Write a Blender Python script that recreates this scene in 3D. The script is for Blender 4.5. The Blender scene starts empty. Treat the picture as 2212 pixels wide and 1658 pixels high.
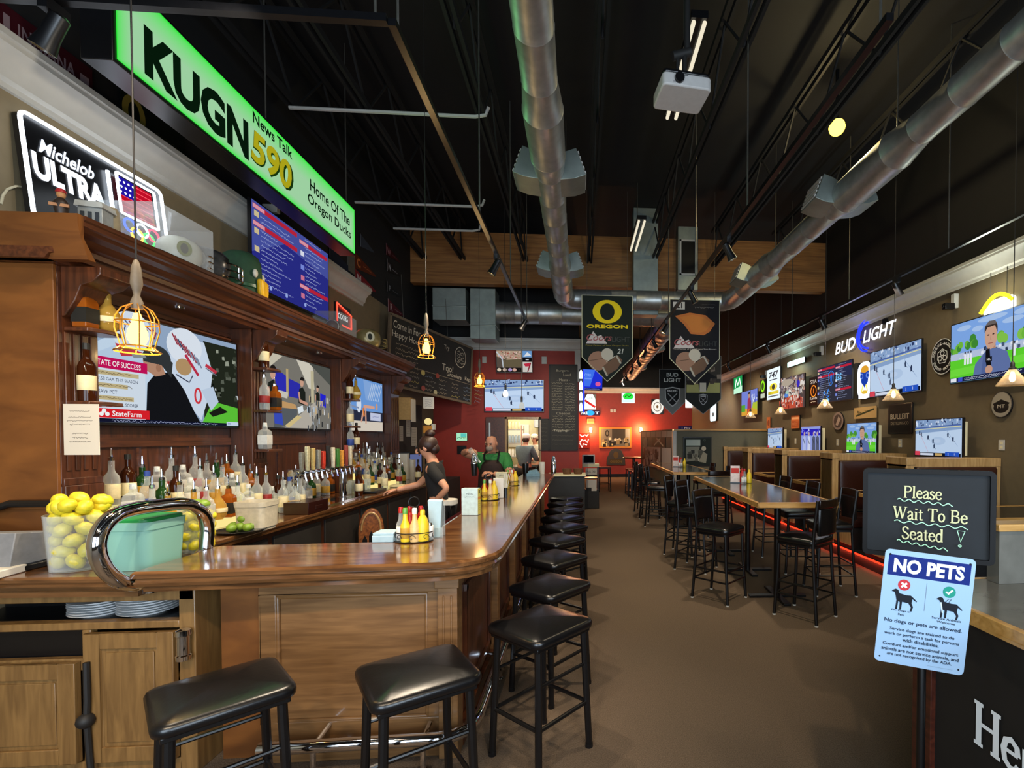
import bpy, bmesh, math, random
from mathutils import Vector, Matrix
sc = bpy.context.scene
C = sc.collection
PI = math.pi
RND = random.Random(11)

# ---------------------------------------------------------------- camera, light, exposure
FPX, PPX, PPY, EYE = 1050.0, 1331.0, 967.0, 1.68          # focal length and principal point in pixels of a 2212x1658 frame
YAW, PITCH = math.atan(80 / 1050), math.radians(-1.2)
cam = bpy.data.cameras.new('camera'); cam_o = bpy.data.objects.new('camera', cam); C.objects.link(cam_o)
cam_o.location = (0, 0, EYE); cam_o.rotation_euler = (PI / 2 + PITCH, 0, -YAW)
cam.sensor_fit = 'HORIZONTAL'; cam.sensor_width = 36; cam.lens = FPX / 2212 * 36
cam.shift_x = (1106 - PPX) / 2212; cam.shift_y = (PPY - 829) / 2212
cam.clip_start = 0.05; cam.clip_end = 100
sc.camera = cam_o
w = bpy.data.worlds.new('world'); sc.world = w; w.use_nodes = True
w.node_tree.nodes['Background'].inputs[0].default_value = (0.55, 0.68, 1, 1); w.node_tree.nodes['Background'].inputs[1].default_value = 0.6
sc.view_settings.view_transform = 'Standard'; sc.view_settings.look = 'None'
sc.view_settings.exposure = 0.0; sc.view_settings.gamma = 1; sc.view_settings.use_curve_mapping = False
sc.cycles.max_bounces = 6; sc.cycles.diffuse_bounces = 3; sc.cycles.glossy_bounces = 3; sc.cycles.transmission_bounces = 4
sc.cycles.transparent_max_bounces = 10; sc.cycles.caustics_reflective = False; sc.cycles.caustics_refractive = False
sc.cycles.sample_clamp_indirect = 4; sc.cycles.use_denoising = True

def light(kind, name, loc, energy, col=(1, 1, 1), size=0.1, aim=None, sy=None, angle=None, blend=0.5):
    d = bpy.data.lights.new(name, kind); d.energy = energy; d.color = col
    if kind == 'AREA':
        d.size = size
        if sy: d.shape = 'RECTANGLE'; d.size_y = sy
    else: d.shadow_soft_size = size
    if kind == 'SPOT': d.spot_size = math.radians(angle or 60); d.spot_blend = blend
    o = bpy.data.objects.new(name, d); C.objects.link(o); o.location = loc
    if aim: o.rotation_euler = (Vector(aim) - Vector(loc)).to_track_quat('-Z', 'Y').to_euler()
    return o
WARM = (1, .83, .62); COOL = (.72, .86, 1)
# daylight through the two storefront windows behind the camera
light('AREA', 'daylight', (-1.25, -2.45, 1.9), 190, COOL, 2.6, (-1.25, 5, 1.2), 2.2)
light('AREA', 'daylight', (2.6, -2.45, 1.9), 230, COOL, 3.4, (2.6, 5, 1.2), 2.2)
# track spots over the aisle, the bar and the right wall
for y, tx, ty, tz in [(2.6, -1.5, 3.0, .9), (3.4, -1.6, 2.6, 1.0), (4.6, -2.6, 4.6, 1.6), (5.8, -1.1, 5.6, 1.0), (7.2, -1.2, 9.5, 1.6)]:
    light('SPOT', 'track_or_fill_spot', (-.86, y, 3.48), 190, WARM, .05, (tx, ty, tz), angle=85, blend=.8)
for y, tx, ty, tz in [(3.2, .3, 4.6, 0), (5.2, 2.0, 5.8, 1), (7.4, .8, 8.4, 0), (9.6, 2.2, 10.2, 1), (12, .9, 13, 0), (15.6, 1.6, 20, 1.6)]:
    light('SPOT', 'track_or_fill_spot', (1.42, y, 3.48), 190, WARM, .05, (tx, ty, tz), angle=85, blend=.8)
for y in (3.4, 5.6, 7.8, 10, 12.4, 15):
    light('SPOT', 'track_or_fill_spot', (3.78, y, 3.48), 150, WARM, .05, (4.7, y + .8, 2.0), angle=110, blend=.9)
light('SPOT', 'track_or_fill_spot', (-1.4, 2.25, 3.5), 45, (1, .9, .74), .05, (-3.0, 3.6, 3.2), angle=100, blend=.9)
light('SPOT', 'track_or_fill_spot', (-1.9, 2.0, 3.5), 110, WARM, .05, (-2.4, 2.3, 1.2), angle=100, blend=.9)

# added warm fill spots, no fixtures, behind the camera, aimed at bar front and aisle
for x, tx, ty, tz in [(-1.6, -2.4, 2.5, .8), (-.6, -1.2, 2.6, .5), (.6, .2, 3.2, 0), (1.8, 1.2, 3.4, 0)]:
    light('SPOT', 'track_or_fill_spot', (x, -.3, 3.5), 170 if x < 1 else 60, (1, .8, .56), .06, (tx, ty, tz), angle=75, blend=.9)

# ---------------------------------------------------------------- helpers
_ca, _sa, _ct, _st = math.cos(YAW), math.sin(YAW), math.cos(PITCH), math.sin(PITCH)
_CR = Vector((_ca, -_sa, 0)); _CD = Vector((_sa * _ct, _ca * _ct, _st)); _CU = Vector((-_sa * _st, -_ca * _st, _ct))
def P(px, py, X=None, Y=None, Z=None):
    """The point of the plane X=, Y= or Z= that the photograph shows at a pixel."""
    d = _CR * ((px - PPX) / FPX) - _CU * ((py - PPY) / FPX) + _CD
    t = X / d.x if X is not None else Y / d.y if Y is not None else (Z - EYE) / d.z
    return Vector((0, 0, EYE)) + d * t

def lin(h):
    if not isinstance(h, str): return tuple(h)
    return tuple((c / 12.92 if c <= .04045 else ((c + .055) / 1.055) ** 2.4) for c in (int(h[i:i + 2], 16) / 255 for i in (0, 2, 4)))

def _nm(name):
    m = bpy.data.materials.new(name); m.use_nodes = True; nt = m.node_tree
    return m, nt, nt.nodes['Principled BSDF']
def pm(name, col, rough=.5, metal=0, var=.12, scale=30, bump=0, coat=0, stretch=(1, 1, 1), spec=.5):
    m, nt, b = _nm(name); c = lin(col)
    tc = nt.nodes.new('ShaderNodeTexCoord'); mp = nt.nodes.new('ShaderNodeMapping'); mp.inputs['Scale'].default_value = stretch
    n = nt.nodes.new('ShaderNodeTexNoise'); n.inputs['Scale'].default_value = scale; n.inputs['Detail'].default_value = 3
    r = nt.nodes.new('ShaderNodeValToRGB')
    r.color_ramp.elements[0].position = .3; r.color_ramp.elements[1].position = .7
    r.color_ramp.elements[0].color = (*[x * (1 - var) for x in c], 1); r.color_ramp.elements[1].color = (*[min(1, x * (1 + var)) for x in c], 1)
    L = nt.links.new
    L(tc.outputs['Object'], mp.inputs[0]); L(mp.outputs[0], n.inputs['Vector']); L(n.outputs['Fac'], r.inputs[0]); L(r.outputs[0], b.inputs['Base Color'])
    b.inputs['Roughness'].default_value = rough; b.inputs['Metallic'].default_value = metal; b.inputs['Coat Weight'].default_value = coat
    b.inputs['Specular IOR Level'].default_value = spec; b.inputs['Coat Roughness'].default_value = .12
    if bump:
        bp = nt.nodes.new('ShaderNodeBump'); bp.inputs['Strength'].default_value = bump; bp.inputs['Distance'].default_value = .01
        L(n.outputs['Fac'], bp.inputs['Height']); L(bp.outputs[0], b.inputs['Normal'])
    return m
def wood(name, c1, c2, stretch=(14, 1, 14), scale=2.5, rough=.35, coat=.25):
    m, nt, b = _nm(name); L = nt.links.new
    tc = nt.nodes.new('ShaderNodeTexCoord'); mp = nt.nodes.new('ShaderNodeMapping'); mp.inputs['Scale'].default_value = stretch
    n = nt.nodes.new('ShaderNodeTexNoise'); n.inputs['Scale'].default_value = scale; n.inputs['Detail'].default_value = 6; n.inputs['Distortion'].default_value = .6
    r = nt.nodes.new('ShaderNodeValToRGB'); r.color_ramp.elements[0].position = .32; r.color_ramp.elements[1].position = .68
    r.color_ramp.elements[0].color = (*lin(c1), 1); r.color_ramp.elements[1].color = (*lin(c2), 1)
    L(tc.outputs['Object'], mp.inputs[0]); L(mp.outputs[0], n.inputs['Vector']); L(n.outputs['Fac'], r.inputs[0]); L(r.outputs[0], b.inputs['Base Color'])
    bp = nt.nodes.new('ShaderNodeBump'); bp.inputs['Strength'].default_value = .08; bp.inputs['Distance'].default_value = .004
    L(n.outputs['Fac'], bp.inputs['Height']); L(bp.outputs[0], b.inputs['Normal'])
    b.inputs['Roughness'].default_value = rough; b.inputs['Coat Weight'].default_value = coat; b.inputs['Coat Roughness'].default_value = .1
    return m
def em(name, col, s=1.0):
    m, nt, b = _nm(name); nt.nodes.remove(b); e = nt.nodes.new('ShaderNodeEmission')
    e.inputs[0].default_value = (*lin(col), 1); e.inputs[1].default_value = s
    nt.links.new(e.outputs[0], nt.nodes['Material Output'].inputs[0]); return m
def glass(name, col, clear=.8, rough=.05, rim=.6):
    m, nt, b = _nm(name); L = nt.links.new; out = nt.nodes['Material Output']
    t = nt.nodes.new('ShaderNodeBsdfTransparent'); t.inputs[0].default_value = (*lin(col), 1)
    b.inputs['Base Color'].default_value = (*lin(col), 1); b.inputs['Roughness'].default_value = rough
    lw = nt.nodes.new('ShaderNodeLayerWeight'); lw.inputs[0].default_value = .35
    mr = nt.nodes.new('ShaderNodeMapRange'); mr.inputs['To Min'].default_value = 1 - clear; mr.inputs['To Max'].default_value = rim
    x = nt.nodes.new('ShaderNodeMixShader')
    L(lw.outputs['Facing'], mr.inputs['Value']); L(mr.outputs[0], x.inputs[0]); L(t.outputs[0], x.inputs[1]); L(b.outputs[0], x.inputs[2]); L(x.outputs[0], out.inputs[0])
    return m
def attr_mat(name, glow):
    m, nt, b = _nm(name); a = nt.nodes.new('ShaderNodeAttribute'); a.attribute_name = 'Col'
    if glow:
        nt.nodes.remove(b); e = nt.nodes.new('ShaderNodeEmission'); nt.links.new(a.outputs['Color'], e.inputs[0])
        nt.links.new(e.outputs[0], nt.nodes['Material Output'].inputs[0])
    else:
        nt.links.new(a.outputs['Color'], b.inputs['Base Color']); b.inputs['Roughness'].default_value = .6; b.inputs['Specular IOR Level'].default_value = .2
    return m
PRINT, GLOW = attr_mat('printed_surface', False), attr_mat('lit_screen', True)

class MB:
    """Collects shapes into one mesh."""
    def __init__(s): s.v, s.f, s.mi, s.m = [], [], [], 0
    def add(s, vs, fs, T=None):
        o = len(s.v)
        s.v += [tuple(T @ Vector(p)) if T else tuple(p) for p in vs]
        s.f += [tuple(i + o for i in f) for f in fs]; s.mi += [s.m] * len(fs); return s
    def mat(s, i): s.m = i; return s
    def box(s, x0, x1, y0, y1, z0, z1, T=None):
        v = [(x, y, z) for x in (x0, x1) for y in (y0, y1) for z in (z0, z1)]
        return s.add(v, [(0, 1, 3, 2), (4, 6, 7, 5), (0, 4, 5, 1), (2, 3, 7, 6), (0, 2, 6, 4), (1, 5, 7, 3)], T)
    def tube(s, pts, r, n=8, closed=False, T=None):
        pts = [Vector(p) for p in pts]; k = len(pts); rs = r if isinstance(r, (list, tuple)) else [r] * k
        vs, fs, u = [], [], None
        for i, p in enumerate(pts):
            a = pts[(i - 1) % k] if closed or i else p; b = pts[(i + 1) % k] if closed or i < k - 1 else p
            d = (b - a).normalized()
            if u is None: u = d.orthogonal().normalized()
            u = (u - d * u.dot(d)); u = u.normalized() if u.length > 1e-6 else d.orthogonal().normalized()
            w_ = d.cross(u)
            vs += [p + (u * math.cos(2 * PI * j / n) + w_ * math.sin(2 * PI * j / n)) * rs[i] for j in range(n)]
        for i in range(k if closed else k - 1):
            for j in range(n):
                q = (i + 1) % k
                fs.append((i * n + j, i * n + (j + 1) % n, q * n + (j + 1) % n, q * n + j))
        if not closed: fs += [tuple(range(n)), tuple(range((k - 1) * n, k * n))]
        return s.add(vs, fs, T)
    def cyl(s, a, b, r, r2=None, n=12, T=None): return s.tube([a, b], [r, r if r2 is None else r2], n, T=T)
    def lathe(s, prof, n=16, c=(0, 0, 0), T=None):
        vs = [(c[0] + r * math.cos(2 * PI * j / n), c[1] + r * math.sin(2 * PI * j / n), c[2] + z) for r, z in prof for j in range(n)]
        fs = [(i * n + j, i * n + (j + 1) % n, (i + 1) * n + (j + 1) % n, (i + 1) * n + j) for i in range(len(prof) - 1) for j in range(n)]
        if prof[0][0] > 1e-4: fs.append(tuple(range(n)))
        if prof[-1][0] > 1e-4: fs.append(tuple(range((len(prof) - 1) * n, len(prof) * n)))
        return s.add(vs, fs, T)
    def prism(s, poly, ax, a, b, T=None):
        f = {'x': lambda p, t: (t, p[0], p[1]), 'y': lambda p, t: (p[0], t, p[1]), 'z': lambda p, t: (p[0], p[1], t)}[ax]; n = len(poly)
        return s.add([f(p, t) for t in (a, b) for p in poly], [tuple(range(n)), tuple(range(n, 2 * n))] + [(i, (i + 1) % n, n + (i + 1) % n, n + i) for i in range(n)], T)
    def ball(s, c, rx, ry=None, rz=None, n=12, T=None):
        ry, rz = ry or rx, rz or rx; h = n // 2 + 1
        M = Matrix.Translation(c) @ Matrix.Diagonal((rx, ry, rz, 1))
        return s.lathe([(math.sin(PI * i / h) if 0 < i < h else 0, -math.cos(PI * i / h)) for i in range(h + 1)], n, T=(T @ M) if T else M)
    def build(s, name, mats, parent=None, bev=0, angle=35, loc=None):
        me = bpy.data.meshes.new(name); me.from_pydata(s.v, [], s.f)
        for m in (mats if isinstance(mats, (list, tuple)) else [mats]): me.materials.append(m)
        me.polygons.foreach_set('material_index', s.mi)
        bm = bmesh.new(); bm.from_mesh(me); bmesh.ops.remove_doubles(bm, verts=bm.verts, dist=1e-5)
        bmesh.ops.recalc_face_normals(bm, faces=bm.faces); bm.to_mesh(me); bm.free()
        me.polygons.foreach_set('use_smooth', [True] * len(me.polygons)); me.set_sharp_from_angle(angle=math.radians(angle))
        o = bpy.data.objects.new(name, me); C.objects.link(o)
        if parent: o.parent = parent
        if loc: o.location = loc
        if bev:
            md = o.modifiers.new('edge', 'BEVEL'); md.width = bev; md.segments = 2; md.limit_method = 'ANGLE'; md.angle_limit = .6
        return o

def rrect(x0, x1, y0, y1, r, n=4):
    out = []
    for cx, cy, a in ((x1 - r, y1 - r, 0), (x0 + r, y1 - r, 90), (x0 + r, y0 + r, 180), (x1 - r, y0 + r, 270)):
        out += [(cx + r * math.cos(math.radians(a + 90 * i / n)), cy + r * math.sin(math.radians(a + 90 * i / n))) for i in range(n + 1)]
    return out
def ell(u, v, a, b=None, n=24, t0=0, t1=360):
    return [(u + a * math.cos(math.radians(t0 + (t1 - t0) * i / n)), v + (b or a) * math.sin(math.radians(t0 + (t1 - t0) * i / n))) for i in range(n + (0 if t1 - t0 == 360 else 1))]

def tag(o, label, cat, group=None, kind=None):
    o['label'] = label; o['category'] = cat
    if group: o['group'] = group
    if kind: o['kind'] = kind
    return o
def thing(name, label, cat, loc=(0, 0, 0), rz=0, group=None):
    o = bpy.data.objects.new(name, None); C.objects.link(o); o.location = loc; o.rotation_euler = (0, 0, rz); o.empty_display_size = .1
    return tag(o, label, cat, group)
def struct(o): o['kind'] = 'structure'; return o
_kids = {}
def dup(root, loc, rz=None, label=None, group=None):
    """A copy of a thing with copies of its parts and sub-parts (mesh data shared)."""
    def cp(o, par):
        c = o.copy(); C.objects.link(c)
        if par: c.parent = par
        for k in list(o.children): cp(k, c)
        return c
    r = cp(root, None); r.location = loc
    if rz is not None: r.rotation_euler = (0, 0, rz)
    if label: r['label'] = label
    if group: r['group'] = group
    return r

_tc = {}
def tmesh(t, bold):
    k = (t, bold)
    if k not in _tc:
        cu = bpy.data.curves.new('t', 'FONT'); cu.body = t; cu.resolution_u = 3; cu.offset = bold
        ob = bpy.data.objects.new('t', cu); C.objects.link(ob)
        me = bpy.data.meshes.new_from_object(ob.evaluated_get(bpy.context.evaluated_depsgraph_get()))
        vs = [(v.co.x, v.co.y) for v in me.vertices]; fs = [tuple(p.vertices) for p in me.polygons]
        bpy.data.objects.remove(ob); bpy.data.curves.remove(cu); bpy.data.meshes.remove(me)
        x0, x1 = min(v[0] for v in vs), max(v[0] for v in vs); y0, y1 = min(v[1] for v in vs), max(v[1] for v in vs)
        _tc[k] = ([((v[0] - (x0 + x1) / 2), (v[1] - (y0 + y1) / 2)) for v in vs], fs, x1 - x0, y1 - y0)
    return _tc[k]

# strokes of a serif hand: each glyph = (advance, [(width factor, points)...]) on a 0..1 cap height
SERIF = {
 'P': (.62, [(1, [(.14, 0), (.14, 1)]), (.8, [(.14, .97), (.4, .97), (.55, .86), (.57, .74), (.52, .6), (.38, .5), (.14, .5)]), (.5, [(.02, .015), (.27, .015)]), (.5, [(.02, .985), (.2, .985)])]),
 'l': (.3, [(1, [(.15, 0), (.15, 1.02)]), (.5, [(.03, .015), (.27, .015)]), (.5, [(.04, .98), (.15, .99)])]),
 'e': (.48, [(.55, [(.07, .37), (.42, .37)]), (.9, [(.42, .37), (.4, .55), (.26, .65), (.12, .58), (.06, .36), (.1, .12), (.25, .01), (.38, .05), (.44, .16)])]),
 'a': (.48, [(.9, [(.07, .5), (.11, .6), (.23, .65), (.34, .6), (.36, .45), (.36, .1), (.42, .01), (.47, .05)]), (.8, [(.36, .4), (.2, .33), (.08, .22), (.08, .1), (.17, .01), (.27, .04), (.36, .14)])]),
 's': (.4, [(.9, [(.33, .5), (.29, .61), (.18, .65), (.08, .58), (.08, .45), (.2, .36), (.33, .26), (.34, .12), (.25, .02), (.13, .01), (.05, .08), (.04, .18)])]),
 'W': (1.0, [(1, [(.1, .98), (.3, .03)]), (.55, [(.3, .03), (.5, .95)]), (1, [(.48, .98), (.68, .03)]), (.55, [(.68, .03), (.9, .98)]), (.5, [(0, .985), (.22, .985)]), (.5, [(.4, .985), (.58, .985)]), (.5, [(.78, .985), (1, .985)])]),
 'i': (.3, [(1, [(.15, 0), (.15, .64)]), (.5, [(.03, .015), (.27, .015)]), (.5, [(.04, .62), (.15, .63)]), (1.2, [(.15, .84), (.15, .92)])]),
 't': (.33, [(.9, [(.15, .85), (.15, .1), (.2, .02), (.31, .06)]), (.5, [(.02, .63), (.31, .63)])]),
 'T': (.7, [(1, [(.35, 0), (.35, .97)]), (.6, [(.05, .8), (.05, .98), (.65, .98), (.65, .8)]), (.5, [(.22, .015), (.48, .015)])]),
 'o': (.52, [(.9, ell(.25, .33, .19, .31, 12) + [(.44, .33)])]),
 'B': (.66, [(1, [(.14, 0), (.14, 1)]), (.8, [(.14, .97), (.38, .97), (.52, .86), (.52, .68), (.38, .54), (.14, .54)]), (.8, [(.36, .54), (.54, .45), (.59, .28), (.53, .08), (.38, .02), (.14, .02)]), (.5, [(.02, .985), (.2, .985)]), (.5, [(.02, .015), (.2, .015)])]),
 'S': (.55, [(.9, [(.46, .78), (.4, .92), (.26, .99), (.12, .92), (.08, .76), (.16, .6), (.36, .47), (.48, .32), (.46, .12), (.32, .01), (.17, .02), (.08, .12), (.06, .26)])]),
 'd': (.52, [(1, [(.42, 0), (.42, 1.02)]), (.9, [(.42, .5), (.33, .63), (.22, .65), (.1, .54), (.06, .32), (.1, .1), (.22, .01), (.33, .04), (.42, .15)]), (.5, [(.3, .98), (.42, .99)]), (.5, [(.42, .015), (.5, .03)])]),
 'H': (.78, [(1, [(.15, 0), (.15, 1)]), (1, [(.63, 0), (.63, 1)]), (.6, [(.15, .52), (.63, .52)]), (.55, [(.02, .985), (.28, .985)]), (.55, [(.02, .015), (.28, .015)]), (.55, [(.5, .985), (.76, .985)]), (.55, [(.5, .015), (.76, .015)])]),
 'r': (.38, [(1, [(.13, 0), (.13, .64)]), (.9, [(.13, .42), (.22, .6), (.32, .65), (.38, .6)]), (.5, [(.02, .015), (.26, .015)])]),
 ' ': (.3, []),
}
class Art:
    """Flat printed or lit artwork: coloured shapes stacked a hair apart, local X to the right, Z up, facing -Y."""
    def __init__(s, glow=False, gain=1.0, step=.00016): s.v, s.f, s.c, s.m = [], [], [], []; s.k = 0; s.g = glow; s.gain = gain; s.step = step
    def faces(s, vs, fs, col, e=None):
        o = len(s.v); d = -s.k * s.step; s.k += 1
        s.v += [(u, d, z) for u, z in vs]; s.f += [tuple(i + o for i in f) for f in fs]
        g = s.gain if e is None else e; c = [x * (g if (s.g or e) else 1) for x in lin(col)]
        s.c += [c] * len(fs); s.m += [1 if (s.g or e) else 0] * len(fs); return s
    def poly(s, pts, col, e=None): return s.faces(pts, [tuple(range(len(pts)))], col, e)
    def rect(s, x0, x1, z0, z1, col, e=None): return s.poly([(x0, z0), (x1, z0), (x1, z1), (x0, z1)], col, e)
    def oval(s, u, v, a, b=None, col='ffffff', e=None, n=24): return s.poly(ell(u, v, a, b, n), col, e)
    def line(s, pts, wd, col, e=None, closed=False):
        vs, fs = [], []; n = len(pts)
        for i, p in enumerate(pts):
            a = pts[i - 1] if i or closed else p; b = pts[(i + 1) % n] if i < n - 1 or closed else p
            dx, dz = b[0] - a[0], b[1] - a[1]; L = math.hypot(dx, dz) or 1
            vs += [(p[0] - dz / L * wd / 2, p[1] + dx / L * wd / 2), (p[0] + dz / L * wd / 2, p[1] - dx / L * wd / 2)]
        for i in range(n if closed else n - 1): j = (i + 1) % n; fs.append((2 * i, 2 * i + 1, 2 * j + 1, 2 * j))
        return s.faces(vs, fs, col, e)
    def ring(s, u, v, a, b, wd, col, e=None): return s.line(ell(u, v, a, b, 28), wd, col, e, True)
    def text(s, t, u, z, h, col, width=None, bold=0, slant=0, rot=0, e=None, left=False):
        vs, fs, tw, th = tmesh(t, bold); k = h / max(th, .3); kx = k if not width else width / tw
        if left: u = u + tw * kx / 2
        cr, sr = math.cos(rot), math.sin(rot); q = []
        for x, y in vs:
            X, Y = x * kx + y * k * slant, y * k
            q.append((u + X * cr - Y * sr, z + X * sr + Y * cr))
        return s.faces(q, fs, col, e)
    def serif(s, t, u, z, h, col, th=.12, rot=0, e=None):
        wtot = sum(SERIF[c][0] for c in t) * h; x = -wtot / 2; cr, sr = math.cos(rot), math.sin(rot)
        for ch in t:
            adv, st = SERIF[ch]
            for wf, pts in st:
                q = [((x + a * h), (b - .5) * h) for a, b in pts]
                s.line([(u + a * cr - b * sr, z + a * sr + b * cr) for a, b in q], th * h * wf, col, e)
            x += adv * h
        return s
    def scribble(s, x0, x1, z, h, col, seed=0, e=None):
        """A word-like run of small strokes where the writing cannot be read in the photograph."""
        r = random.Random(seed); pts = []; x = x0
        while x < x1:
            pts.append((x, z + r.uniform(-.5, .5) * h)); x += h * r.uniform(.25, .5)
        if len(pts) > 1: s.line(pts, h * .22, col, e)
        return s
    def build(s, name, parent=None, loc=None, rz=None):
        me = bpy.data.meshes.new(name); me.from_pydata(s.v, [], s.f); me.materials.append(PRINT); me.materials.append(GLOW)
        me.polygons.foreach_set('material_index', s.m)
        at = me.color_attributes.new('Col', 'FLOAT_COLOR', 'CORNER'); data = []
        for p in me.polygons: data += [*s.c[p.index], 1.0] * p.loop_total
        at.data.foreach_set('color', data)
        o = bpy.data.objects.new(name, me); C.objects.link(o)
        if parent: o.parent = parent
        if loc: o.location = loc
        if rz is not None: o.rotation_euler = (0, 0, rz)
        return o

# ---------------------------------------------------------------- materials
M_ = dict(
    endw=wood('orange_brown_veneer', '5c3412', '7a4a1e', (1.2, 14, 3), rough=.45, coat=.1),
    cab=wood('stained_cabinet_wood', '341a0e', '5a301a', (16, 16, 1.2)), cabh=wood('stained_moulding_wood', '3a1d10', '5f341c', (16, 1.2, 16)),
    bartop=wood('varnished_bar_top', '4a2e18', '7c5431', (1.2, 9, 9), rough=.16, coat=.7), bartopy=wood('varnished_bar_top_long', '4a2e18', '7a5230', (9, 1.2, 9), rough=.16, coat=.7),
    panel=wood('bar_front_wood', '664626', '866039', (1.2, 9, 14), rough=.4), door=wood('station_door_wood', '70512c', '8e6a3c', (14, 14, 1.5), rough=.45),
    oak=wood('oak_booth_wood', '9a7748', 'bd9a66', (14, 14, 1.5), rough=.4), oakh=wood('oak_edge_wood', 'a5793c', 'c79a58', (1.5, 14, 14), rough=.35),
    glulam=wood('laminated_beam_wood', '7a4d22', 'a06e38', (.5, 9, 9), 3, rough=.6, coat=0),
    vinyl=pm('black_vinyl', '0c0c0e', .28, 0, .2, 60, .05), metal=pm('black_metal', '0b0a0b', .32, 0, .2, 40), brown=pm('brown_vinyl', '32170e', .33, 0, .15, 50, .05),
    chrome=pm('chrome', 'e6e8ee', .06, 1, .03), galv=pm('galvanised_steel', 'b4b8b6', .42, .85, .12, 14), sheet=pm('sheet_metal', '9aa39c', .5, .85, .1, 8),
    carpet=pm('carpet', '665748', .95, 0, .3, 160, .5, spec=.1), taupe=pm('taupe_wall_paint', '63563f', .75, 0, .06, 12), tan=pm('tan_wall_paint', '7a6b50', .75, 0, .06, 12),
    red=pm('red_wall_paint', '94281a', .6, 0, .08, 10), black=pm('black_paint', '0a0909', .8, 0, .2, 6), steelblk=pm('black_steel', '1a1918', .6, 0, .15, 10),
    white=pm('white_trim_paint', 'b9b6ae', .5, 0, .05, 10), lam=pm('dark_laminate', '1b1815', .12, 0, .3, 40, coat=.4), grey=pm('grey_laminate', '77766f', .2, .3, .12, 12),
    plastic=pm('black_plastic', '0d0d0f', .3, 0, .1, 40), paper=pm('white_paper', 'd9d6cc', .7, 0, .04, 20), cream=pm('cream_paint', 'd9cfa6', .6, 0, .06, 8),
    lemon=pm('lemon_skin', 'd8c52c', .4, 0, .12, 60, .15), lime=pm('lime_skin', '6f8f2a', .4, 0, .15, 60, .1), cord=pm('cord', '1a1715', .6),
    rod=pm('hanger_rod', '6b6861', .4, .7), porcelain=pm('porcelain', 'eceff0', .25, 0, .03), skin=pm('skin', 'c08a6c', .5, 0, .06, 20), copper=pm('grey_cast_cord', '6a5d4c', .6),
    clear=glass('clear_glass', 'f2f6f4', .86), clear2=glass('clear_acrylic', 'f4f7f8', .95), amberg=glass('amber_glass', 'c8741c', .6), greeng=glass('green_glass', '2f5a2a', .6), browng=glass('brown_glass', '4a220c', .55),
    pane=glass('window_pane', 'f4f8fa', .95), shade=glass('clear_lamp_glass', 'fbf3e6', .965, rim=.3),
    bulb=em('lamp_bulb', 'ffb43c', 14), bulb2=em('warm_bulb', 'ffd68a', 16), neonw=em('white_neon', 'e8f2ff', 5), neonb=em('blue_neon', '1420ff', 5), ledred=em('red_led', 'ff2a14', 4),
    litshelf=em('lit_shelf', 'f2dd8c', 1.1),
)
K = M_
XL, XR, YF, YK, YB = -3.1, 4.84, -2.6, 10.65, 20.64      # left wall, right wall, storefront, kitchen wall, back wall
ZC, ZT, CE = 3.56, 3.80, 5.9                               # crown bottom and top, ceiling
# ---------------------------------------------------------------- setting
def wallbox(name, b, m): return struct(MB().box(*b).build(name, m))
wallbox('floor', (XL - .1, XR + .1, YF, YB + .1, -.1, 0), K['carpet'])
wallbox('ceiling', (XL - .1, XR + .1, YF, YB + .1, CE, CE + .1), K['black'])
def two_tone(name, b, lo, axis):
    m = MB().box(b[0], b[1], b[2], b[3], 0, ZT).mat(1).box(b[0], b[1], b[2], b[3], ZT, CE)
    return struct(m.build(name, [lo, K['black']]))
two_tone('wall_left', (XL - .1, XL, YF, YK, 0, 0), K['tan'], 0)
two_tone('wall_right', (XR, XR + .1, YF, YB, 0, 0), K['taupe'], 0)
two_tone('wall_back', (0, XR, YB, YB + .1, 0, 0), K['red'], 0)
m = MB()
DX0, DX1, DZ = -1.55, -.87, 2.08                           # kitchen doorway
for b in ((XL, DX0, 0, ZT), (DX1, 0, 0, ZT), (DX0, DX1, DZ, ZT)): m.box(b[0], b[1], YK, YK + .12, b[2], b[3])
m.mat(1).box(XL, 0, YK, YK + .12, ZT, CE)
struct(m.build('wall_kitchen', [K['red'], K['black']]))
two_tone('wall_passage', (-.12, 0, YK + .12, YB, 0, 0), K['red'], 0)
# the storefront: piers and lintel round two windows
m = MB()
for x0, x1 in ((XL, -2.6), (.1, .9), (4.3, XR)): m.box(x0, x1, YF - .1, YF, 0, 3.1)
m.box(XL, XR, YF - .1, YF, 3.1, CE); m.box(-2.6, .1, YF - .1, YF, 0, .7); m.box(.9, 4.3, YF - .1, YF, 0, .7)
struct(m.build('wall_front', K['taupe']))
for n, x0, x1 in ((1, -2.6, .1), (2, .9, 4.3)):
    f = MB()
    for b in ((x0, x1, .7, .76), (x0, x1, 3.04, 3.1), (x0, x0 + .06, .7, 3.1), (x1 - .06, x1, .7, 3.1), ((x0 + x1) / 2 - .03, (x0 + x1) / 2 + .03, .7, 3.1)): f.box(b[0], b[1], YF - .08, YF - .02, b[2], b[3])
    fo = struct(f.build('window_%d' % n, K['plastic']))
    MB().box(x0 + .05, x1 - .05, YF - .055, YF - .045, .75, 3.05).build('pane', K['pane'], fo)
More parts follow.
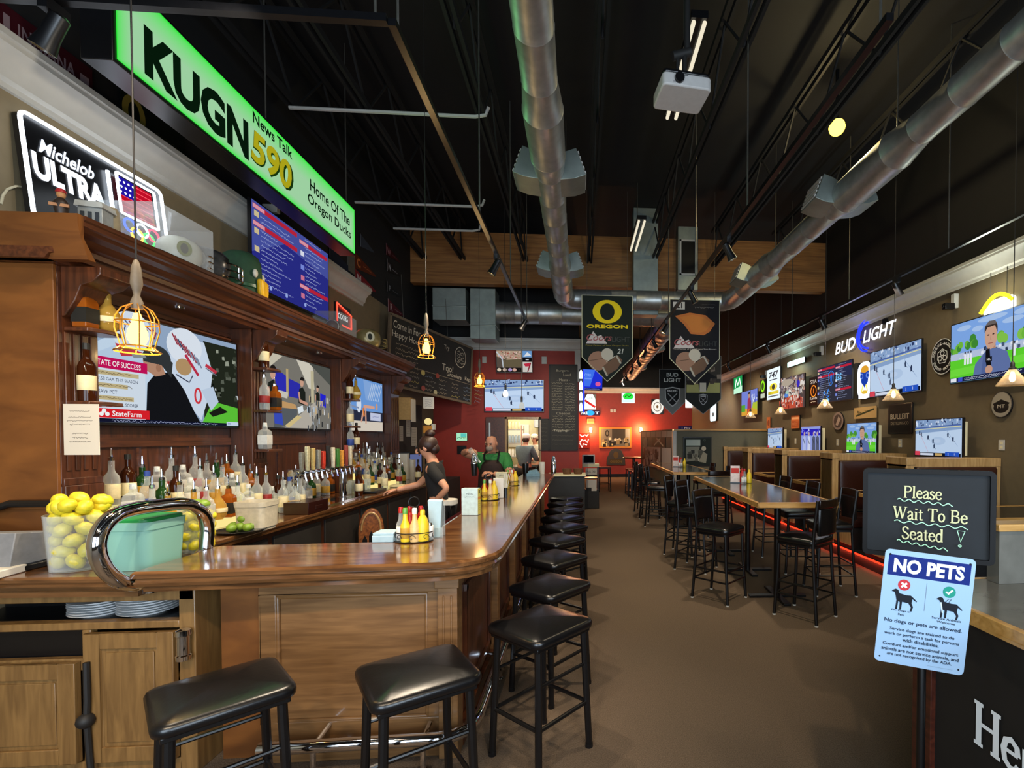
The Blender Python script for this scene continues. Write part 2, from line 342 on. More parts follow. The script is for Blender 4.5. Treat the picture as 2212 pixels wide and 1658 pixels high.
# crown mouldings
CROWN = [(0, ZC), (.025, ZC), (.025, ZC + .03), (.05, ZC + .045), (.06, ZC + .10), (.10, ZC + .155), (.135, ZC + .175), (.135, ZC + .2), (.15, ZC + .205), (.15, ZT), (0, ZT)]
struct(MB().prism([(XL + x, z) for x, z in CROWN], 'y', YF, 7.25).build('trim_1', K['white']))
struct(MB().prism([(XR - x - .04, z) for x, z in CROWN], 'y', YF, 11.6).prism([(XR - x * .8, z - .02) for x, z in CROWN], 'y', 11.6, YB).build('trim_2', K['white']))
struct(MB().prism([(YB - x, z) for x, z in CROWN], 'x', 0, XR).build('trim_3', K['white']))
struct(MB().prism([(YK - x, z) for x, z in CROWN], 'x', XL, .03).box(-.09, .03, YK - .02, YK + .14, 2.9, ZC).build('trim_4', K['white']))
struct(MB().box(0, XR, YB - .015, YB, 0, .14).build('baseboard_back', K['plastic']))
struct(MB().box(XR - .03, XR, 2.2, YF, 0, .1).build('baseboard_right', K['plastic']))
# raised booth platform and its red light strip
struct(MB().box(3.69, XR, 3.4, 13.0, 0, .145).build('trim_5', K['steelblk']))
o = MB().box(3.665, 3.69, 3.4, 13.0, .131, .145).build('led_strip', K['ledred'])
light('AREA', 'led_strip_light', (3.655, 6.2, .12), 9, (1, .08, .04), 5.6, (3.2, 6.2, 0), .02).rotation_euler = (Matrix.Rotation(PI / 2, 4, 'Z') @ Matrix.Rotation(-.9, 4, 'X')).to_euler()
tag(o, 'red glowing light strip along the edge of the booth platform', 'light strip')
# roof trusses and the laminated beam
trs = None
for i, x in enumerate((-2.85, -2.15, -1.0, .2, 1.4, 2.6, 3.8)):
    if trs is None:
        t = MB()
        for z in (4.98, 5.62):
            for dx in (-.05, .02): t.box(dx, dx + .03, YF + .05, 9.3, z, z + .06)
        y = YF + .1; up = True
        while y < 9.2:
            t.cyl((0, y, 5.0 if up else 5.66), (0, min(y + .55, 9.25), 5.66 if up else 5.0), .014, n=5); y += .55; up = not up
        trs = struct(t.build('ceiling_truss', K['black'])); trs.location.x = x
    else:
        c = trs.copy(); C.objects.link(c); c.location.x = x
struct(MB().box(XL, XR, 9.3, 9.48, 4.55, 5.5).build('ceiling_beam', K['glulam']))
# conduits across the trusses over the bar
for i, (px0, px1, py) in enumerate(((625, 1045, 243), (700, 1040, 442), (850, 1036, 500))):
    a, b = P(px0, py, Z=4.9), P(px1, py + 8, Z=4.9)
    o = MB().tube([(a.x, a.y, 4.95), (b.x - .1, a.y, 4.95), (b.x, a.y, 4.97), (b.x + .03, a.y, 5.05)], .018, 6).build('conduit', K['white'])
    tag(o, 'thin pale conduit hung across the trusses, %s of three above the bar' % ('nearest', 'middle one', 'farthest')[i], 'conduit', 'conduits across the trusses')

# ---------------------------------------------------------------- ducts
def duct_tube(m, pts, rs, n=20):
    """A spiral duct along a straight path with raised seams."""
    P2, R2 = [], []
    for i in range(len(pts) - 1):
        a, b = Vector(pts[i]), Vector(pts[i + 1]); L = (b - a).length; k = max(1, int(L / .42)) if abs(rs[i] - rs[i + 1]) < .004 else 1
        for j in range(k):
            p = a.lerp(b, j / k); r = rs[i] + (rs[i + 1] - rs[i]) * j / k
            if j or i: d = (b - a).normalized() * .008; P2 += [p - d, p, p + d]; R2 += [r, r + .004, r]
            else: P2.append(p); R2.append(r)
    P2.append(Vector(pts[-1])); R2.append(rs[-1]); m.tube(P2, R2, n)
def diffuser(par, x, y, z, side, r):
    """A square take-off box on the side of a duct, its grille turned outwards and down."""
    T = Matrix.Translation((x, y, z)) @ Matrix.Rotation(-side * .35, 4, 'Y')
    s0, s1 = sorted((side * r * .6, side * (r + .16)))
    m = MB().prism([(side * r * .5, -.1), (side * (r + .06), -.13), (side * (r + .17), -.13), (side * (r + .17), .13), (side * (r + .06), .13), (side * r * .5, .1)], 'y', -.17, .17, T)
    b = m.build('diffuser_box', K['sheet'], par, .004)
    g = MB(); X0 = side * (r + .172)
    for i in range(5): g.box(min(X0, X0 + side * .012), max(X0, X0 + side * .012), -.15, .15, -.11 + i * .048, -.085 + i * .048, T)
    g.build('grille', K['white'], b)
du = thing('air_duct', 'round galvanised spiral duct running along the ceiling above the bar stools', 'duct', (0, 0, 0))
m = MB(); X1 = -.27; DZc = 4.16
duct_tube(m, [(X1 + .02, -2.3, DZc), (X1, 3.45, DZc), (X1, 3.75, DZc), (X1, 4.35, DZc), (X1, 4.6, DZc), (X1, 6.9, DZc), (X1, 7.1, DZc), (X1, 8.45, DZc)], [.125, .125, .155, .155, .135, .135, .165, .165])
m.tube([(X1, 8.44, DZc), (X1 + .02, 8.6, DZc), (X1 + .1, 8.72, DZc - .01), (X1 + .24, 8.76, DZc - .01), (X1 + .4, 8.77, DZc)], [.168, .17, .172, .172, .17], 20)
m.build('duct_run', K['galv'], du)
for y in (4.75, 7.25):
    for s in (-1, 1): diffuser(du, X1, y, DZc - .02, s, .14)
m = MB(); duct_tube(m, [(X1 + .4, 8.77, DZc), (2.35, 8.77, DZc)], [.17, .17]); m.build('cross_duct', K['galv'], du)
X2 = 2.74
m = MB(); duct_tube(m, [(X2, -2.3, DZc), (X2, 3.75, DZc), (X2, 4.05, DZc), (X2, 4.85, DZc), (X2, 5.1, DZc), (X2, 6.6, DZc), (X2, 6.85, DZc), (X2, 8.45, DZc)], [.125, .125, .165, .165, .135, .135, .17, .17])
m.tube([(X2, 8.44, DZc), (X2 - .02, 8.6, DZc), (X2 - .1, 8.72, DZc), (X2 - .24, 8.76, DZc), (X2 - .4, 8.77, DZc)], [.168, .17, .172, .172, .17], 20)
m.build('duct_run', K['galv'], du)
for y in (5.0, 7.5):
    for s in (-1, 1): diffuser(du, X2, y, DZc - .02, s, .14)
for x, y in ((X2, 4.2), (X2, 6.9), (X1, 3.2), (X1, 6.6)): MB().cyl((x + .1, y, DZc + .1), (x + .1, y, CE), .006, n=5).build('hanger_rod', K['rod'], du)
m = MB(); duct_tube(m, [(-1.7, 9.78, 4.14), (1.95, 9.78, 4.14)], [.21, .21])
tag(m.build('air_duct', K['galv']), 'thick round steel duct crossing behind the wooden beam', 'duct')
m = MB(); duct_tube(m, [(1.85, 10.2, 4.1), (1.83, 17.5, 4.0)], [.26, .26])
far = m.build('air_duct', K['galv']); tag(far, 'round duct in the far dining room beyond the wooden beam', 'duct')
for y in (13.0, 16.5): diffuser(far, 1.84, y, 4.0, 1, .26)
for lab, b in (('short square duct ending above the bar menu board', (-2.78, -2.16, 9.55, 10.05, 3.93, 4.54)), ('tall square duct reaching down to the red kitchen wall', (-2.08, -1.6, 9.55, 10.0, 3.58, 4.54)),
               ('tall square riser duct beside the green banner, rising past the wooden beam', (1.0, 1.46, 8.95, 9.22, 3.95, CE)), ):
    o = MB().box(*b).box(b[0] - .012, b[1] + .012, b[2] - .012, b[3] + .012, b[4] + .25, b[4] + .28).build('square_duct', K['sheet'], bev=.006); tag(o, lab, 'duct')
t = thing('return_grille', 'narrow boxed return vent with a dark mesh in front of the wooden beam', 'vent', (2.05, 9.1, 4.75))
MB().box(-.19, .19, 0, .2, -.28, .9).build('vent_box', K['sheet'], t, .005); MB().box(-.13, .13, -.012, 0, .02, .62).build('mesh_panel', K['plastic'], t)
f = MB()
for b in ((-.16, .16, -.01, .02), (-.16, .16, .62, .65), (-.16, -.13, -.01, .65), (.13, .16, -.01, .65)): f.box(b[0], b[1], -.02, 0, b[2], b[3])
f.build('vent_frame', K['white'], t)

# ---------------------------------------------------------------- lighting track, spots, rods
def track(name, label, a, b):
    a, b = Vector(a), Vector(b); t = thing('lighting_track', label, 'track', a); d = b - a
    T = Matrix.Identity(4)
    if abs(d.y) > abs(d.x): MB().box(-.018, .018, 0, d.y, -.015, .02).build('rail', K['plastic'], t)
    else: MB().box(0, d.x, -.018, .018, -.015, .02).build('rail', K['plastic'], t)
    n = max(2, int(d.length / 1.7))
    for i in range(n + 1): p = d * ((i + .04) / (n + .1)); MB().cyl((p.x, p.y, .02), (p.x, p.y, CE - a.z), .007, n=5).build('hanger_rod', K['rod'], t)
track('t', 'black lighting track hung over the bar', (-.86, 2.36, 3.6), (-.86, 8.3, 3.6))
track('t', 'black lighting track hung over the carpeted aisle', (1.42, 2.16, 3.6), (1.42, 16.9, 3.6))
track('t', 'black lighting track running close to the brown right wall', (3.8, 1.0, 3.6), (3.8, 16, 3.6))
track('t', 'short black track crossing above the green radio sign', (-2.75, 2.36, 3.605), (-.88, 2.36, 3.605))
head = None
heads = [(-.86, y, 'over the bar', s) for y, s in ((5.2, -1), (7.8, -1))] + [(1.42, y, 'over the aisle', s) for y, s in ((4.6, 1), (6.1, 1), (7.9, -1), (9.2, 1), (10.4, -1), (11.6, 1), (13.0, -1), (14.6, 1), (16, 1))] + \
        [(3.8, y, 'near the brown right wall', 1) for y in (3.6, 5.6, 7.4, 9.6, 12.2)] + [(-2.3, 2.36, 'left of the green sign', -1)]
cnt = {}
for x, y, where, s in heads:
    cnt[where] = cnt.get(where, 0) + 1
    lab = 'black spot lamp on the track %s, number %d from the entrance' % (where, cnt[where])
    if head is None:
        head = thing('spot_lamp', lab, 'spot lamp', (x, y, 3.585), 0, 'track spot lamps')
        MB().box(-.02, .02, -.05, .05, -.05, 0).cyl((0, 0, -.04), (0, 0, -.09), .012).build('adapter', K['plastic'], head)
        T = Matrix.Translation((0, 0, -.1)) @ Matrix.Rotation(.5, 4, 'Y')
        can = MB().lathe([(.02, .06), (.034, .05), (.036, -.05), (.046, -.11), (.04, -.11), (.034, -.06), (0, -.055)], 14, T=T).build('lamp_can', K['plastic'], head)
        MB().lathe([(0, -.085), (.034, -.086), (.034, -.096), (0, -.1)], 12, T=T).build('bulb', K['bulb2'], can)
        head.rotation_euler = (0, 0, 0 if s < 0 else PI)
    else: dup(head, (x, y, 3.585), 0 if s < 0 else PI, lab)
# bare fluorescent fixtures, ceiling bulb
for i, y in enumerate((3.9, 7.5)):
    t = thing('fluorescent_fixture', 'twin tube fluorescent fixture hung from the black ceiling, ' + ('below the projector' if not i else 'beside the square riser duct'), 'light', (.97, y, 5.0), 0, 'fluorescent fixtures')
    MB().box(-.07, .07, 0, 1.22, .04, .1).build('housing', K['plastic'], t)
    for dx in (-.045, .045): MB().cyl((dx, .02, .02), (dx, 1.2, .02), .018, n=8).build('tube', em('faint_tube', 'fff4d8', .9) if not i and dx < 0 else bpy.data.materials['faint_tube'], t)
    for xx in (0,): MB().cyl((0, .6, .1), (0, .6, .9), .006, n=5).build('hanger_rod', K['rod'], t)
bp = P(1808, 275, Z=5.25)
t = thing('ceiling_bulb', 'bright yellow bulb glowing on the black ceiling', 'light', bp)
MB().ball((0, 0, 0), .09, n=14).build('bulb', em('ceiling_globe', 'ffd23c', 9), t); MB().cyl((0, 0, .08), (0, 0, CE - bp.z), .02, n=8).build('stem', K['plastic'], t)
light('POINT', 'ceiling_bulb_light', bp - Vector((0, 0, .14)), 60, (1, .8, .4), .08)
# projector
pj = P(1472, 200, Y=3.35)
t = thing('projector', 'white projector hung from the black ceiling above the aisle', 'projector', pj, .12)
MB().prism(rrect(-.17, .17, -.13, .13, .03), 'z', -.05, .035).build('case', pm('projector_case', 'b9b6b2', .5, 0, .05), t, .01)
MB().prism(rrect(-.165, .165, -.125, .125, .03), 'z', .035, .06).build('top_cover', K['plastic'], t, .008)
MB().cyl((-.06, -.125, -.005), (-.06, -.15, -.005), .032, n=16).build('lens', K['plastic'], t)
a = Art(); a.rect(-.04, 0, .018, .024, '555555'); a.text('BenQ', -.08, -.028, .014, '77757a'); a.build('front_marks', t, (0, -.1315, 0))
MB().box(-.05, .05, -.05, .05, .06, .075).cyl((.02, 0, .07), (.03, .02, .3), .018).cyl((-.03, 0, .07), (-.02, .02, .26), .012).cyl((-.06, .02, .25), (.07, .02, .3), .03).cyl((.05, .03, .28), (.05, .03, CE - pj.z), .022).build('ceiling_mount', K['steelblk'], t)
# ---------------------------------------------------------------- the front bar
BAR = [(-2.03, 2.35), (-.72, 2.42)] + [(-.72 + .3 * math.sin(t), 2.72 - .3 * math.cos(t)) for t in (.3, .6, .9, 1.2, PI / 2)] + [(-.425, 8.38), (-.95, 8.42), (-.95, 2.95), (-2.03, 2.90)]
bar = thing('bar_counter', 'long varnished wooden bar with a rounded corner, panelled front and foot rail', 'bar')
def inset(poly, d):
    n = len(poly); out = []; A = sum(poly[i][0] * poly[(i + 1) % n][1] - poly[(i + 1) % n][0] * poly[i][1] for i in range(n)); sg = 1 if A > 0 else -1
    for i in range(n):
        p, q, r = Vector(poly[i - 1]), Vector(poly[i]), Vector(poly[(i + 1) % n])
        e1, e2 = (q - p).normalized(), (r - q).normalized(); n1, n2 = Vector((-e1.y, e1.x)) * sg, Vector((-e2.y, e2.x)) * sg
        b = n1 + n2; out.append(tuple(q + b * (d / max(.3, b.dot(n1)))))
    return out
def slab(m, poly, prof):
    """Stacks inset outlines: prof = [(inset, z)...] from bottom to top."""
    n = len(poly); vs = []
    for d, z in prof: vs += [(x, y, z) for x, y in inset(poly, d)]
    k = len(prof)
    m.add(vs, [tuple(range(n)), tuple(range((k - 1) * n, k * n))] + [(i * n + j, i * n + (j + 1) % n, (i + 1) * n + (j + 1) % n, (i + 1) * n + j) for i in range(k - 1) for j in range(n)])
m = MB(); slab(m, BAR, [(.045, .965), (.03, .97), (.028, .99), (.012, 1.0), (.005, 1.015), (.012, 1.026), (.012, 1.032), (0, 1.04), (0, 1.058), (.01, 1.07)])
m.build('bar_top', K['bartop'], bar, angle=25)
# front face towards the entrance
FYb = 2.63
m = MB().box(-1.64, -.74, FYb, FYb + .1, .05, .965)
m.box(-1.64, -.74, FYb - .018, FYb, .87, .965).box(-1.64, -.74, FYb - .018, FYb, .05, .2).box(-1.64, -1.56, FYb - .018, FYb, .2, .87).box(-.8, -.74, FYb - .018, FYb, .2, .87)
for z in (.855, .205): m.cyl((-1.56, FYb - .006, z), (-.8, FYb - .006, z), .012, n=6)
for x in (-1.555, -.805): m.cyl((x, FYb - .006, .2), (x, FYb - .006, .86), .012, n=6)
m.box(-1.66, -.72, FYb - .03, FYb + .02, 0, .09)
m.build('front_panel', K['panel'], bar, .004)
MB().box(-1.86, -1.64, FYb + .03, FYb + .12, 0, .965).build('recessed_panel', K['endw'], bar)
m = MB()
for x in (-.735,): m.box(x, x + .1, FYb - .06, FYb + .05, 0, .965).box(x - .012, x + .112, FYb - .075, FYb + .05, .9, .965).box(x + .025, x + .035, FYb - .066, FYb, .1, .86).box(x + .065, x + .075, FYb - .066, FYb, .1, .86)
m.build('corner_pilaster', K['panel'], bar, .004)
# aisle side
m = MB().box(-.72, -.66, FYb + .05, 8.3, 0, .965)
for i in range(6):
    y = 2.72 + i * .95
    m.box(-.66, -.64, y + .1, y + .85, .18, .22).box(-.66, -.64, y + .1, y + .85, .8, .84).box(-.66, -.64, y + .1, y + .14, .18, .84).box(-.66, -.64, y + .81, y + .85, .18, .84)
m.box(-.66, -.63, FYb + .05, 8.3, 0, .12)
m.build('side_panel', K['cab'], bar, .003)
m = MB()
for i in range(6): y = 3.62 + i * .95; m.box(-.66, -.60, y, y + .09, 0, .965)
m.build('side_pilaster', K['panel'], bar, .004)
MB().box(-.95, -.9, 2.95, 8.3, .1, .965).box(-1.86, -.92, 2.86, 2.9, .1, .965).build('back_board', K['steelblk'], bar)
MB().prism([(-.97, 1.0), (-.94, 1.0), (-.94, 1.074), (-.98, 1.074), (-.98, 1.068)], 'y', 3.0, 6.0).build('steel_edge', K['chrome'], bar)
m = MB(); m.tube([(-1.55, 2.45, .17), (-.72, 2.47, .17), (-.64, 2.49, .17), (-.57, 2.55, .17), (-.55, 2.68, .17), (-.55, 8.2, .17)], .031, 12)
m.build('foot_rail', K['chrome'], bar)
for p, q in (((-1.3, 2.45), (-1.3, FYb)), ((-.78, 2.46), (-.78, FYb - .05)), ((-.55, 3.4), (-.66, 3.4)), ((-.55, 4.9), (-.66, 4.9)), ((-.55, 6.2), (-.66, 6.2)), ((-.55, 7.6), (-.66, 7.6))):
    MB().cyl((*p, .17), (*p, .02), .014, n=8).cyl((*p, .17), (*q, .19), .012, n=8).lathe([(.03, 0), (.03, .012), (.014, .02)], 10, (p[0], p[1], 0)).build('rail_bracket', K['chrome'], bar)

# ---------------------------------------------------------------- service station at the left end
st = thing('service_station', 'honey-brown wooden service cabinet with doors at the near end of the bar', 'cabinet')
SY = 2.56
zt = .985
m = MB(); slab(m, [(-3.08, 2.44), (-2.035, 2.40), (-2.035, 3.05), (-3.08, 3.05)], [(.05, .93), (.03, .935), (.03, .96), (.012, .975), (.004, .99), (.012, 1.0), (0, 1.012), (0, 1.025), (.01, 1.035)])
m.build('counter_top', K['bartop'], st, angle=25)
def pz(py, px=200): return P(px, py, Y=SY).z
def pxx(px, py=1400): return P(px, py, Y=SY).x
z1, z2, z3, z4 = pz(1300), pz(1344), pz(1360), pz(1425, 90)
xr = pxx(388); xs = pxx(186)
m = MB().box(-3.08, xr + .07, SY, SY + .04, z1, .95).box(-3.08, xr, SY, SY + .45, z3, z2).box(xr, xr + .075, SY, SY + .46, 0, .95).box(xs - .02, xs + .02, SY + .002, SY + .04, 0, z3).box(-3.08, xr, SY + .46, SY + .48, 0, .95).box(-3.08, xs, SY + .002, SY + .04, z4 - .06, z4).box(-3.08, xr, SY, SY + .46, 0, .08)
m.build('carcass', K['door'], st, .004)
def cab_door(par, x0, x1, z0, z1_, y):
    m = MB().box(x0, x1, y - .02, y, z0, z1_); f = .075
    m.box(x0, x0 + f, y - .034, y - .02, z0, z1_).box(x1 - f, x1, y - .034, y - .02, z0, z1_).box(x0 + f, x1 - f, y - .034, y - .02, z1_ - f, z1_).box(x0 + f, x1 - f, y - .034, y - .02, z0, z0 + f)
    m.prism([(x0 + f + .02, z0 + f + .02), (x1 - f - .02, z0 + f + .02), (x1 - f - .02, z1_ - f - .02), (x0 + f + .02, z1_ - f - .02)], 'y', y - .026, y - .02)
    return m.build('door', K['door'], par, .004)
MB().box(-3.07, xr - .002, SY + .27, SY + .45, z2 + .001, z1 + .04).box(xr - .004, xr - .0015, SY + .045, SY + .45, z2 + .001, z1 + .04).box(-3.07, xs - .021, SY + .045, SY + .45, z4 - .005, z3 - .001).box(-3.07, xr - .002, SY + .05, SY + .45, z2 + .0002, z2 + .0008).build('opening_shade', K['plastic'], st)  # black boxes added in the openings, standing in for the shade inside
cab_door(st, xs + .015, xr - .005, .09, z3 - .01, SY); cab_door(st, -3.07, xs - .025, .09, z4 - .01, SY)
kx = P(187, 1555, Y=SY - .05)
m = MB().tube([(kx.x, SY - .045, z4), (kx.x + .005, SY - .05, kx.z + .1), (kx.x, SY - .05, kx.z), (kx.x + .01, SY - .045, .05)], .013, 8).ball((kx.x, SY - .055, kx.z), .036, n=14)
tag(m.build('ball_cord', K['cord']), 'dark cord with a round ball knot hanging between the station doors', 'cord')
# chrome loop rail guarding the station
a0, top, back = P(318, 1262, X=-2.05), P(300, 1090, X=-2.05), P(440, 1188, X=-2.05)
pts = []
ctrl = [(325, 1256), (290, 1262), (255, 1252), (228, 1230), (212, 1200), (210, 1168), (222, 1138), (248, 1113), (285, 1100), (340, 1092), (395, 1088), (422, 1096), (440, 1112), (447, 1138), (446, 1165), (444, 1188)]
for i in range(len(ctrl) - 1):
    for j in range(3):
        q = []
        for c in (0, 1):
            p0, p1, p2, p3 = (ctrl[max(0, min(len(ctrl) - 1, i + d))][c] for d in (-1, 0, 1, 2)); t_ = j / 3
            q.append(.5 * (2 * p1 + (p2 - p0) * t_ + (2 * p0 - 5 * p1 + 4 * p2 - p3) * t_ ** 2 + (3 * p1 - p0 - 3 * p2 + p3) * t_ ** 3))
        pts.append(P(q[0], q[1], X=-2.06))
lo = P(445, 1190, X=-2.06); pts.append(Vector((-2.06, lo.y, 1.05)))
lt = thing('chrome_loop_rail', 'bent chrome loop rail curving over the service station counter', 'rail')
MB().tube(pts, .033, 14).build('tube', K['chrome'], lt)
p0 = pts[0]
MB().cyl(p0 + Vector((.0, -.02, -.01)), p0 + Vector((.02, .12, -.01)), .042, n=14).ball(p0 + Vector((.01, 0, 0)), .045, n=14).cyl(p0 + Vector((0, 0, -.05)), p0 + Vector((0, 0, .06)), .03, n=12).build('fitting', K['chrome'], lt)
MB().lathe([(.055, 0), (.055, .008), (.045, .022), (.035, .03)], 16, (-2.06, lo.y, 1.036)).build('flange', K['chrome'], lt)
cz = P(401, 1390, Y=SY - .02)
tag(MB().lathe([(.0, -.075), (.03, -.072), (.032, -.05), (.026, -.045), (.026, .045), (.032, .05), (.03, .075), (.02, .08), (0, .082)], 16, (cz.x, SY - .034, cz.z)).build('chrome_post', K['chrome']), 'short chrome post standing out of the station cabinet beside its right door', 'post')
# plates on the open shelf
pl = None
for s, (px, n, where) in enumerate(((222, 6, 'left'), (325, 7, 'right'))):
    c = P(px, 1335, Y=SY + .14)
    for i in range(n):
        lab = 'white plate in the %s stack on the station shelf, %s' % (where, ('bottom one', 'second from the bottom', 'third from the bottom', 'fourth from the bottom', 'fifth from the bottom', 'sixth from the bottom', 'top one')[i] if i < n - 1 else 'top one')
        loc = (c.x + RND.uniform(-.003, .003), c.y, z2 + .001 + i * .0125)
        if pl is None:
            pl = MB().lathe([(0, .0), (.07, .0), (.075, .006), (.125, .018), (.127, .021), (.12, .02), (.074, .01), (0, .008)], 28).build('plate', K['porcelain']); pl.location = loc; tag(pl, lab, 'plate', 'stacked white plates')
        else: o = dup(pl, loc, 0, lab)

# ---------------------------------------------------------------- bar stools
def pad(m, hx, hy, r, z0, z1, crown, saddle=0):
    prof = [(.02, z0), (.003, z0 + .006), (0, z0 + .02), (0, z1 - .018), (.006, z1 - .006), (.02, z1), (.06, z1 + crown * .45), (.12, z1 + crown * .8), (min(hx, hy) * .82, z1 + crown)]
    vs, n = [], None
    for d, z in prof:
        L = rrect(-hx + d, hx - d, -hy + d, hy - d, max(.008, r - d * .6), 4); n = len(L); vs += [(x, y, z + (saddle * (x / hx) ** 2 if z >= z1 - .02 else 0)) for x, y in L]
    k = len(prof)
    m.add(vs, [tuple(range(n)), tuple(range((k - 1) * n, k * n))] + [(i * n + j, i * n + (j + 1) % n, (i + 1) * n + (j + 1) % n, (i + 1) * n + j) for i in range(k - 1) for j in range(n)])
stool = thing('bar_stool', 'x', 'stool', group='backless bar stools')
m = MB(); pad(m, .215, .205, .055, .655, .705, .022); m.build('seat', K['vinyl'], stool, angle=60)
m = MB().box(-.19, .19, -.18, .18, .635, .657); m.build('seat_frame', K['metal'], stool, .004)
for sx in (-1, 1):
    for sy in (-1, 1):
        l = MB().tube([(sx * .165, sy * .155, .64), (sx * .172, sy * .165, .4), (sx * .185, sy * .178, .02)], .0185, 10).build('leg', K['metal'], stool)
        MB().cyl((sx * .185, sy * .178, 0), (sx * .185, sy * .178, .022), .021, n=10).build('foot_cap', K['plastic'], l)
m = MB()
for z in (.25, ):
    c = [(-.178, -.17, z), (.178, -.17, z), (.178, .17, z), (-.178, .17, z)]
    for i in range(4): m.cyl(c[i], c[(i + 1) % 4], .011, n=8)
for i, z in ((0, .46), (2, .46)):
    c = [(-.17, -.162, z), (.17, -.162, z), (.17, .162, z), (-.17, .162, z)]; m.cyl(c[i], c[(i + 1) % 4], .009, n=8)
m.build('stretcher', K['metal'], stool)
ords = ('first', 'second', 'third', 'fourth', 'fifth', 'sixth', 'seventh', 'eighth', 'farthest')
stool.location = (-1.40, 2.0, 0); stool.rotation_euler.z = .74; stool['label'] = 'black backless stool before the panelled bar front, nearest the service station'
dup(stool, (-.68, 2.09, 0), .57, 'black backless stool before the panelled bar front, nearest its rounded corner')
for i, (y, r, dx) in enumerate(((2.60, .83, 0), (3.27, .88, .01), (4.02, .86, 0), (4.74, .82, -.01), (5.42, .8, .03), (6.02, .84, 0), (6.66, .8, .0), (7.3, .83, .0), (7.92, .8, .0))):
    dup(stool, (-.205 + dx, y, 0), r, 'black backless stool on the aisle side of the bar, %s from the corner' % ords[i])
# ---------------------------------------------------------------- pictures on screens (drawn on a 1.6 x 0.9 canvas)
def rnd_rects(a, r, n, x0, x1, z0, z1, s0, s1, cols, asp=1.0):
    for _ in range(n):
        u, v, s = r.uniform(x0, x1), r.uniform(z0, z1), r.uniform(s0, s1)
        a.poly([(u - s * asp * r.uniform(.6, 1.2), v - s), (u + s * asp, v - s * r.uniform(.6, 1.1)), (u + s * asp * r.uniform(.5, 1), v + s), (u - s * asp * .9, v + s * r.uniform(.5, 1))], r.choice(cols))
def d_hockey(a, r):
    a.rect(-.8, .8, -.45, .45, 'c3d9f4'); a.poly([(-.8, .1), (.8, .2), (.8, .45), (-.8, .45)], '8aa6cf')
    rnd_rects(a, r, 46, -.78, .78, .3, .44, .012, .035, ['41557f', 'a9c2e6', '2b3a66', 'dce8fa', '7f97c4'])
    a.line([(-.8, .2), (.8, .27)], .016, 'e8e0a0'); a.line([(-.8, .24), (.8, .31)], .03, '5068a8')
    a.oval(.05, -.08, .25, .1, 'b3cbea'); a.oval(.02, -.08, .12, .05, 'bdd2ee'); a.line([(.3, .2), (.7, -.2)], .012, '9db6da'); a.line([(-.6, .1), (-.3, -.35)], .01, 'd49aa8')
    for u, v in [(-.55, .1), (-.62, .14), (.38, .08), (-.12, -.07), (-.08, -.2), (-.3, .02), (.55, -.02)]:
        a.poly([(u - .02, v - .07), (u + .02, v - .06), (u + .025, v + .02), (u, v + .055), (u - .03, v + .01)], r.choice(['2a3552', '3a4a66', '5a6680'])); a.line([(u, v - .04), (u + .06, v - .08)], .008, '2a3552')
    a.rect(-.8, .8, -.45, -.37, '101528'); a.rect(-.78, -.6, -.445, -.34, 'e0485a'); a.rect(-.58, -.1, -.44, -.385, 'd5ddef'); a.rect(-.05, .2, -.44, -.38, 'c9a86a'); a.rect(.3, .75, -.44, -.34, '2a58c8')
    a.text('2', .4, -.39, .05, 'ffffff'); a.text('1', .6, -.39, .05, 'ffffff')
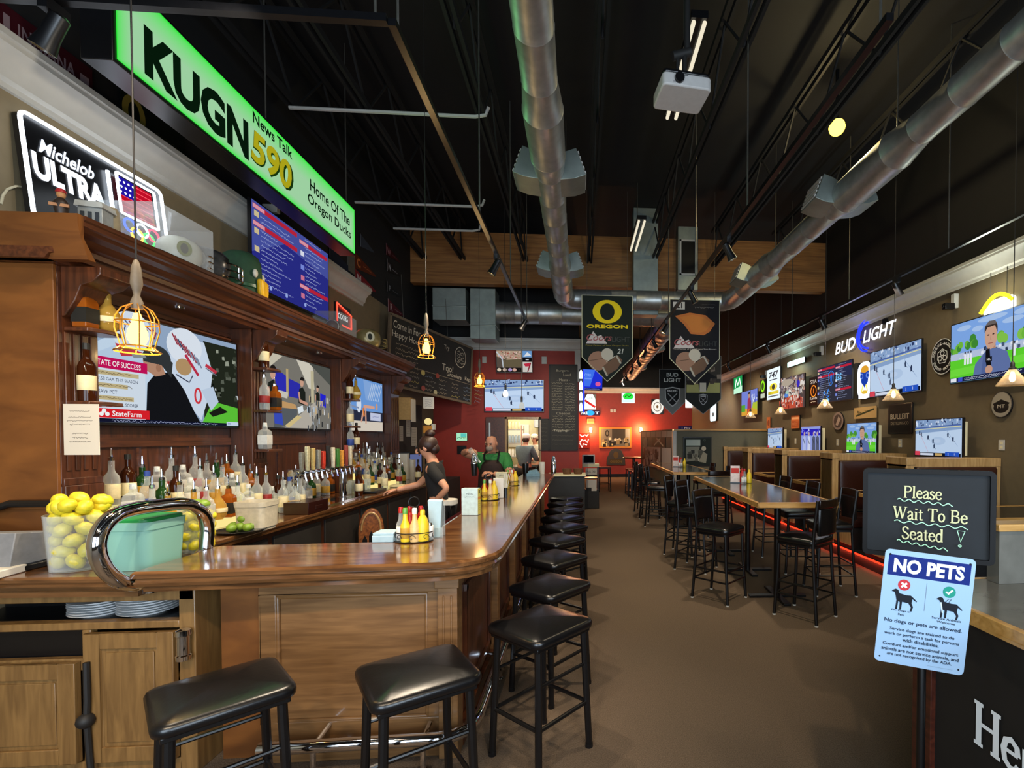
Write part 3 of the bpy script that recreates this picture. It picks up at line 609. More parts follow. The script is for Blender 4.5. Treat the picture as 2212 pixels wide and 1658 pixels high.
def d_man(a, r):
    a.rect(-.8, .8, -.45, .45, '7fa9e8')
    for u, v, s in [(-.5, .36, .16), (.1, .4, .3), (.5, .3, .2), (-.2, .3, .12), (.66, .38, .14)]: a.oval(u, v, s, .04, 'a9c6ef')
    for u, v, s in [(-.72, .06, .09), (-.58, .1, .12), (-.42, .07, .1), (-.3, .13, .12), (.12, .1, .1), (.3, .08, .12), (.7, .1, .16)]:
        for k in range(4): a.oval(u + r.uniform(-.06, .06), v + r.uniform(-.05, .05), s * r.uniform(.4, .7), None, r.choice(['4f9a34', '6fb83f', '3f8a35', '83c44c']), n=10)
    a.rect(-.8, .8, -.12, -.01, 'b8c6e0'); rnd_rects(a, r, 26, -.7, .78, -.1, .0, .015, .03, ['e8ecf6', '4a5876', 'cfd8ea', '2f3b58']); a.rect(-.8, .8, -.45, -.11, '5fd32f')
    a.poly([(-.8, -.25), (.8, -.2), (.8, -.3), (-.8, -.36)], '72de3f')
    for u in (-.45, -.38, -.32, .55): a.poly([(u - .025, -.2), (u + .02, -.2), (u + .025, -.05), (u - .02, -.04)], 'eef0f8'); a.oval(u, -.02, .018, None, '3a3a44', n=8)
    a.poly([(-.28, -.45), (-.22, -.22), (-.06, -.1), (.04, -.04), (.22, -.04), (.42, -.12), (.5, -.3), (.52, -.45)], '6073a6'); a.poly([(-.05, -.1), (.04, -.04), (.1, -.25), (.0, -.45), (-.1, -.45)], '52659a')
    a.poly([(.04, -.04), (.2, -.04), (.19, .08), (.05, .08)], 'b58a74'); a.poly(ell(.1, .14, .125, .185), 'cda28a'); a.poly(ell(.1, .25, .13, .1, 16, 0, 180) + [(-.03, .2), (.03, .27), (.18, .28), (.23, .17)], '3b302c')
    a.poly([(-.02, .3), (.06, .36), (.18, .35), (.22, .3)], '6a6260')
    for u in (.05, .15): a.oval(u, .16, .022, .01, '3a2a28', n=10)
    a.line([(.1, .15), (.095, .09), (.11, .085)], .008, 'a97a66'); a.line([(.05, .04), (.15, .04)], .012, '9c5a50')
    a.poly([(.0, -.05), (.08, -.03), (.1, -.2), (.12, -.28), (.02, -.28), (.0, -.18)], '101014'); a.rect(.0, .13, -.22, -.15, '15151a'); a.text('NFL', .065, -.185, .03, 'ffffff'); a.poly(ell(.07, -.33, .075, .06), 'c79a84')
    a.rect(-.8, .8, -.45, -.38, '1d2147'); a.rect(-.78, -.64, -.44, -.385, 'e8ecf6'); a.rect(-.6, -.5, -.445, -.38, '3f55c8')
    a.scribble(-.45, .7, -.405, .025, 'd5dcf4', 1); a.scribble(-.45, .3, -.43, .02, 'd5dcf4', 2)
def d_coach(a, r):
    a.rect(-.8, .8, -.45, .45, '98aecb'); a.rect(.35, .8, -.45, .4, '24291f'); rnd_rects(a, r, 30, .4, .8, -.2, .4, .01, .03, ['11150f', '5c6256', '3a4034', '9aa08f', 'c0c8cc'])
    a.poly([(.3, -.45), (.8, -.45), (.8, -.25), (.45, -.2)], '5fc93a'); a.poly([(.4, -.32), (.55, -.25), (.66, -.3), (.45, -.36)], '1c2018')
    a.poly([(-.8, -.2), (-.75, .15), (-.5, .3), (-.2, .2), (.05, .1), (.1, -.3), (-.3, -.45), (-.8, -.45)], 'c9def2'); a.poly([(-.78, .05), (-.55, .18), (-.3, .1), (-.35, -.2), (-.75, -.15)], 'bcd3ec')
    a.poly(ell(-.4, .32, .19, .17), 'dde9f6'); a.poly([(-.55, .2), (-.3, .16), (-.18, .26), (-.22, .14), (-.5, .1)], 'c63a4a')
    for k in range(9): u = -.55 + k * .04; a.line([(u, .42 - k * .004), (u + .05, .36), (u + .03, .3)], .012, r.choice(['2f3b5c', '9a2f3f', '55648a']))
    a.poly([(-.1, .1), (.1, .4), (.35, .38), (.45, .1), (.42, -.1), (.3, -.4), (.1, -.2)], 'd3e2f4'); a.poly(ell(.12, .3, .2, .17), 'e4edf8')
    for k in range(10): u = -.02 + k * .03; a.line([(u, .4 - k * .02), (u + .06, .3 - k * .02)], .014, r.choice(['2f3b5c', '9a2f3f', '77839e']))
    a.poly(ell(.1, .1, .09, .08), 'b8966a'); a.line([(.12, .22), (.27, .04)], .03, 'c0304a'); a.line([(.36, .16), (.5, .1)], .035, 'c8384a'); a.line([(.36, .13), (.5, .07)], .012, '6a7384'); a.line([(.01, .02), (.16, -.04), (.2, .03)], .012, '3a3f56')
    a.ring(.26, -.16, .035, .07, .022, 'd63a44'); a.poly([(.3, -.1), (.45, -.05), (.52, -.2), (.42, -.3)], 'c3d5ea')
    a.poly([(-.3, -.45), (-.28, -.1), (-.18, .02), (-.02, .02), (.1, -.12), (.2, -.3), (.28, -.42), (.2, -.45)], '15161a'); a.poly([(-.32, .1), (-.15, .14), (-.1, .0), (-.2, -.03), (-.3, .02)], 'b98c72')
    a.poly(ell(-.18, .13, .14, .12, 18, 0, 200) + [(-.14, .08), (-.04, -.02), (-.02, .12)], '34383a'); a.poly([(-.32, .16), (-.42, .13), (-.4, .1), (-.28, .12)], '8d9496'); a.oval(-.17, .05, .025, .035, 'a5785f')
    x = -.79
    a.rect(x, -.3, -.36, -.02, 'd8e5f2'); a.rect(x, -.28, -.02, .07, 'c8125a'); a.text('STATE OF SUCCESS', -.53, .025, .045, 'ffffff', width=.38, bold=.01)
    for k, (c, t) in enumerate((('c9b98c', 'GOALS TONIGHT'), ('', '#40: 7.58 GAA THIS SEASON'), ('c9b98c', ''), ('', '.583 SAVE PCT'), ('c9b98c', ''), ('', 'ONLY MULTI-GOAL SCORER'))):
        z = -.055 - k * .05
        if c: a.rect(x, -.36 - .05 * (k % 3), z - .018, z + .018, c); a.scribble(x + .02, -.42, z, .02, '6a5a3a', k)
        else: a.text(t, x + .02, z, .028, '1c2a4a', left=True, width=.4 if len(t) > 15 else .22)
    a.rect(x, -.27, -.415, -.34, 'e0222c'); a.text('StateFarm', -.47, -.378, .045, 'ffffff', width=.25, bold=.01)
    for q in ((-.66, -.36), (-.68, -.385), (-.635, -.385)): a.oval(q[0], q[1], .018, None, 'ffffff', n=12)
    a.rect(x, .8, -.45, -.42, '14172e'); a.scribble(-.6, .5, -.436, .018, 'a7b0d6', 5); a.rect(.62, .79, -.445, -.405, 'cfe0f4'); a.text('BIG', .66, -.425, .02, '1a4aa8')
def d_barcam(a, r):
    a.rect(-.8, .8, -.45, .45, '7d7a72'); a.poly([(-.8, .2), (-.4, .45), (-.8, .45)], 'cfc8b4'); a.poly([(-.1, .45), (.2, .1), (.35, .1), (.3, .45)], 'd8d2c2'); a.poly([(.2, .45), (.8, .2), (.8, .45)], '50534e')
    a.poly([(-.62, .3), (-.32, .2), (-.32, -.02), (-.62, .02)], '3030b8'); a.poly([(-.28, .18), (-.02, .14), (-.02, -.06), (-.28, -.05)], '2f30b0'); a.poly([(.5, .06), (.66, .04), (.66, -.14), (.5, -.12)], '2626d8')
    a.rect(-.34, -.29, -.05, .3, 'bda878'); a.rect(.25, .33, -.1, .35, 'c6bd9c'); a.poly([(-.6, -.05), (-.32, -.08), (-.3, .0), (-.6, .02)], 'd0ccc0')
    for u, s in ((-.62, 1.1), (.02, .85), (.42, .6)):
        a.poly([(u - .1 * s, -.12), (u - .08 * s, .08 * s), (u + .02 * s, .12 * s), (u + .1 * s, .04), (u + .1 * s, -.14)], '20241f'); a.oval(u, .19 * s, .05 * s, .07 * s, 'd2a48c'); a.poly(ell(u + .01, .22 * s, .06 * s, .06 * s, 12, 0, 180), '231e1c')
        a.line([(u - .09 * s, .03), (u - .05, -.1 * s), (u + .16 * s, -.14 * s)], .05 * s, 'cf9c86')
    a.poly([(-.65, -.1), (-.15, -.14), (-.1, -.2), (-.5, -.22)], 'c99e6a'); a.poly([(-.6, -.2), (-.1, -.2), (-.12, -.35), (-.5, -.45), (-.62, -.45)], '5b6064'); a.poly([(-.62, -.22), (-.45, -.23), (-.42, -.42), (-.6, -.4)], '3c50c0')
    a.poly([(-.4, -.45), (.2, -.45), (.55, -.05), (.4, -.05), (.0, -.25)], 'b9b2a6'); a.poly([(-.38, -.42), (-.1, -.28), (0, -.3), (-.3, -.45)], 'd9c48a'); a.poly([(-.1, -.18), (.03, -.14), (.05, -.22), (-.07, -.26)], 'e6eef2')
    for k in range(46): u, v = r.uniform(.12, .78), r.uniform(-.44, -.02); a.rect(u - .014, u + .014, v - .05, v + .03, r.choice(['2b2d30', 'e7e9ec', '8d8f92', '484c52', 'c8b08a', 'b8c8d8']))
def d_lift(a, r):
    a.rect(-.8, .8, -.45, .45, '6f9fe0'); a.poly([(-.1, .45), (.5, .4), (.3, .1), (.0, .1)], '88aee4')
    for k in range(7): a.line([(.1 + k * .08, .1), (.3 + k * .08, .42)], .02, 'c9dcf4')
    a.rect(-.8, .8, -.3, -.1, '2b3044'); a.rect(-.8, .8, -.45, -.28, 'ddd2c2'); a.rect(.2, .7, -.26, -.12, 'c9d0ea'); a.scribble(.3, .6, -.19, .03, '5a66a8', 3)
    a.line([(-.2, -.3), (-.12, -.1), (-.02, -.02), (.0, -.32)], .06, 'd9a48c'); a.line([(-.1, -.02), (.4, -.02)], .05, 'e0a890'); a.line([(-.12, -.05), (-.08, -.2)], .06, 'e07a2a'); a.oval(.5, .0, .05, .06, 'd0a088'); a.oval(-.3, .0, .1, .14, 'dfe8f6'); a.line([(-.6, -.04), (-.3, -.06)], .03, '8898b8')
def d_sched(a, r, bg='1f2140'):
    a.rect(-.8, .8, -.45, .45, bg)
    a.poly([(-.8, -.1), (-.2, .2), (.8, .1), (.8, .45), (-.8, .45)], '4a55a8' if bg == '2b2f8c' else '2c3050')
    for x0, x1, z in ((-.78, .05, .4), (-.78, .05, .22), (.1, .78, .36), (.1, .78, -.18)):
        a.rect(x0, x1, z - .025, z + .025, 'c2263e'); a.rect(x0, x0 + .2, z - .02, z + .02, 'e8a0b0')
    for k in range(17):
        z = .42 - k * .05
        if abs(z - .4) > .04 and abs(z - .22) > .04: a.scribble(-.66, -.66 + r.uniform(.3, .65), z, .022, 'b9c4f0', k)
        if abs(z - .36) > .04 and abs(z + .18) > .04: a.scribble(.22, .22 + r.uniform(.2, .5), z, .022, 'b9c4f0', k + 40)
    for z in (.32, .14, -.05, -.2): a.rect(-.77, -.69, z - .03, z + .03, r.choice(['d8c79a', '7f92e8', 'e8ecfa']))
    for z in (.22, .05, -.08, -.3): a.rect(.11, .19, z - .03, z + .03, r.choice(['7f92e8', 'e8ecfa', 'd87a9a']))
    for u in (-.5, -.2, .2): a.oval(u, -.4, .025, None, '9fb4f4', n=12)
def d_sched2(a, r):
    d_sched(a, r, '33323e')
    for k, (u, v) in enumerate(((-.12, .12), (.22, .12))):
        if k == 0: a.line([(-.22, .26), (-.1, .32), (.02, .26), (0, .05), (-.08, -.04), (-.14, -.04), (-.2, .05)], .022, '3f8cf0', closed=True); a.poly([(-.14, .2), (-.04, .2), (-.06, .02), (-.12, .02)], '2f6fd8')
        else: a.text('G', .2, .12, .16, '7fc8ff', bold=.03); a.text('S', .34, .12, .16, '7fc8ff', bold=.03)
    rnd_rects(a, r, 22, -.45, -.2, -.4, -.15, .02, .04, ['3f8cf0', '7fc8ff', '2f5fb8', 'bfe0ff'])
def d_crowd(a, r):
    a.rect(-.8, .8, -.45, .45, '5a4a48'); rnd_rects(a, r, 240, -.8, .8, -.1, .45, .02, .06, ['b9a89a', '8a7468', 'd8c9b8', '4a3c44', '9a8f9a', 'c89a8a', 'e8e0d8', '6a5a68'])
    a.poly([(-.8, -.45), (.8, -.45), (.8, -.2), (.2, -.08), (-.8, -.2)], 'c8543c'); rnd_rects(a, r, 60, -.7, .8, -.42, -.1, .02, .06, ['d8a090', '8a2f2a', 'e0b8a8', 'a84a3c', 'e8d8cc', '5a2a2a'])
    a.oval(-.25, -.06, .14, .07, '5a8ad8'); a.oval(-.2, .02, .12, .05, 'a8d0c0'); a.oval(.55, .2, .1, None, '3f2fc0'); a.poly(ell(-.2, .3, .42, .1), 'b8aa98')
def d_studio(a, r):
    a.rect(-.8, .8, -.45, .45, '97a4e8'); a.rect(-.8, .8, .12, .36, '3128c0'); rnd_rects(a, r, 30, -.75, .75, .14, .34, .02, .05, ['8f9cf0', '1a12a8', 'c8d0fa', '2b22d0'])
    for u in (-.5, -.1, .3, .6): a.poly([(u - .13, -.45), (u - .1, .05), (u, .12), (u + .12, .04), (u + .14, -.45)], r.choice(['b8c4f0', '5a5f78', 'd8def8'])); a.oval(u, .18, .06, .08, 'c8a8a8'); a.line([(u - .1, 0), (u + .05, -.2)], .04, '3a3f58')
def d_football(a, r):
    a.rect(-.8, .8, -.45, .45, '7c8ae0'); a.rect(-.8, .8, -.45, -.2, 'e0a83c'); a.rect(-.8, -.4, -.3, -.05, '5aa83a'); a.poly([(.3, -.2), (.8, -.3), (.8, .0), (.4, .0)], 'b8c83a')
    a.poly([(-.2, -.45), (-.15, .1), (-.05, .2), (.1, .2), (.2, .05), (.25, -.45)], 'a83a5a'); a.oval(0, .28, .09, .11, 'c89a80'); a.poly(ell(0, .32, .1, .08, 12, 0, 180), '2a2020'); a.poly([(-.3, -.45), (0, -.2), (.35, -.45)], 'e86a2a'); rnd_rects(a, r, 20, .3, .78, .0, .25, .02, .05, ['c8d8f8', '4a5ac8', 'e8f0ff'])
def d_race(a, r):
    a.rect(-.8, .8, -.45, .45, '5c5148'); a.poly([(-.8, .45), (.35, .45), (.35, .1), (-.3, .05), (-.8, .2)], 'b8a088'); rnd_rects(a, r, 60, -.75, .3, .1, .43, .015, .04, ['d8a8a0', 'a85a50', '7a6a5a', 'e8c8c0'])
    a.line([(-.8, .4), (-.55, .1), (-.5, -.3)], .06, 'c8d0d8'); a.poly([(-.5, .05), (.35, .1), (.35, -.25), (-.5, -.25)], '6a5f48'); a.rect(.38, .8, .18, .45, '6fa0d8'); a.poly([(.42, .2), (.78, .26), (.6, .4)], 'e8eef4'); a.rect(.38, .8, .0, .17, '101014'); a.rect(.52, .66, .06, .1, 'e8e8e8')
    a.rect(.38, .8, -.45, -.02, 'd8d4cc'); a.poly([(.42, -.1), (.7, -.05), (.74, -.2), (.5, -.22)], 'c83048'); a.line([(.75, -.05), (.6, -.44)], .05, '8a1f30'); a.rect(-.8, .36, -.45, -.27, '241f1c')
    for u, c in ((-.7, 'e8d8c0'), (-.45, 'd0b8a8'), (-.2, 'b8a0d8'), (0, 'e0b0a0')): a.oval(u, -.36, .09, .07, c)
    a.rect(.1, .3, -.38, -.3, '111111'); a.text('1', .2, -.34, .05, 'ffffff')
def d_blue(a, r):
    a.rect(-.8, .8, -.45, .45, '1f2fd0'); a.poly([(-.8, -.3), (-.2, -.3), (.2, .45), (-.8, .45)], '3f6fe8'); a.text('CORD', -.4, .2, .13, '8fb4ff'); a.rect(-.65, -.1, .02, .08, '6f94f4'); a.poly(ell(.45, -.18, .22, .1), 'd85a9a'); a.rect(-.8, .8, -.45, -.37, '0a1060'); a.scribble(-.7, .6, -.41, .03, 'aab8ff', 4)

def rectX(X, l, r):
    a, b, c, d = P(l[0], l[1], X=X), P(l[0], l[2], X=X), P(r[0], r[1], X=X), P(r[0], r[2], X=X)
    y0, y1 = (a.y + b.y) / 2, (c.y + d.y) / 2; zt, zb = (a.z + c.z) / 2, (b.z + d.z) / 2
    return Vector((X, (y0 + y1) / 2, (zt + zb) / 2)), abs(y1 - y0), zt - zb
def rectY(Y, x0, y0, x1, y1):
    a, b = P(x0, y0, Y=Y), P(x1, y1, Y=Y)
    return Vector(((a.x + b.x) / 2, Y, (a.z + b.z) / 2)), b.x - a.x, a.z - b.z
LEFT, RIGHT = PI / 2, -PI / 2
def tv(label, loc, rz, W, H, draw, seed=1, gain=.85, tilt=0, thick=.06, group=None, mount=True):
    t = thing('television', label, 'television', loc, rz, group); t.rotation_euler.x = tilt
    MB().prism(rrect(-W / 2 - .012, W / 2 + .012, -H / 2 - .016, H / 2 + .012, .01), 'y', 0, thick * .45).box(-W * .36, W * .36, thick * .4, thick, -H * .36, H * .3).build('casing', K['plastic'], t)
    if mount: MB().box(-.07, .07, thick, thick + .09, -.07, .07).build('wall_mount', K['plastic'], t)
    a = Art(True, gain); draw(a, random.Random(seed)); s = a.build('screen', t, (0, -.0015, 0)); s.scale = (W / 1.6, 1, H / .9)
    return t

# ---------------------------------------------------------------- back bar cabinet
PX, WX = -2.77, -2.95
pil = [tuple(P(p, 900, X=PX).y for p in q) for q in ((130, 215), (545, 575), (737, 757), (845, 862))]
Y0b, Y1b = pil[0][0], pil[3][1]
bb = thing('back_bar_cabinet', 'tall dark stained back bar with fluted pilasters and a heavy cornice against the left wall', 'cabinet')
MB().box(-3.09, WX, Y0b + .02, Y1b, 1.038, 2.62).build('back_panel', K['cab'], bb)
for i in range(3):
    y0, y1 = pil[i][1], pil[i + 1][0]; m = MB()
    for z in (1.62, 2.52): m.box(WX, WX + .02, y0, y1, z, z + .06)
    m.box(WX, WX + .025, y0, y1, 2.55, 2.62); m.cyl((WX + .02, y0, 2.5), (WX + .02, y1, 2.5), .015, n=6)
    for k in (1, 2): yy = y0 + (y1 - y0) * k / 3; m.box(WX, WX + .012, yy - .01, yy + .01, 2.5, 2.62).box(WX, WX + .012, yy - .01, yy + .01, 1.04, 1.64)
    m.build('frieze_molding', K['cabh'], bb)
MB().box(-3.09, PX, Y0b - .02, Y0b - .002, 1.04, 2.6).box(-3.09, PX + .002, Y0b - .034, Y0b - .02, 1.04, 1.30).box(-3.09, PX + .004, Y0b - .04, Y0b - .02, 1.3, 1.34).build('end_panel', K['endw'], bb, .003)
for i, (y0, y1) in enumerate(pil):
    m = MB().box(WX, PX, y0, y1, 1.037, 2.6)
    for k in range(4): yy = y0 + (y1 - y0) * (k + .8) / 4.6; m.box(PX, PX + .008, yy - .012, yy + .012, 1.5, 2.25)
    m.box(PX, PX + .02, y0, y1, 1.037, 1.42).box(PX, PX + .015, y0, y1, 1.42, 1.46)
    m.build('pilaster', K['cab'], bb, .003)
    y = (y0 + y1) / 2; w_ = (y1 - y0) * .42
    MB().prism([(PX, 2.6), (PX + .2, 2.6), (PX + .2, 2.56), (PX + .16, 2.52), (PX + .1, 2.5), (PX + .07, 2.42), (PX + .02, 2.34), (PX, 2.33)], 'y', y - w_, y + w_).build('corbel', K['cab'], bb, .004)
COR = [(-3.09, 2.6), (-2.72, 2.6), (-2.70, 2.625), (-2.68, 2.63), (-2.68, 2.66), (-2.66, 2.665), (-2.655, 2.69), (-2.63, 2.70), (-2.60, 2.73), (-2.56, 2.745), (-2.545, 2.76), (-2.53, 2.765), (-2.53, 2.79), (-2.52, 2.795), (-2.52, 2.815), (-3.09, 2.815)]
MB().prism(COR, 'y', Y0b - .11, Y1b + .02).build('cornice', K['cabh'], bb, angle=20)
MB().prism([(Y0b - .11 + (0 if z > 2.7 else (2.7 - z) * .6), z) for z in (2.815, 2.76, 2.7, 2.66, 2.6)] + [(Y0b - .09, 2.6), (Y0b - .125, 2.7), (Y0b - .14, 2.76), (Y0b - .14, 2.815)], 'x', -3.09, -2.53).build('cornice_return', K['endw'], bb)
for y in (pil[0][1] + .62, pil[1][1] + .3, pil[1][1] + .95, pil[2][1] + .45):
    MB().lathe([(0, 2.585), (.03, 2.585), (.034, 2.6)], 12, (-2.80, y, 0)).build('puck_light', K['chrome'], bb); light('SPOT', 'puck_light', (-2.80, y, 2.575), 14, (1, .8, .5), .03, (-2.74, y, 1), angle=100, blend=.8)
CX = -2.27
m = MB(); slab(m, [(-3.08, 3.06), (CX, 3.06), (CX + .03, 7.7), (-3.08, 7.7)], [(.03, .965), (.012, .975), (.01, 1.0), (0, 1.01), (0, 1.028), (.008, 1.035)])
m.build('counter_top', K['bartopy'], bb)
m = MB().box(-3.08, CX - .06, 3.06, 7.66, .0, .965).mat(1)
for i in range(6): y = 3.12 + i * .75; m.box(CX - .065, CX - .045, y, y + .68, .12, .93)
m.build('cooler_front', [K['cab'], K['steelblk']], bb, .003)
tv('large television behind the bar showing a coach in a black cap, nearest the entrance', (WX + .07, (3.05 + pil[1][0] - .012) / 2, 2.118), LEFT, pil[1][0] - 3.05 - .03, .685, d_coach, 2, mount=False)
tv('middle television behind the bar showing people at a counter with blue banners', (WX + .07, pil[2][0] - .62, 2.128), LEFT, 1.20, .70, d_barcam, 3, mount=False)
tv('farthest television behind the bar showing an athlete against a blue wall', (WX + .07, pil[3][0] - .60, 2.118), LEFT, 1.12, .69, d_lift, 4, mount=False)

# ---------------------------------------------------------------- bottles
def bottle(prof, gl, label_c, lab_z, cap, spout=True, n=12, sq=False):
    t = thing('liquor_bottle', 'x', 'bottle', group='liquor bottles behind the bar')
    T = Matrix.Rotation(PI / 4, 4, 'Z') if sq else None; nn = 4 if sq else n
    MB().lathe([(0, 0)] + prof, nn, T=T).build('glass_body', gl, t, .004 if sq else 0)
    r = max(p[0] for p in prof); zt_ = prof[-1][1]
    MB().lathe([(r + .001, lab_z[0]), (r + .0015, lab_z[0] + .001), (r + .0015, lab_z[1]), (r + .001, lab_z[1] + .001)], nn, T=T).build('paper_label', label_c, t)
    if spout: MB().lathe([(.014, zt_ - .005), (.015, zt_ + .018), (.007, zt_ + .022), (.006, zt_ + .05), (.004, zt_ + .075), (0, zt_ + .076)], 8).build('pour_spout', K['chrome'], t)
    else: MB().lathe([(.016, zt_ - .02), (.016, zt_ + .014), (0, zt_ + .016)], 10).build('cap', cap, t)
    return t
LB = {n: pm('label_' + n, c, .6, 0, .1, 40) for n, c in (('cream', 'd9cca0'), ('white', 'd8d8d2'), ('black', '15140f'), ('red', '8c1a18'), ('gold', 'b58a2c'), ('green', '2f6a35'), ('blue', '24408a'), ('orange', 'c86a1c'))}
TALL = [(.036, .002), (.038, .02), (.038, .17), (.034, .19), (.018, .215), (.0145, .23), (.0145, .285)]
STOUT = [(.044, .002), (.046, .02), (.046, .13), (.04, .155), (.02, .175), (.016, .185), (.016, .23)]
ROUND = [(.03, .002), (.05, .03), (.056, .07), (.05, .11), (.03, .145), (.017, .165), (.016, .225)]
SQ = [(.05, .002), (.053, .01), (.053, .14), (.046, .16), (.022, .175), (.02, .215)]
WINE = [(.037, .002), (.038, .02), (.038, .19), (.03, .215), (.016, .235), (.0145, .245), (.0145, .305)]
liquid = {'amber': glass('whiskey', 'b8641c', .5), 'gold': glass('golden_liquor', 'd8b050', .6), 'red': glass('red_liquor', '8a1c18', .5)}
PROTO = [('clear cream-labelled bottle', bottle(TALL, K['clear'], LB['cream'], (.05, .14), None)),
         ('amber black-labelled bottle', bottle(SQ, liquid['amber'], LB['black'], (.03, .11), None, sq=True)),
         ('square white-labelled bottle', bottle(SQ, K['clear'], LB['white'], (.04, .12), LB['white'], False, sq=True)),
         ('green gold-labelled bottle', bottle(STOUT, K['greeng'], LB['gold'], (.03, .11), None)),
         ('golden round bottle', bottle(ROUND, liquid['gold'], LB['cream'], (.055, .085), None)),
         ('clear red-labelled bottle', bottle(TALL, K['clear'], LB['red'], (.06, .12), None)),
         ('dark brown bottle', bottle(WINE, K['browng'], LB['cream'], (.06, .14), LB['black'], False)),
         ('stout gold-labelled bottle', bottle(STOUT, K['clear'], LB['gold'], (.03, .1), None)),
         ('red liqueur bottle', bottle(TALL, liquid['red'], LB['white'], (.06, .12), None)),
         ('clear blue-labelled bottle', bottle(TALL, K['clear'], LB['blue'], (.05, .12), LB['blue'], False))]
used = set()
def put(k, loc, where, rz=0):
    nm, pr = PROTO[k]; lab = '%s %s' % (nm, where)
    if k in used: dup(pr, loc, rz, lab)
    else: used.add(k); pr.location = loc; pr.rotation_euler.z = rz; pr['label'] = lab
tiers = [(-2.62, 1.085), (-2.73, 1.17), (-2.85, 1.255)]; tn = ('lowest', 'middle', 'top')
def stepped(y0, y1, where, label):
    t = thing('bottle_riser', label, 'shelf')
    for i, (x, z) in enumerate(tiers):
        MB().box(x - .0548 if i < 2 else -2.925, x + .0548, y0, y1, 1.0365, z).build('lit_step', K['litshelf'], t)
        n = int((y1 - y0) / .105)
        for k in range(n):
            put(RND.choice([0, 0, 1, 2, 3, 4, 2, 7, 7, 7, 9, 0, 5, 2, 4, 6]), (x + RND.uniform(-.006, .006), y0 + (k + .5) * (y1 - y0) / n + RND.uniform(-.005, .005), z + .001), 'on the %s lit step %s, number %d' % (tn[i], where, k + 1), RND.uniform(0, .5))
stepped(pil[0][1] + .1, pil[1][0] - .03, 'below the coach screen', 'glowing stepped bottle shelf below the near bar television')
stepped(pil[2][1] + .04, pil[3][0] - .05, 'below the farthest bar screen', 'glowing stepped bottle shelf below the farthest bar television')

# little shelves on the pilasters
for i, (pi_, zs) in enumerate(((0, (2.28, 1.88)), (1, (2.28, 1.92, 1.58)), (2, (2.14, 1.82, 1.54)))):
    y = sum(pil[pi_]) / 2 + .02
    for j, z in enumerate(zs):
        wl = ('topmost', 'second', 'lowest')[j] + ' shelf of the ' + ('nearest', 'middle', 'farthest')[i] + ' pilaster'
        o = MB().prism([(PX, y - .1), (PX + .12, y - .1), (PX + .15, y), (PX + .12, y + .1), (PX, y + .1)], 'z', z - .022, z).build('bottle_shelf', K['cabh'], bev=.004); tag(o, 'small dark wooden bracket shelf, ' + wl.replace(' shelf', ' one'), 'shelf', 'bracket shelves on the pilasters')
        put((1, 6, 2, 6, 5, 2, 6, 0, 9)[(i * 3 + j) % 9], (PX + .06, y - .045, z + .001), 'on the ' + wl)
        if (i + j) % 2 == 0: put((4, 1, 6)[j], (PX + .085, y + .055, z + .001), 'on the ' + wl)
# loose bottles on the counter
for i, (px, py, k) in enumerate(((452, 1118, 4), (470, 1125, 1), (492, 1118, 8), (605, 1085, 0), (618, 1080, 7), (640, 1078, 5), (662, 1085, 2), (640, 1098, 3), (628, 1092, 9), (775, 1062, 6), (795, 1055, 1), (812, 1050, 0), (826, 1046, 6), (842, 1042, 5), (856, 1036, 3), (838, 1052, 6))):
    p = P(px, py, Z=1.036) if i < 9 else Vector(((-2.42, -2.5, -2.4, -2.55, -2.42, -2.52, -2.38)[i - 9], (5.55, 5.75, 6.2, 6.45, 6.75, 7.15, 7.4)[i - 9], 0)); put(k, (p.x, p.y, 1.036), 'on the back counter, %s' % ('beside the white bucket, number %d' % (i + 1) if i < 9 else 'beyond the tap tower, number %d' % (i - 8)))
# ---------------------------------------------------------------- left wall: signs, flags, pennants
UX = -3.04
loc, W, H = rectX(UX, (45, 228, 440), (235, 352, 480))
loc.z = 2.815 + .66 / 2; W = 1.0 * W; H = .66; LEAN = -.11; loc.x += .02
t = thing('neon_sign', 'white framed neon beer sign reading ULTRA on top of the back bar', 'neon sign', loc, LEFT)
MB().prism(rrect(-W / 2, W / 2 + .40, -H / 2, H / 2, .03), 'y', 0, .03).build('backing_board', K['plastic'], t)
m = MB(); m.tube([(u, -.012, v) for u, v in rrect(-W / 2, W / 2 + .40, -H / 2, H / 2, .04)], .010, 8, True); m.tube([(W / 2 - .01, -.012, -H / 2), (W / 2 - .01, -.012, H / 2 - .07)], .010, 8)
m.build('neon_border', K['neonw'], t)
a = Art(True, 1.5); a.text('ULTRA', -.0, .06, .15, 'eef4ff', width=W * .84, bold=.05); a.text('Michelob', .0, .19, .085, 'e6efff', width=W * .62, slant=.3, bold=.025); a.text('Superior Light Beer', -.02, -.27, .06, 'eef4ff', width=W * .5, bold=.02)
a.build('lettering', t, (0, -.004, 0)); t.rotation_euler.x = LEAN
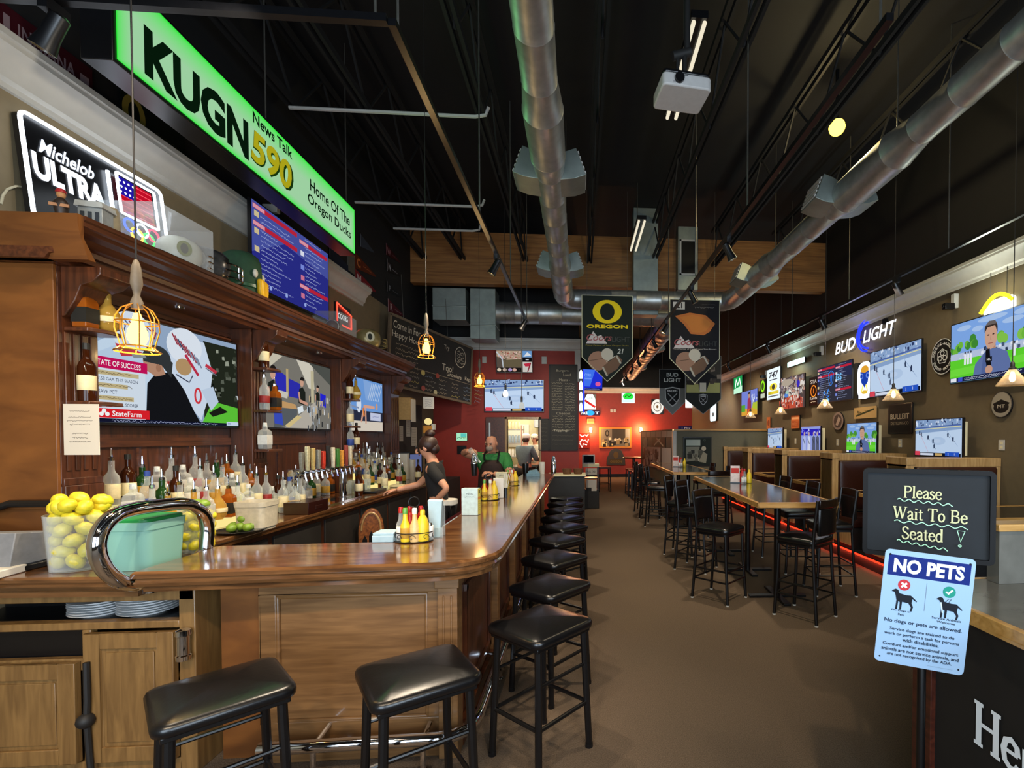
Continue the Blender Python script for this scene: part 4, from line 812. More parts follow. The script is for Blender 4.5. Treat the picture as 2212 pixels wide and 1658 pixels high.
# the flag and rings half of the sign
fl = thing('neon_flag', 'glowing neon flag with five coloured rings beside the ULTRA sign', 'neon sign', (UX + .02, loc.y + W / 2 + .175, 3.29), LEFT); fl.rotation_euler.x = LEAN
a = Art(True, .9); fw, fh = .26, .24
a.rect(-fw / 2, fw / 2, -fh / 2, fh / 2, 'c8102a')
for k in range(7): z = -fh / 2 + (k * 2 + 1) * fh / 14; a.line([(-fw / 2, z), (fw / 2, z)], fh / 48, 'ff5a68', e=1.2)
a.rect(-fw / 2, -.0, .0, fh / 2, '2418a8')
for i in range(4):
    for j in range(3): a.oval(-fw / 2 + .018 + i * .032 + (j % 2) * .008, .022 + j * .036, .008, None, 'ffffff', e=2, n=10)
a.build('flag_panel', fl)
m = MB(); m.tube([(u, -.012, v) for u, v in rrect(-fw / 2 - .012, fw / 2 + .012, -fh / 2 - .012, fh / 2 + .012, .01)], .008, 8, True); m.build('flag_border', K['neonw'], fl)
for k, (u, v, c) in enumerate(((-.09, 0, '2a50ff'), (0, 0, 'f4f4ff'), (.09, 0, 'ff3050'), (-.045, -.045, 'ffb020'), (.045, -.045, '28d050'))):
    MB().tube([(q[0], -.012, q[1]) for q in ell(u, v - .195, .042)], .007, 7, True).build('ring', em('neon_ring_%s' % c, c, 3.5), fl)
light('POINT', 'neon_glow', (UX + .3, loc.y + .2, 3.1), 2, (.85, .92, 1), .2)
o = MB().tube([P(x, y, X=-3.07) for x, y in ((2, 440), (6, 422), (16, 408), (34, 402), (52, 404), (70, 408))], .006, 6).build('power_cord', pm('pale_cord', 'b8ad90', .6)); tag(o, 'pale power cord looping up the wall beside the ULTRA sign', 'cord')
# radio sign
t = thing('radio_sign', 'long glowing green radio sign reading KUGN NewsTalk 590, hung over the bar', 'sign', (-2.42, (2.79 + 5.51) / 2, 3.905), LEFT)
W, H = 2.72, .47
MB().box(-W / 2 - .02, W / 2 + .02, .004, .16, -H / 2 - .02, H / 2 + .02).build('case', K['plastic'], t, .004)
a = Art(True, 1.0)
n = 22
for i in range(n):
    f = i / (n - 1); k = f ** .6; c = [x * (1 - k) + y * k for x, y in zip(lin('2fe83c'), lin('9ccfa0'))]
    a.rect(-W / 2 + .09 * f, W / 2 - .09 * f, -H / 2 + .06 * f, H / 2 - .17 * f, c)
a.text('KUGN', -.77, -.055, .28, '06180a', width=.86, bold=.045); a.text('News Talk', -.04, .165, .085, '06180a', width=.50, bold=.025)
a.text('590', -.042, -.05, .25, '14340c', width=.53, bold=.045, slant=.1); a.text('590', -.052, -.042, .24, 'a8a018', width=.5, bold=.03, slant=.1)
a.text('Home Of The', .86, .06, .105, '06180a', width=.76, bold=.015); a.text('Oregon Ducks', .85, -.085, .115, '06180a', width=.82, bold=.015)
a.build('lit_face', t)
for u in (-1.35, 0, 1.35): MB().cyl((u, .08, H / 2), (u, .08, CE - 3.905), .006, n=5).build('hanger_rod', K['rod'], t)
light('AREA', 'radio_sign_glow', (-2.3, 4.05, 3.9), 8, (.25, 1, .3), 2.8, (0, 4.05, 3.6), .4)
def banner_left(name, label, cat, pl, pr, fn, X=-3.085):
    loc, W, H = rectX(X, pl, pr); a = Art(); fn(a, W, H); o = a.build(name, None, loc, LEFT); tag(o, label, cat); return o
def f_ind(a, W, H):
    a.rect(-W / 2, W / 2, -H / 2, H / 2, '3a0c14'); a.text('U', -W * .42, 0, H * .6, '8a7478', bold=.03); a.text('INDIANA', .02, H * .12, H * .32, '8a7478', width=W * .55, bold=.02); a.text('UNIVERSITY', .02, -H * .22, H * .16, '75585e', width=W * .55)
    a.rect(W * .36, W * .46, -H * .2, H * .2, '8a7478')
banner_left('wall_flag', 'dark crimson INDIANA flag on the black wall above the crown', 'flag', (-30, -20, 90), (200, 150, 225), f_ind)
def f_ore(a, W, H):
    a.rect(-W / 2, W / 2, -H / 2, H / 2, '0c140c'); a.oval(-W * .32, .06, .09, .12, '8c7c34'); a.oval(-W * .32, .06, .045, .08, '0c140c'); a.poly([(-W * .5, -.06), (-W * .3, -.1), (W * .0, -.2), (-W * .3, -.13)], '8c7c34'); a.text('OREGON', W * .2, .02, .05, '4c4a24', width=W * .4); a.text('DUCKS', W * .2, -.08, .06, '2c3c24', width=W * .3)
banner_left('wall_flag', 'dark green flag with a yellow letter O below the radio sign', 'flag', (262, 190, 300), (400, 290, 395), f_ore)
def f_pen(bg, fg, tx):
    def f(a, W, H):
        a.poly([(-W / 2, -H / 2), (W / 2, -H * .05), (W / 2, H * .05), (-W / 2, H / 2)], bg); a.line([(-W / 2 + .008, -H / 2), (-W / 2 + .008, H / 2)], .018, fg)
        if tx: a.text(tx[0], -W * .3, 0, H * .55, fg, bold=.03)
        if tx: a.scribble(-W * .1, W * .3, 0, H * .1, fg, len(tx))
    return f
for lab, pl, pr, f in (('red pennant with a white letter M just right of the bar menu television', (766, 572, 622), (812, 618, 640), f_pen('7a1a22', 'c8b0b0', 'Ms')),
                       ('orange bordered pennant above the red letter M pennant', (765, 545, 600), (812, 578, 592), f_pen('5c2410', 'c0703a', 'Ca')),
                       ('grey blue pennant right of the green radio sign', (778, 500, 545), (808, 535, 545), f_pen('39414e', '8f9aa8', '')),
                       ('dark blue pennant left of the orange bordered one', (712, 536, 575), (768, 572, 600), f_pen('1c2436', '5a6478', '')),
                       ('crimson W pennant on the black wall, topmost before the wooden beam', (834, 528, 562), (864, 552, 566), f_pen('3c1018', '9a6a72', 'Wi')),
                       ('black pennant with a white letter N before the wooden beam', (836, 560, 596), (864, 582, 598), f_pen('15151a', 'b8b8c0', 'Ne')),
                       ('black pennant with a silver swirl before the wooden beam', (836, 608, 640), (866, 630, 640), f_pen('131316', '8a8a90', 'Pu')),
                       ('crimson pennant with a white letter R above the chalk menu board', (838, 642, 678), (874, 672, 690), f_pen('5a141c', 'c8a8a8', 'Ru'))):
    banner_left('pennant', lab, 'pennant', pl, pr, f)
o = MB().prism([(-.1, -.14), (.1, -.14), (.08, .1), (0, .14), (-.09, .1)], 'y', 0, .04).build('jersey_plaque', pm('grey_cloth', '5a564c', .8)); o.rotation_euler.z = LEFT; o.location = P(790 - 30, 566, X=-3.08); tag(o, 'small beige cloth plaque hung on the black wall beside the dark blue pennant', 'plaque')
t = thing('security_camera', 'small white camera bracket on the black wall between the menu television and the radio sign', 'camera', P(602, 452, X=-2.95), LEFT)
MB().box(-.03, .03, 0, .14, -.04, .04).build('camera_body', K['white'], t, .008); MB().tube([(0, .06, .04), (-.01, .06, .12), (-.02, .1, .2)], .008, 6).build('arm', K['white'], t); MB().tube([(0, .05, -.04), (.02, .04, -.15), (.05, .03, -.22)], .005, 5).build('cable', K['white'], t)
# the menu television standing above the cabinet
tv('big blue schedule television standing on top of the back bar', (-2.86, 5.18, 3.40), LEFT, 1.30, .75, lambda a, r: d_sched(a, r, '2b2f8c'), 5, gain=.8)
# objects on top of the cabinet
TZ = 2.816
def on_top(px, py=0, X=-2.72): p = P(px, 500, X=X + .13); return Vector((X, p.y, TZ))
SHELL = [(0, .245), (.05, .24), (.09, .22), (.118, .185), (.128, .14), (.126, .09), (.115, .045), (.1, .02), (.09, .0), (.08, .0)]
def helmet(label, loc, rz, shell, mark, mc):
    t = thing('football_helmet', label, 'helmet', loc, rz)
    T = Matrix.Diagonal((1, 1.2, 1, 1)); m = MB().lathe(SHELL, 20, T=T); m.build('shell', shell, t, angle=60)
    m = MB()
    for z, w_ in ((.03, .10), (.075, .115), (.12, .115)): m.tube([(w_ * math.cos(x), -.16 - .05 * math.sin(x) * 1.2, z) for x in [PI * i / 8 for i in range(9)]], .006, 6)
    for x in (-.04, .04): m.cyl((x, -.215, .03), (x, -.215, .12), .006, n=6)
    m.build('face_mask', mc, t)
    for s in (-1, 1):
        a = Art(); a.oval(0, 0, .05, .06, mark); a.oval(0, 0, .026, .04, '33362c'); a.build('side_logo', t, (s * .129, 0, .13), s * PI / 2)
    return t
def acrylic(label, loc, rz, w_, d, h):
    t = thing('display_case', label, 'case', loc, rz)
    MB().box(-w_ / 2, w_ / 2, -d / 2, d / 2, .012, h).build('clear_cover', K['clear2'], t); MB().box(-w_ / 2 - .01, w_ / 2 + .01, -d / 2 - .01, d / 2 + .01, 0, .012).build('base', K['plastic'], t)
silv = pm('silver_shell', '8d9090', .3, .5, .25, 9); whi = pm('white_shell', 'bdbcae', .35, 0, .05); drk = pm('dark_speckled_shell', '3a3a3a', .25, .3, .8, 14)
c1 = on_top(392); hw = helmet('white helmet with an O mark inside the clear case on the back bar', c1 + Vector((.02, .125, .0135)), PI / 2 + .9, whi, '6a7038', K['chrome']); hw.scale = (.8, .8, .85)
acrylic('clear acrylic case holding a white helmet on the back bar', c1 + Vector((0, .0, 0)), 0, .34, .44, .30)
helmet('dark speckled chrome helmet beside the clear case on the back bar', on_top(482), PI / 2 + .3, drk, '8a8a84', K['chrome'])
t = thing('duck_bill_cap', 'dark green foam cap with a yellow duck bill on the back bar', 'cap', on_top(556), PI / 2 + .25); t.scale = (.9, .9, .9)
MB().lathe([(.0, .0), (.15, 0), (.155, .04), (.15, .07), (.158, .08), (.155, .2), (.15, .3), (.13, .36), (.09, .39), (0, .40)], 22).build('crown', pm('green_foam', '143a22', .8, 0, .15, 30), t, angle=60)
MB().lathe([(.157, .07), (.162, .075), (.162, .1), (.157, .105)], 22).build('band', pm('green_band', '1c4a2e', .4), t)
m = MB(); m.ball((.0, -.19, .03), .075, .1, .03, 16); m.prism([(-.075, -.12), (.075, -.12), (.06, .1), (-.06, .1)], 'y', -.20, -.15)
MB().prism([(-.085, .16), (.085, .16), (.08, .06), (.06, -.02), (.03, -.05), (-.03, -.05), (-.06, -.02), (-.08, .06)], 'y', -.19, -.14).build('bill', pm('yellow_bill', 'd8a818', .35), t, .02)
for s in (-1, 1): MB().ball((s * .085, -.135, .2), .03, .02, .04, 10).build('eye', whi, t)
# figurine and model house
t = thing('figurine', 'dark carved figurine in a red cap before the ULTRA sign', 'figurine', on_top(192, X=-2.68), .4); t.scale = (.62, .62, .62)
MB().lathe([(0, 0), (.05, 0), (.05, .015), (.035, .03), (.045, .08), (.05, .13), (.03, .165), (.018, .175)], 12).build('body', pm('dark_carving', '2a1c14', .5), t); MB().ball((0, 0, .2), .03, .03, .035).build('head', pm('tan_face', 'b07a4a', .6), t); MB().lathe([(.034, .215), (.034, .225), (.025, .245), (0, .255)], 12).build('cap', pm('red_cap', 'a01c20', .5), t); MB().box(-.06, .06, -.045, -.03, .09, .115).build('arms', pm('tan_arms', 'a5724a', .6), t)
t = thing('model_house', 'small silver and white model house before the neon flag', 'ornament', on_top(262, X=-2.68), .2); t.scale = (.72, .72, .85)
MB().box(-.075, .075, -.06, .06, 0, .15).build('walls', pm('pale_tin', 'a8a9a4', .4, .3), t, .003); MB().prism([(-.09, .15), (.09, .15), (.08, .185), (-.08, .185)], 'y', -.075, .075).build('roof', pm('tin_roof', 'c4c2b8', .4, .2), t)
for x in (-.045, 0, .045): MB().box(x - .012, x + .012, -.064, -.058, .02, .12).build('window', pm('dark_glass', '3c4044', .2) if x < -.04 else bpy.data.materials['dark_glass'], t)
o = MB().lathe([(0, 0), (.04, 0), (.042, .1), (.038, .16), (.03, .18), (0, .18)], 14).build('jar', pm('tan_jar', 'a08f70', .5)); o.location = on_top(292, X=-2.68); tag(o, 'tan jar standing beside the model house', 'jar')
# right end of the cabinet top
t = thing('neon_sign', 'red outlined neon sign glowing behind the football case', 'neon sign', P(742, 683, X=-3.078), LEFT)
MB().box(-.2, .2, .0, .02, -.14, .14).build('backing_board', K['plastic'], t)
MB().tube([(u, -.012, v) for u, v in ((-.19, .13), (.19, .05), (.19, -.13), (-.19, -.13))], .009, 6, True).build('neon_border', em('red_neon', 'ff3a28', 4), t)
a = Art(True, 2); a.text('COORS', -.02, -.02, .07, 'ffffff', width=.26); a.build('lettering', t, (0, -.004, 0))
c2 = on_top(748, X=-2.74); acrylic('clear acrylic case holding a brown football on the back bar', c2, 0, .28, .4, .24)
t = thing('football', 'brown and white football inside the clear case on the back bar', 'football', c2 + Vector((0, -.02, .10)), .2)
MB().lathe([(math.sin(PI * i / 10) ** .8 * .085 if 0 < i < 10 else 0, -.14 * math.cos(PI * i / 10)) for i in range(11)], 14, T=Matrix.Rotation(PI / 2, 4, 'X')).build('ball_body', pm('football_leather', '4a2818', .5), t)
for s in (-1, 1): MB().lathe([(.068, s * .088), (.0695, s * .09), (.06, s * .103), (.0585, s * .103)], 14, T=Matrix.Rotation(PI / 2, 4, 'X')).build('stripe', whi, t)
gold = pm('gold_shell', '9a8a58', .3, .3, .2, 10)
helmet('gold helmet at the far end of the back bar', on_top(815, X=-2.68), PI / 2 + .6, gold, 'd8d0b0', gold)
# chalk menu board
A_, B_ = Vector((-2.93, Y1b + .06, 0)), Vector((-2.13, 9.85, 0)); d = B_ - A_; W = d.length; ang = math.atan2(d.y, d.x)
t = thing('chalk_menu_board', 'wide chalkboard with the happy hour menu hung at the end of the bar', 'menu board', ((A_.x + B_.x) / 2, (A_.y + B_.y) / 2, 2.98), ang); t.rotation_euler.y = math.radians(4)
H = 1.10
MB().box(-W / 2, W / 2, .002, .03, -H / 2, H / 2).build('board', pm('chalkboard', '252019', .6, 0, .2, 8), t)
m = MB()
for b in ((-W / 2 - .02, W / 2 + .02, H / 2 - .02, H / 2 + .02), (-W / 2 - .02, W / 2 + .02, -H / 2 - .02, -H / 2 + .02), (-W / 2 - .02, -W / 2 + .02, -H / 2, H / 2), (W / 2 - .02, W / 2 + .02, -H / 2, H / 2)): m.box(b[0], b[1], -.012, .03, b[2], b[3])
m.build('frame', pm('weathered_frame', '6a5a46', .7), t)
a = Art(); ch = 'd0c4ae'
a.text('Come In For', -W * .33, .42, .12, ch, width=.62); a.text('Happy Hour', -W * .33, .25, .13, ch, width=.66)
for i in range(5): a.scribble(-W * .44, -W * .2, .12 - i * .075, .045, '9a8c78', i)
a.text('Try', .3, .36, .1, ch); a.text('Too!', .35, .0, .12, ch); a.text('Growlers', .55, -.1, .08, ch, width=.45); a.text('Kegs', .98, -.1, .09, ch); a.ring(.72, .28, .17, .19, .015, ch)
for k in range(5): a.scribble(.62, .84, .38 - k * .05, .04, ch, 60 + k)
a.line([(-W / 2 + .05, -.18), (W / 2 - .05, -.18)], .01, '8a7d6a')
for i in range(7):
    u = -W / 2 + .1 + i * .37
    for k in range(4): a.scribble(u, u + RND.uniform(.18, .3), -.26 - k * .075, .04, RND.choice(['9a8c78', 'a89a58', '8f8a80', '7d8a9a']), i * 9 + k)
for u, v, c in ((-.32, -.22, 'b8a868'), (.06, -.2, '9a4a3c'), (-.3, -.48, '9a5048'), (.02, -.5, 'b8ae88')): a.oval(u, v, .05, .045, c)
a.build('chalk_writing', t, (0, -.003, 0))
for u in (-.8, -.2, .35): MB().cyl((u, .02, H / 2), (u, .1, 1.3), .005, n=5).build('hanger_wire', K['rod'], t)
t = thing('hanging_tag', 'small white card hanging below the chalk menu board', 'card', (-2.58, 8.6, 2.28), .5)
MB().prism(rrect(-.09, .09, -.1, .1, .015), 'y', 0, .006).build('card', K['paper'], t); a = Art()
for k in range(4): a.scribble(-.06, .06, .05 - k * .035, .016, '5a6488', k)
a.build('print_lines', t, (0, -.001, 0))
# cardboard box, papers, register corner beyond the cabinet
kx = Y1b + .12
t = thing('cardboard_box', 'brown cardboard box with white papers beside the chalk menu board', 'box', (-2.72, Y1b + .041, 2.12)); MB().box(-.16, .12, -.04, .2, -.16, .18).build('carton', pm('cardboard', 'a5834e', .8), t, .004); MB().box(.122, .126, -.02, .19, -.19, .16).build('taped_paper', K['paper'], t)
t = thing('bar_backdrop', 'dark grey cork backboard with papers and hooks behind the register', 'board', (-3.05, (kx + 9.7) / 2, 1.55)); t.rotation_euler.z = LEFT
MB().box(-(9.7 - kx) / 2 + .2, (9.7 - kx) / 2, -.01, .03, -.5, .75).build('board', pm('dark_cork', '2e2a24', .8), t)
for i, (u, v, w_, h) in enumerate(((-.5, .35, .2, .26), (-.2, .2, .18, .26), (.15, .3, .22, .3), (-.45, -.05, .22, .3), (.45, .15, .3, .34))):
    a = Art(); a.rect(-w_ / 2, w_ / 2, -h / 2, h / 2, 'b5b0a4')
    for k in range(6): a.scribble(-w_ * .4, w_ * .35, h * .38 - k * h * .14, .016, '58544e', i * 7 + k)
    a.build('pinned_paper', t, (u, -.014, v))
# register: screen, printer, glowing display
rg = thing('cash_register', 'black cash register with a small glowing cyan display behind the bar', 'register', (-2.72, 8.05, 1.036), .55)
MB().prism([(-.2, 0), (.2, 0), (.2, .12), (-.2, .16)], 'y', -.18, .2).build('base', K['plastic'], rg, .006); MB().box(-.18, .2, .0, .05, .18, .5).build('monitor', K['plastic'], rg, .01); a = Art(True, .5); a.rect(-.16, .18, .2, .48, '7a86c0'); a.build('screen', rg, (0, -.003, 0))
MB().box(-.03, .03, .02, .06, .1, .2).build('stand', K['plastic'], rg); MB().box(-.22, -.02, -.12, -.06, .42, .52).build('customer_display', K['plastic'], rg); a = Art(True, 1.4); a.text('Beer', -.12, .47, .04, '5af0e0', width=.13, bold=.02); a.build('display_text', rg, (0, -.122, 0))
MB().box(-2.98, -2.30, 7.78, 9.6, 0, .93).build('x', K['steelblk']).name = 'side_counter'; o = bpy.data.objects['side_counter']; tag(o, 'dark counter under the register at the far end of the back bar', 'counter')
rg.location.z = .931
t = thing('tip_lamp', 'small round yellow dial sign above an orange box by the register', 'sign', P(925, 910, Y=8.4)); MB().cyl((0, -.03, 0), (0, .03, 0), .055, n=20).build('dial', em('cream_dial', 'ffe9a0', .9), t); MB().box(-.07, .07, -.04, .05, -.2, -.07).build('box', pm('orange_box', 'd8902c', .5), t, .004); MB().box(.06, .11, -.03, .05, -.14, -.04).build('packet', K['paper'], t); MB().box(-.05, .05, -.02, .04, -.98, -.2).build('post', K['plastic'], t)
for i, (px, py) in enumerate(((870, 940), (884, 940))):
    o = MB().box(-.08, .08, -.05, .05, -.2, .2).build('paper_holder', K['paper'], bev=.004); o.location = P(px, py + 5, Y=7.75 + i * .15); o.location.z = .932 + .2 if i else 1.036 + .2; tag(o, 'white upright carton beside the %s of the cabinet end' % ('edge', 'register side')[i], 'carton')
# ---------------------------------------------------------------- on the back counter
CZ = 1.036
tt = thing('beer_tap_tower', 'wide chrome beer tap tower with a row of colourful tap handles', 'beer tap', (-2.52, 4.98, CZ), LEFT)
MB().cyl((.42, 0, 0), (.42, 0, .3), .036, n=16).cyl((-.42, .0, 0), (-.42, .0, .3), .036, n=16).cyl((-.5, 0, .32), (.5, 0, .32), .042, n=16).lathe([(.06, 0), (.06, .01), (.04, .02)], 16, (.42, 0, 0)).lathe([(.06, 0), (.06, .01), (.04, .02)], 16, (-.42, 0, 0)).build('tower', K['chrome'], tt)
hc = ['7a7a70', 'd0c8a0', 'c8b070', '8a8a80', 'c83a28', '2a2a2a', 'd8d0b8', '3f7a34', 'd89a40', '8a3a30', 'c8c0a8']
for k in range(11):
    u = -.46 + k * .092
    f = MB().cyl((u, -.03, .33), (u, -.09, .32), .014, n=8).cyl((u, -.085, .325), (u, -.1, .26), .011, n=8).build('faucet', K['chrome'], tt)
    h = .17 + .05 * ((k * 7) % 4) / 3
    MB().prism([(-.012, 0), (.012, 0), (.024, h * .6), (.022, h), (-.022, h), (-.024, h * .6)], 'y', -.072, -.046, Matrix.Translation((u, 0, .345))).build('tap_handle', pm('tap_%d' % k, hc[k], .4, 0, .2, 60), f, .004)
MB().box(-.5, .5, -.16, .06, 0, .012).build('drip_tray', K['chrome'], tt)
o = MB().box(-.16, .16, -.1, .1, 0, .1).box(-.05, .05, -.104, -.1, .03, .06).build('garnish_box', pm('dark_red_box', '2a100c', .25), bev=.006); o.location = (-2.36, 4.40, CZ); o.rotation_euler.z = PI / 2; tag(o, 'dark red box with a white sticker on the back counter', 'box')
def tub(name, label, loc, r0, r1, h, mat, lid=None, cat='bucket'):
    t = thing(name, label, cat, loc); sq = rrect(-1, 1, -1, 1, .35, 4)
    m = MB(); n = len(sq); vs = [(x * r, y * r, z) for r, z in ((r0, 0), (r1, h * .82), (r1 * 1.03, h * .83), (r1 * 1.05, h), (r1 * .99, h), (r1 * .93, h * .1)) for x, y in sq]
    m.add(vs, [tuple(range(n))] + [(i * n + j, i * n + (j + 1) % n, (i + 1) * n + (j + 1) % n, (i + 1) * n + j) for i in range(5) for j in range(n)] + [tuple(range(5 * n, 6 * n))]); m.build('tub', mat, t, angle=50)
    if lid: MB().prism([(x * r1 * .97, y * r1 * .97) for x, y in sq], 'z', h * .8, h * 1.07).build('lid', lid, t, .006)
    return t
p = P(556, 1142, Z=CZ); tub('ice_bucket', 'cream plastic bucket on the back counter before the bottles', (p.x, p.y, CZ), .085, .1, .2, pm('cream_plastic', 'b9b09a', .5))
o = MB().lathe([(.035, 0), (.042, .11), (.04, .11), (.034, .006), (0, .006)], 16).build('green_cup', pm('green_plastic', '1c6a34', .4)); p = P(512, 1128, Z=CZ); o.location = (p.x - .01, p.y + .07, CZ); tag(o, 'green plastic cup beside the cream bucket', 'cup')
lm = MB().lathe([(0, -.03), (.018, -.026), (.028, -.01), (.028, .01), (.018, .026), (0, .03)], 12, T=Matrix.Rotation(PI / 2, 4, 'X')).build('lime', K['lime'], angle=80)
pt = P(520, 1148, Z=CZ); o = MB().lathe([(0, 0), (.13, 0), (.15, .015), (.145, .018), (.125, .006), (0, .006)], 24).build('dark_tray', K['plastic']); o.location = (pt.x, pt.y, CZ); tag(o, 'round dark tray of limes on the back counter', 'tray')
for i, (dx, dy, dz) in enumerate(((0, 0, 0), (.06, .02, 0), (-.06, .02, 0), (.02, .06, 0), (-.02, -.06, 0), (.07, -.04, 0), (0, .02, .05))):
    lab = 'green lime on the dark tray, %s' % ('in the middle', 'right of the middle', 'left of the middle', 'at the back', 'at the front', 'at the front right', 'on top of the others')[i]
    l = lm if i == 0 else dup(lm, (0, 0, 0)); l.location = (pt.x + dx, pt.y + dy, CZ + .036 + dz); l.rotation_euler.z = i * 1.3; tag(l, lab, 'lime', 'limes on the dark tray')
o = thing('carved_arch_plaque', 'carved wooden gothic arch stand against the dark back bar front', 'ornament', (-2.17, 5.25, 0), .35)
arch = [(-.12, 0), (.12, 0), (.12, .7)] + [(.12 * math.cos(x), .7 + .24 * math.sin(x)) for x in [PI * i / 12 for i in range(1, 12)]] + [(-.12, .7)]
MB().prism(arch, 'y', -.03, .06).build('arch_body', wood('carved_wood', '5a2c10', '9a5c28'), o, .006)
for u, w_, z0, z1_ in ((-.06, .022, .45, .62), (0, .022, .45, .66), (.06, .022, .45, .62), (0, .05, .1, .38)): MB().prism([(u - w_, z0), (u + w_, z0), (u + w_, z1_), (u, z1_ + .05), (u - w_, z1_)], 'y', -.034, -.028).build('lancet_opening', K['plastic'], o)
MB().tube([(.09 * math.cos(x), -.034, .72 + .18 * math.sin(x)) for x in [PI * i / 10 for i in range(11)]], .01, 6).build('arch_moulding', K['oak'], o)
for i in range(9):
    put((0, 7, 2, 5, 9, 3, 0, 7, 1)[i], (-2.86 + .02 * (i % 2), pil[1][1] + .12 + i * .145, CZ), 'on the back counter behind the tap tower, number %d' % (i + 1), i)
for i in range(6):
    put((2, 0, 7, 6, 9, 0)[i], (-2.62 + .08 * (i % 3), 4.36 + .09 * (i // 3) + .02 * (i % 3), CZ), 'on the counter just before the tap tower, number %d' % (i + 1), i)
# glasses, cloth and mat near the taps
o = MB().box(-.2, .2, -.11, .11, 0, .03).build('bar_mat', K['vinyl'], bev=.006); o.location = (-2.45, 5.95, CZ); o.rotation_euler.z = .1 + PI / 2; tag(o, 'black rubber bar mat on the back counter beyond the tap tower', 'mat')
gl0 = None
for i in range(8):
    loc = (-2.62 + (i % 2) * .09, 5.75 + (i // 2) * .09, CZ); lab = 'clear pint glass beside the bar mat, %s row, %s' % (('back', 'front')[i % 2], ords[i // 2])
    if gl0 is None: gl0 = MB().lathe([(0, 0), (.03, 0), (.041, .15), (.039, .15), (.029, .01), (0, .01)], 14).build('pint_glass', K['clear']); gl0.location = loc; tag(gl0, lab, 'glass', 'pint glasses on the back counter')
    else: dup(gl0, loc, 0, lab)
o = MB().box(-.09, .09, -.07, .07, 0, .018).box(-.085, .08, -.065, .065, .018, .034).build('folded_towel', K['cream'], bev=.008); p = Vector((-2.36, 6.55, CZ)); o.location = p; tag(o, 'folded cream towel on the back counter near the bartender', 'towel')
# ---------------------------------------------------------------- things on the service station
SZ = 1.036
def vat(label, loc, r, h):
    t = thing('clear_container', label, 'container', loc)
    MB().lathe([(0, 0), (r * .86, 0), (r, h), (r * .97, h), (r * .84, .006), (0, .006)], 24).build('vessel', K['clear2'], t); return t
lem = MB().lathe([(0, -.043), (.008, -.04), (.02, -.032), (.031, -.012), (.031, .012), (.02, .032), (.009, .039), (0, .043)], 14, T=Matrix.Rotation(PI / 2, 4, 'Y')).build('lemon', K['lemon'], angle=80)
first = [True]
def lemons(c, r, layers, where, top=0):
    k = 0
    for L in range(layers):
        n = 6 if r > .08 else 4
        for j in range(n):
            a = j * 2 * PI / n + L * .5; rr = r * (.62 if L < layers - top else .66)
            loc = (c[0] + rr * math.cos(a), c[1] + rr * math.sin(a), c[2] + .036 + L * .052); k += 1
            lab = 'lemon in the container %s, layer %d, piece %d' % (where, L + 1, j + 1)
            o = lem if first[0] else dup(lem, loc); first[0] = False; o.location = loc; o.rotation_euler = (RND.uniform(-1, 1), RND.uniform(-1, 1), RND.uniform(0, 6)); tag(o, lab, 'lemon', 'lemons on the service station')
p = P(160, 1215, Z=SZ); cA = (-2.47, 2.60, SZ); vat('clear plastic container heaped with lemons left of the chrome loop rail', cA, .125, .27); lemons((cA[0], cA[1], SZ + .01), .125, 6, 'left of the chrome rail', 1)
for i, (dx, dy, dz) in enumerate(((0, 0, .345), (.08, .03, .33), (-.09, .0, .335), (.03, -.09, .32))):
    o = dup(lem, (cA[0] + dx, cA[1] + dy, SZ + dz)); o.rotation_euler = (.3 * i, .5, i); tag(o, 'lemon on the very top of the heap left of the chrome rail, %s' % ('middle one', 'right one', 'left one', 'front one')[i], 'lemon', 'lemons on the service station')
cB = (-2.17, 2.93, SZ); vat('smaller clear container of lemons and limes behind the chrome loop rail', cB, .085, .26); lemons((cB[0], cB[1], SZ + .01), .085, 4, 'behind the chrome rail')
for i in range(3):
    l = dup(lm, (cB[0] + .04 * math.cos(i * 2.1), cB[1] + .04 * math.sin(i * 2.1), SZ + .265)); tag(l, 'green lime on top of the smaller container of lemons, %s' % ords[i], 'lime', 'limes over the lemons')
tub('teal_bucket', 'translucent teal bucket with a green lid inside the chrome loop rail', (-2.2, 2.62, SZ), .115, .125, .235, glass('teal_plastic', '9fd8c8', .25, .3), pm('green_lid', '17803c', .4, 0, .08))
t = thing('check_holder', 'black tray with grey paper slips at the left end of the service station', 'tray', (-2.86, 2.62, SZ))
MB().box(-.2, .2, -.14, .16, 0, .03).build('tray_base', K['plastic'], t, .006); MB().prism([(-.13, .03), (.15, .03), (.13, .16), (-.1, .19)], 'x', -.18, .18).build('paper_stack', pm('grey_slips', '77787a', .6, 0, .1), t, .004); MB().tube([(-.22, -.02, .04), (-.21, .1, .25), (-.1, .14, .3), (.16, .14, .3), (.21, .12, .24)], .02, 10).build('roll_bar', K['plastic'], t)
o = MB().box(-.13, .13, -.07, .07, 0, .035).build('paper_pad', K['paper'], bev=.004); o.location = (-2.78, 2.46, SZ); o.rotation_euler.z = .15; tag(o, 'white paper pad at the front left of the service station', 'paper')
# notice on the cabinet end
loc, W, H = rectY(Y0b - .05, 136, 872, 215, 982)
t = thing('paper_notice', 'white typed paper notice taped to the end of the back bar', 'notice', loc, 0)
a = Art(); a.rect(-W / 2, W / 2, -H / 2, H / 2, 'c9c1b2')
for k, (v, x) in enumerate(((.36, .26), (.24, .3), (.17, .34), (.1, .26), (-.08, .2), (-.16, .2), (-.24, .28))): a.scribble(-W * x - .01, W * x, H * v, .008, '4a453e', k)
a.build('sheet', t); MB().box(-W / 2, W / 2, .001, .003, -H / 2, H / 2).build('backing_sheet', K['paper'], t)
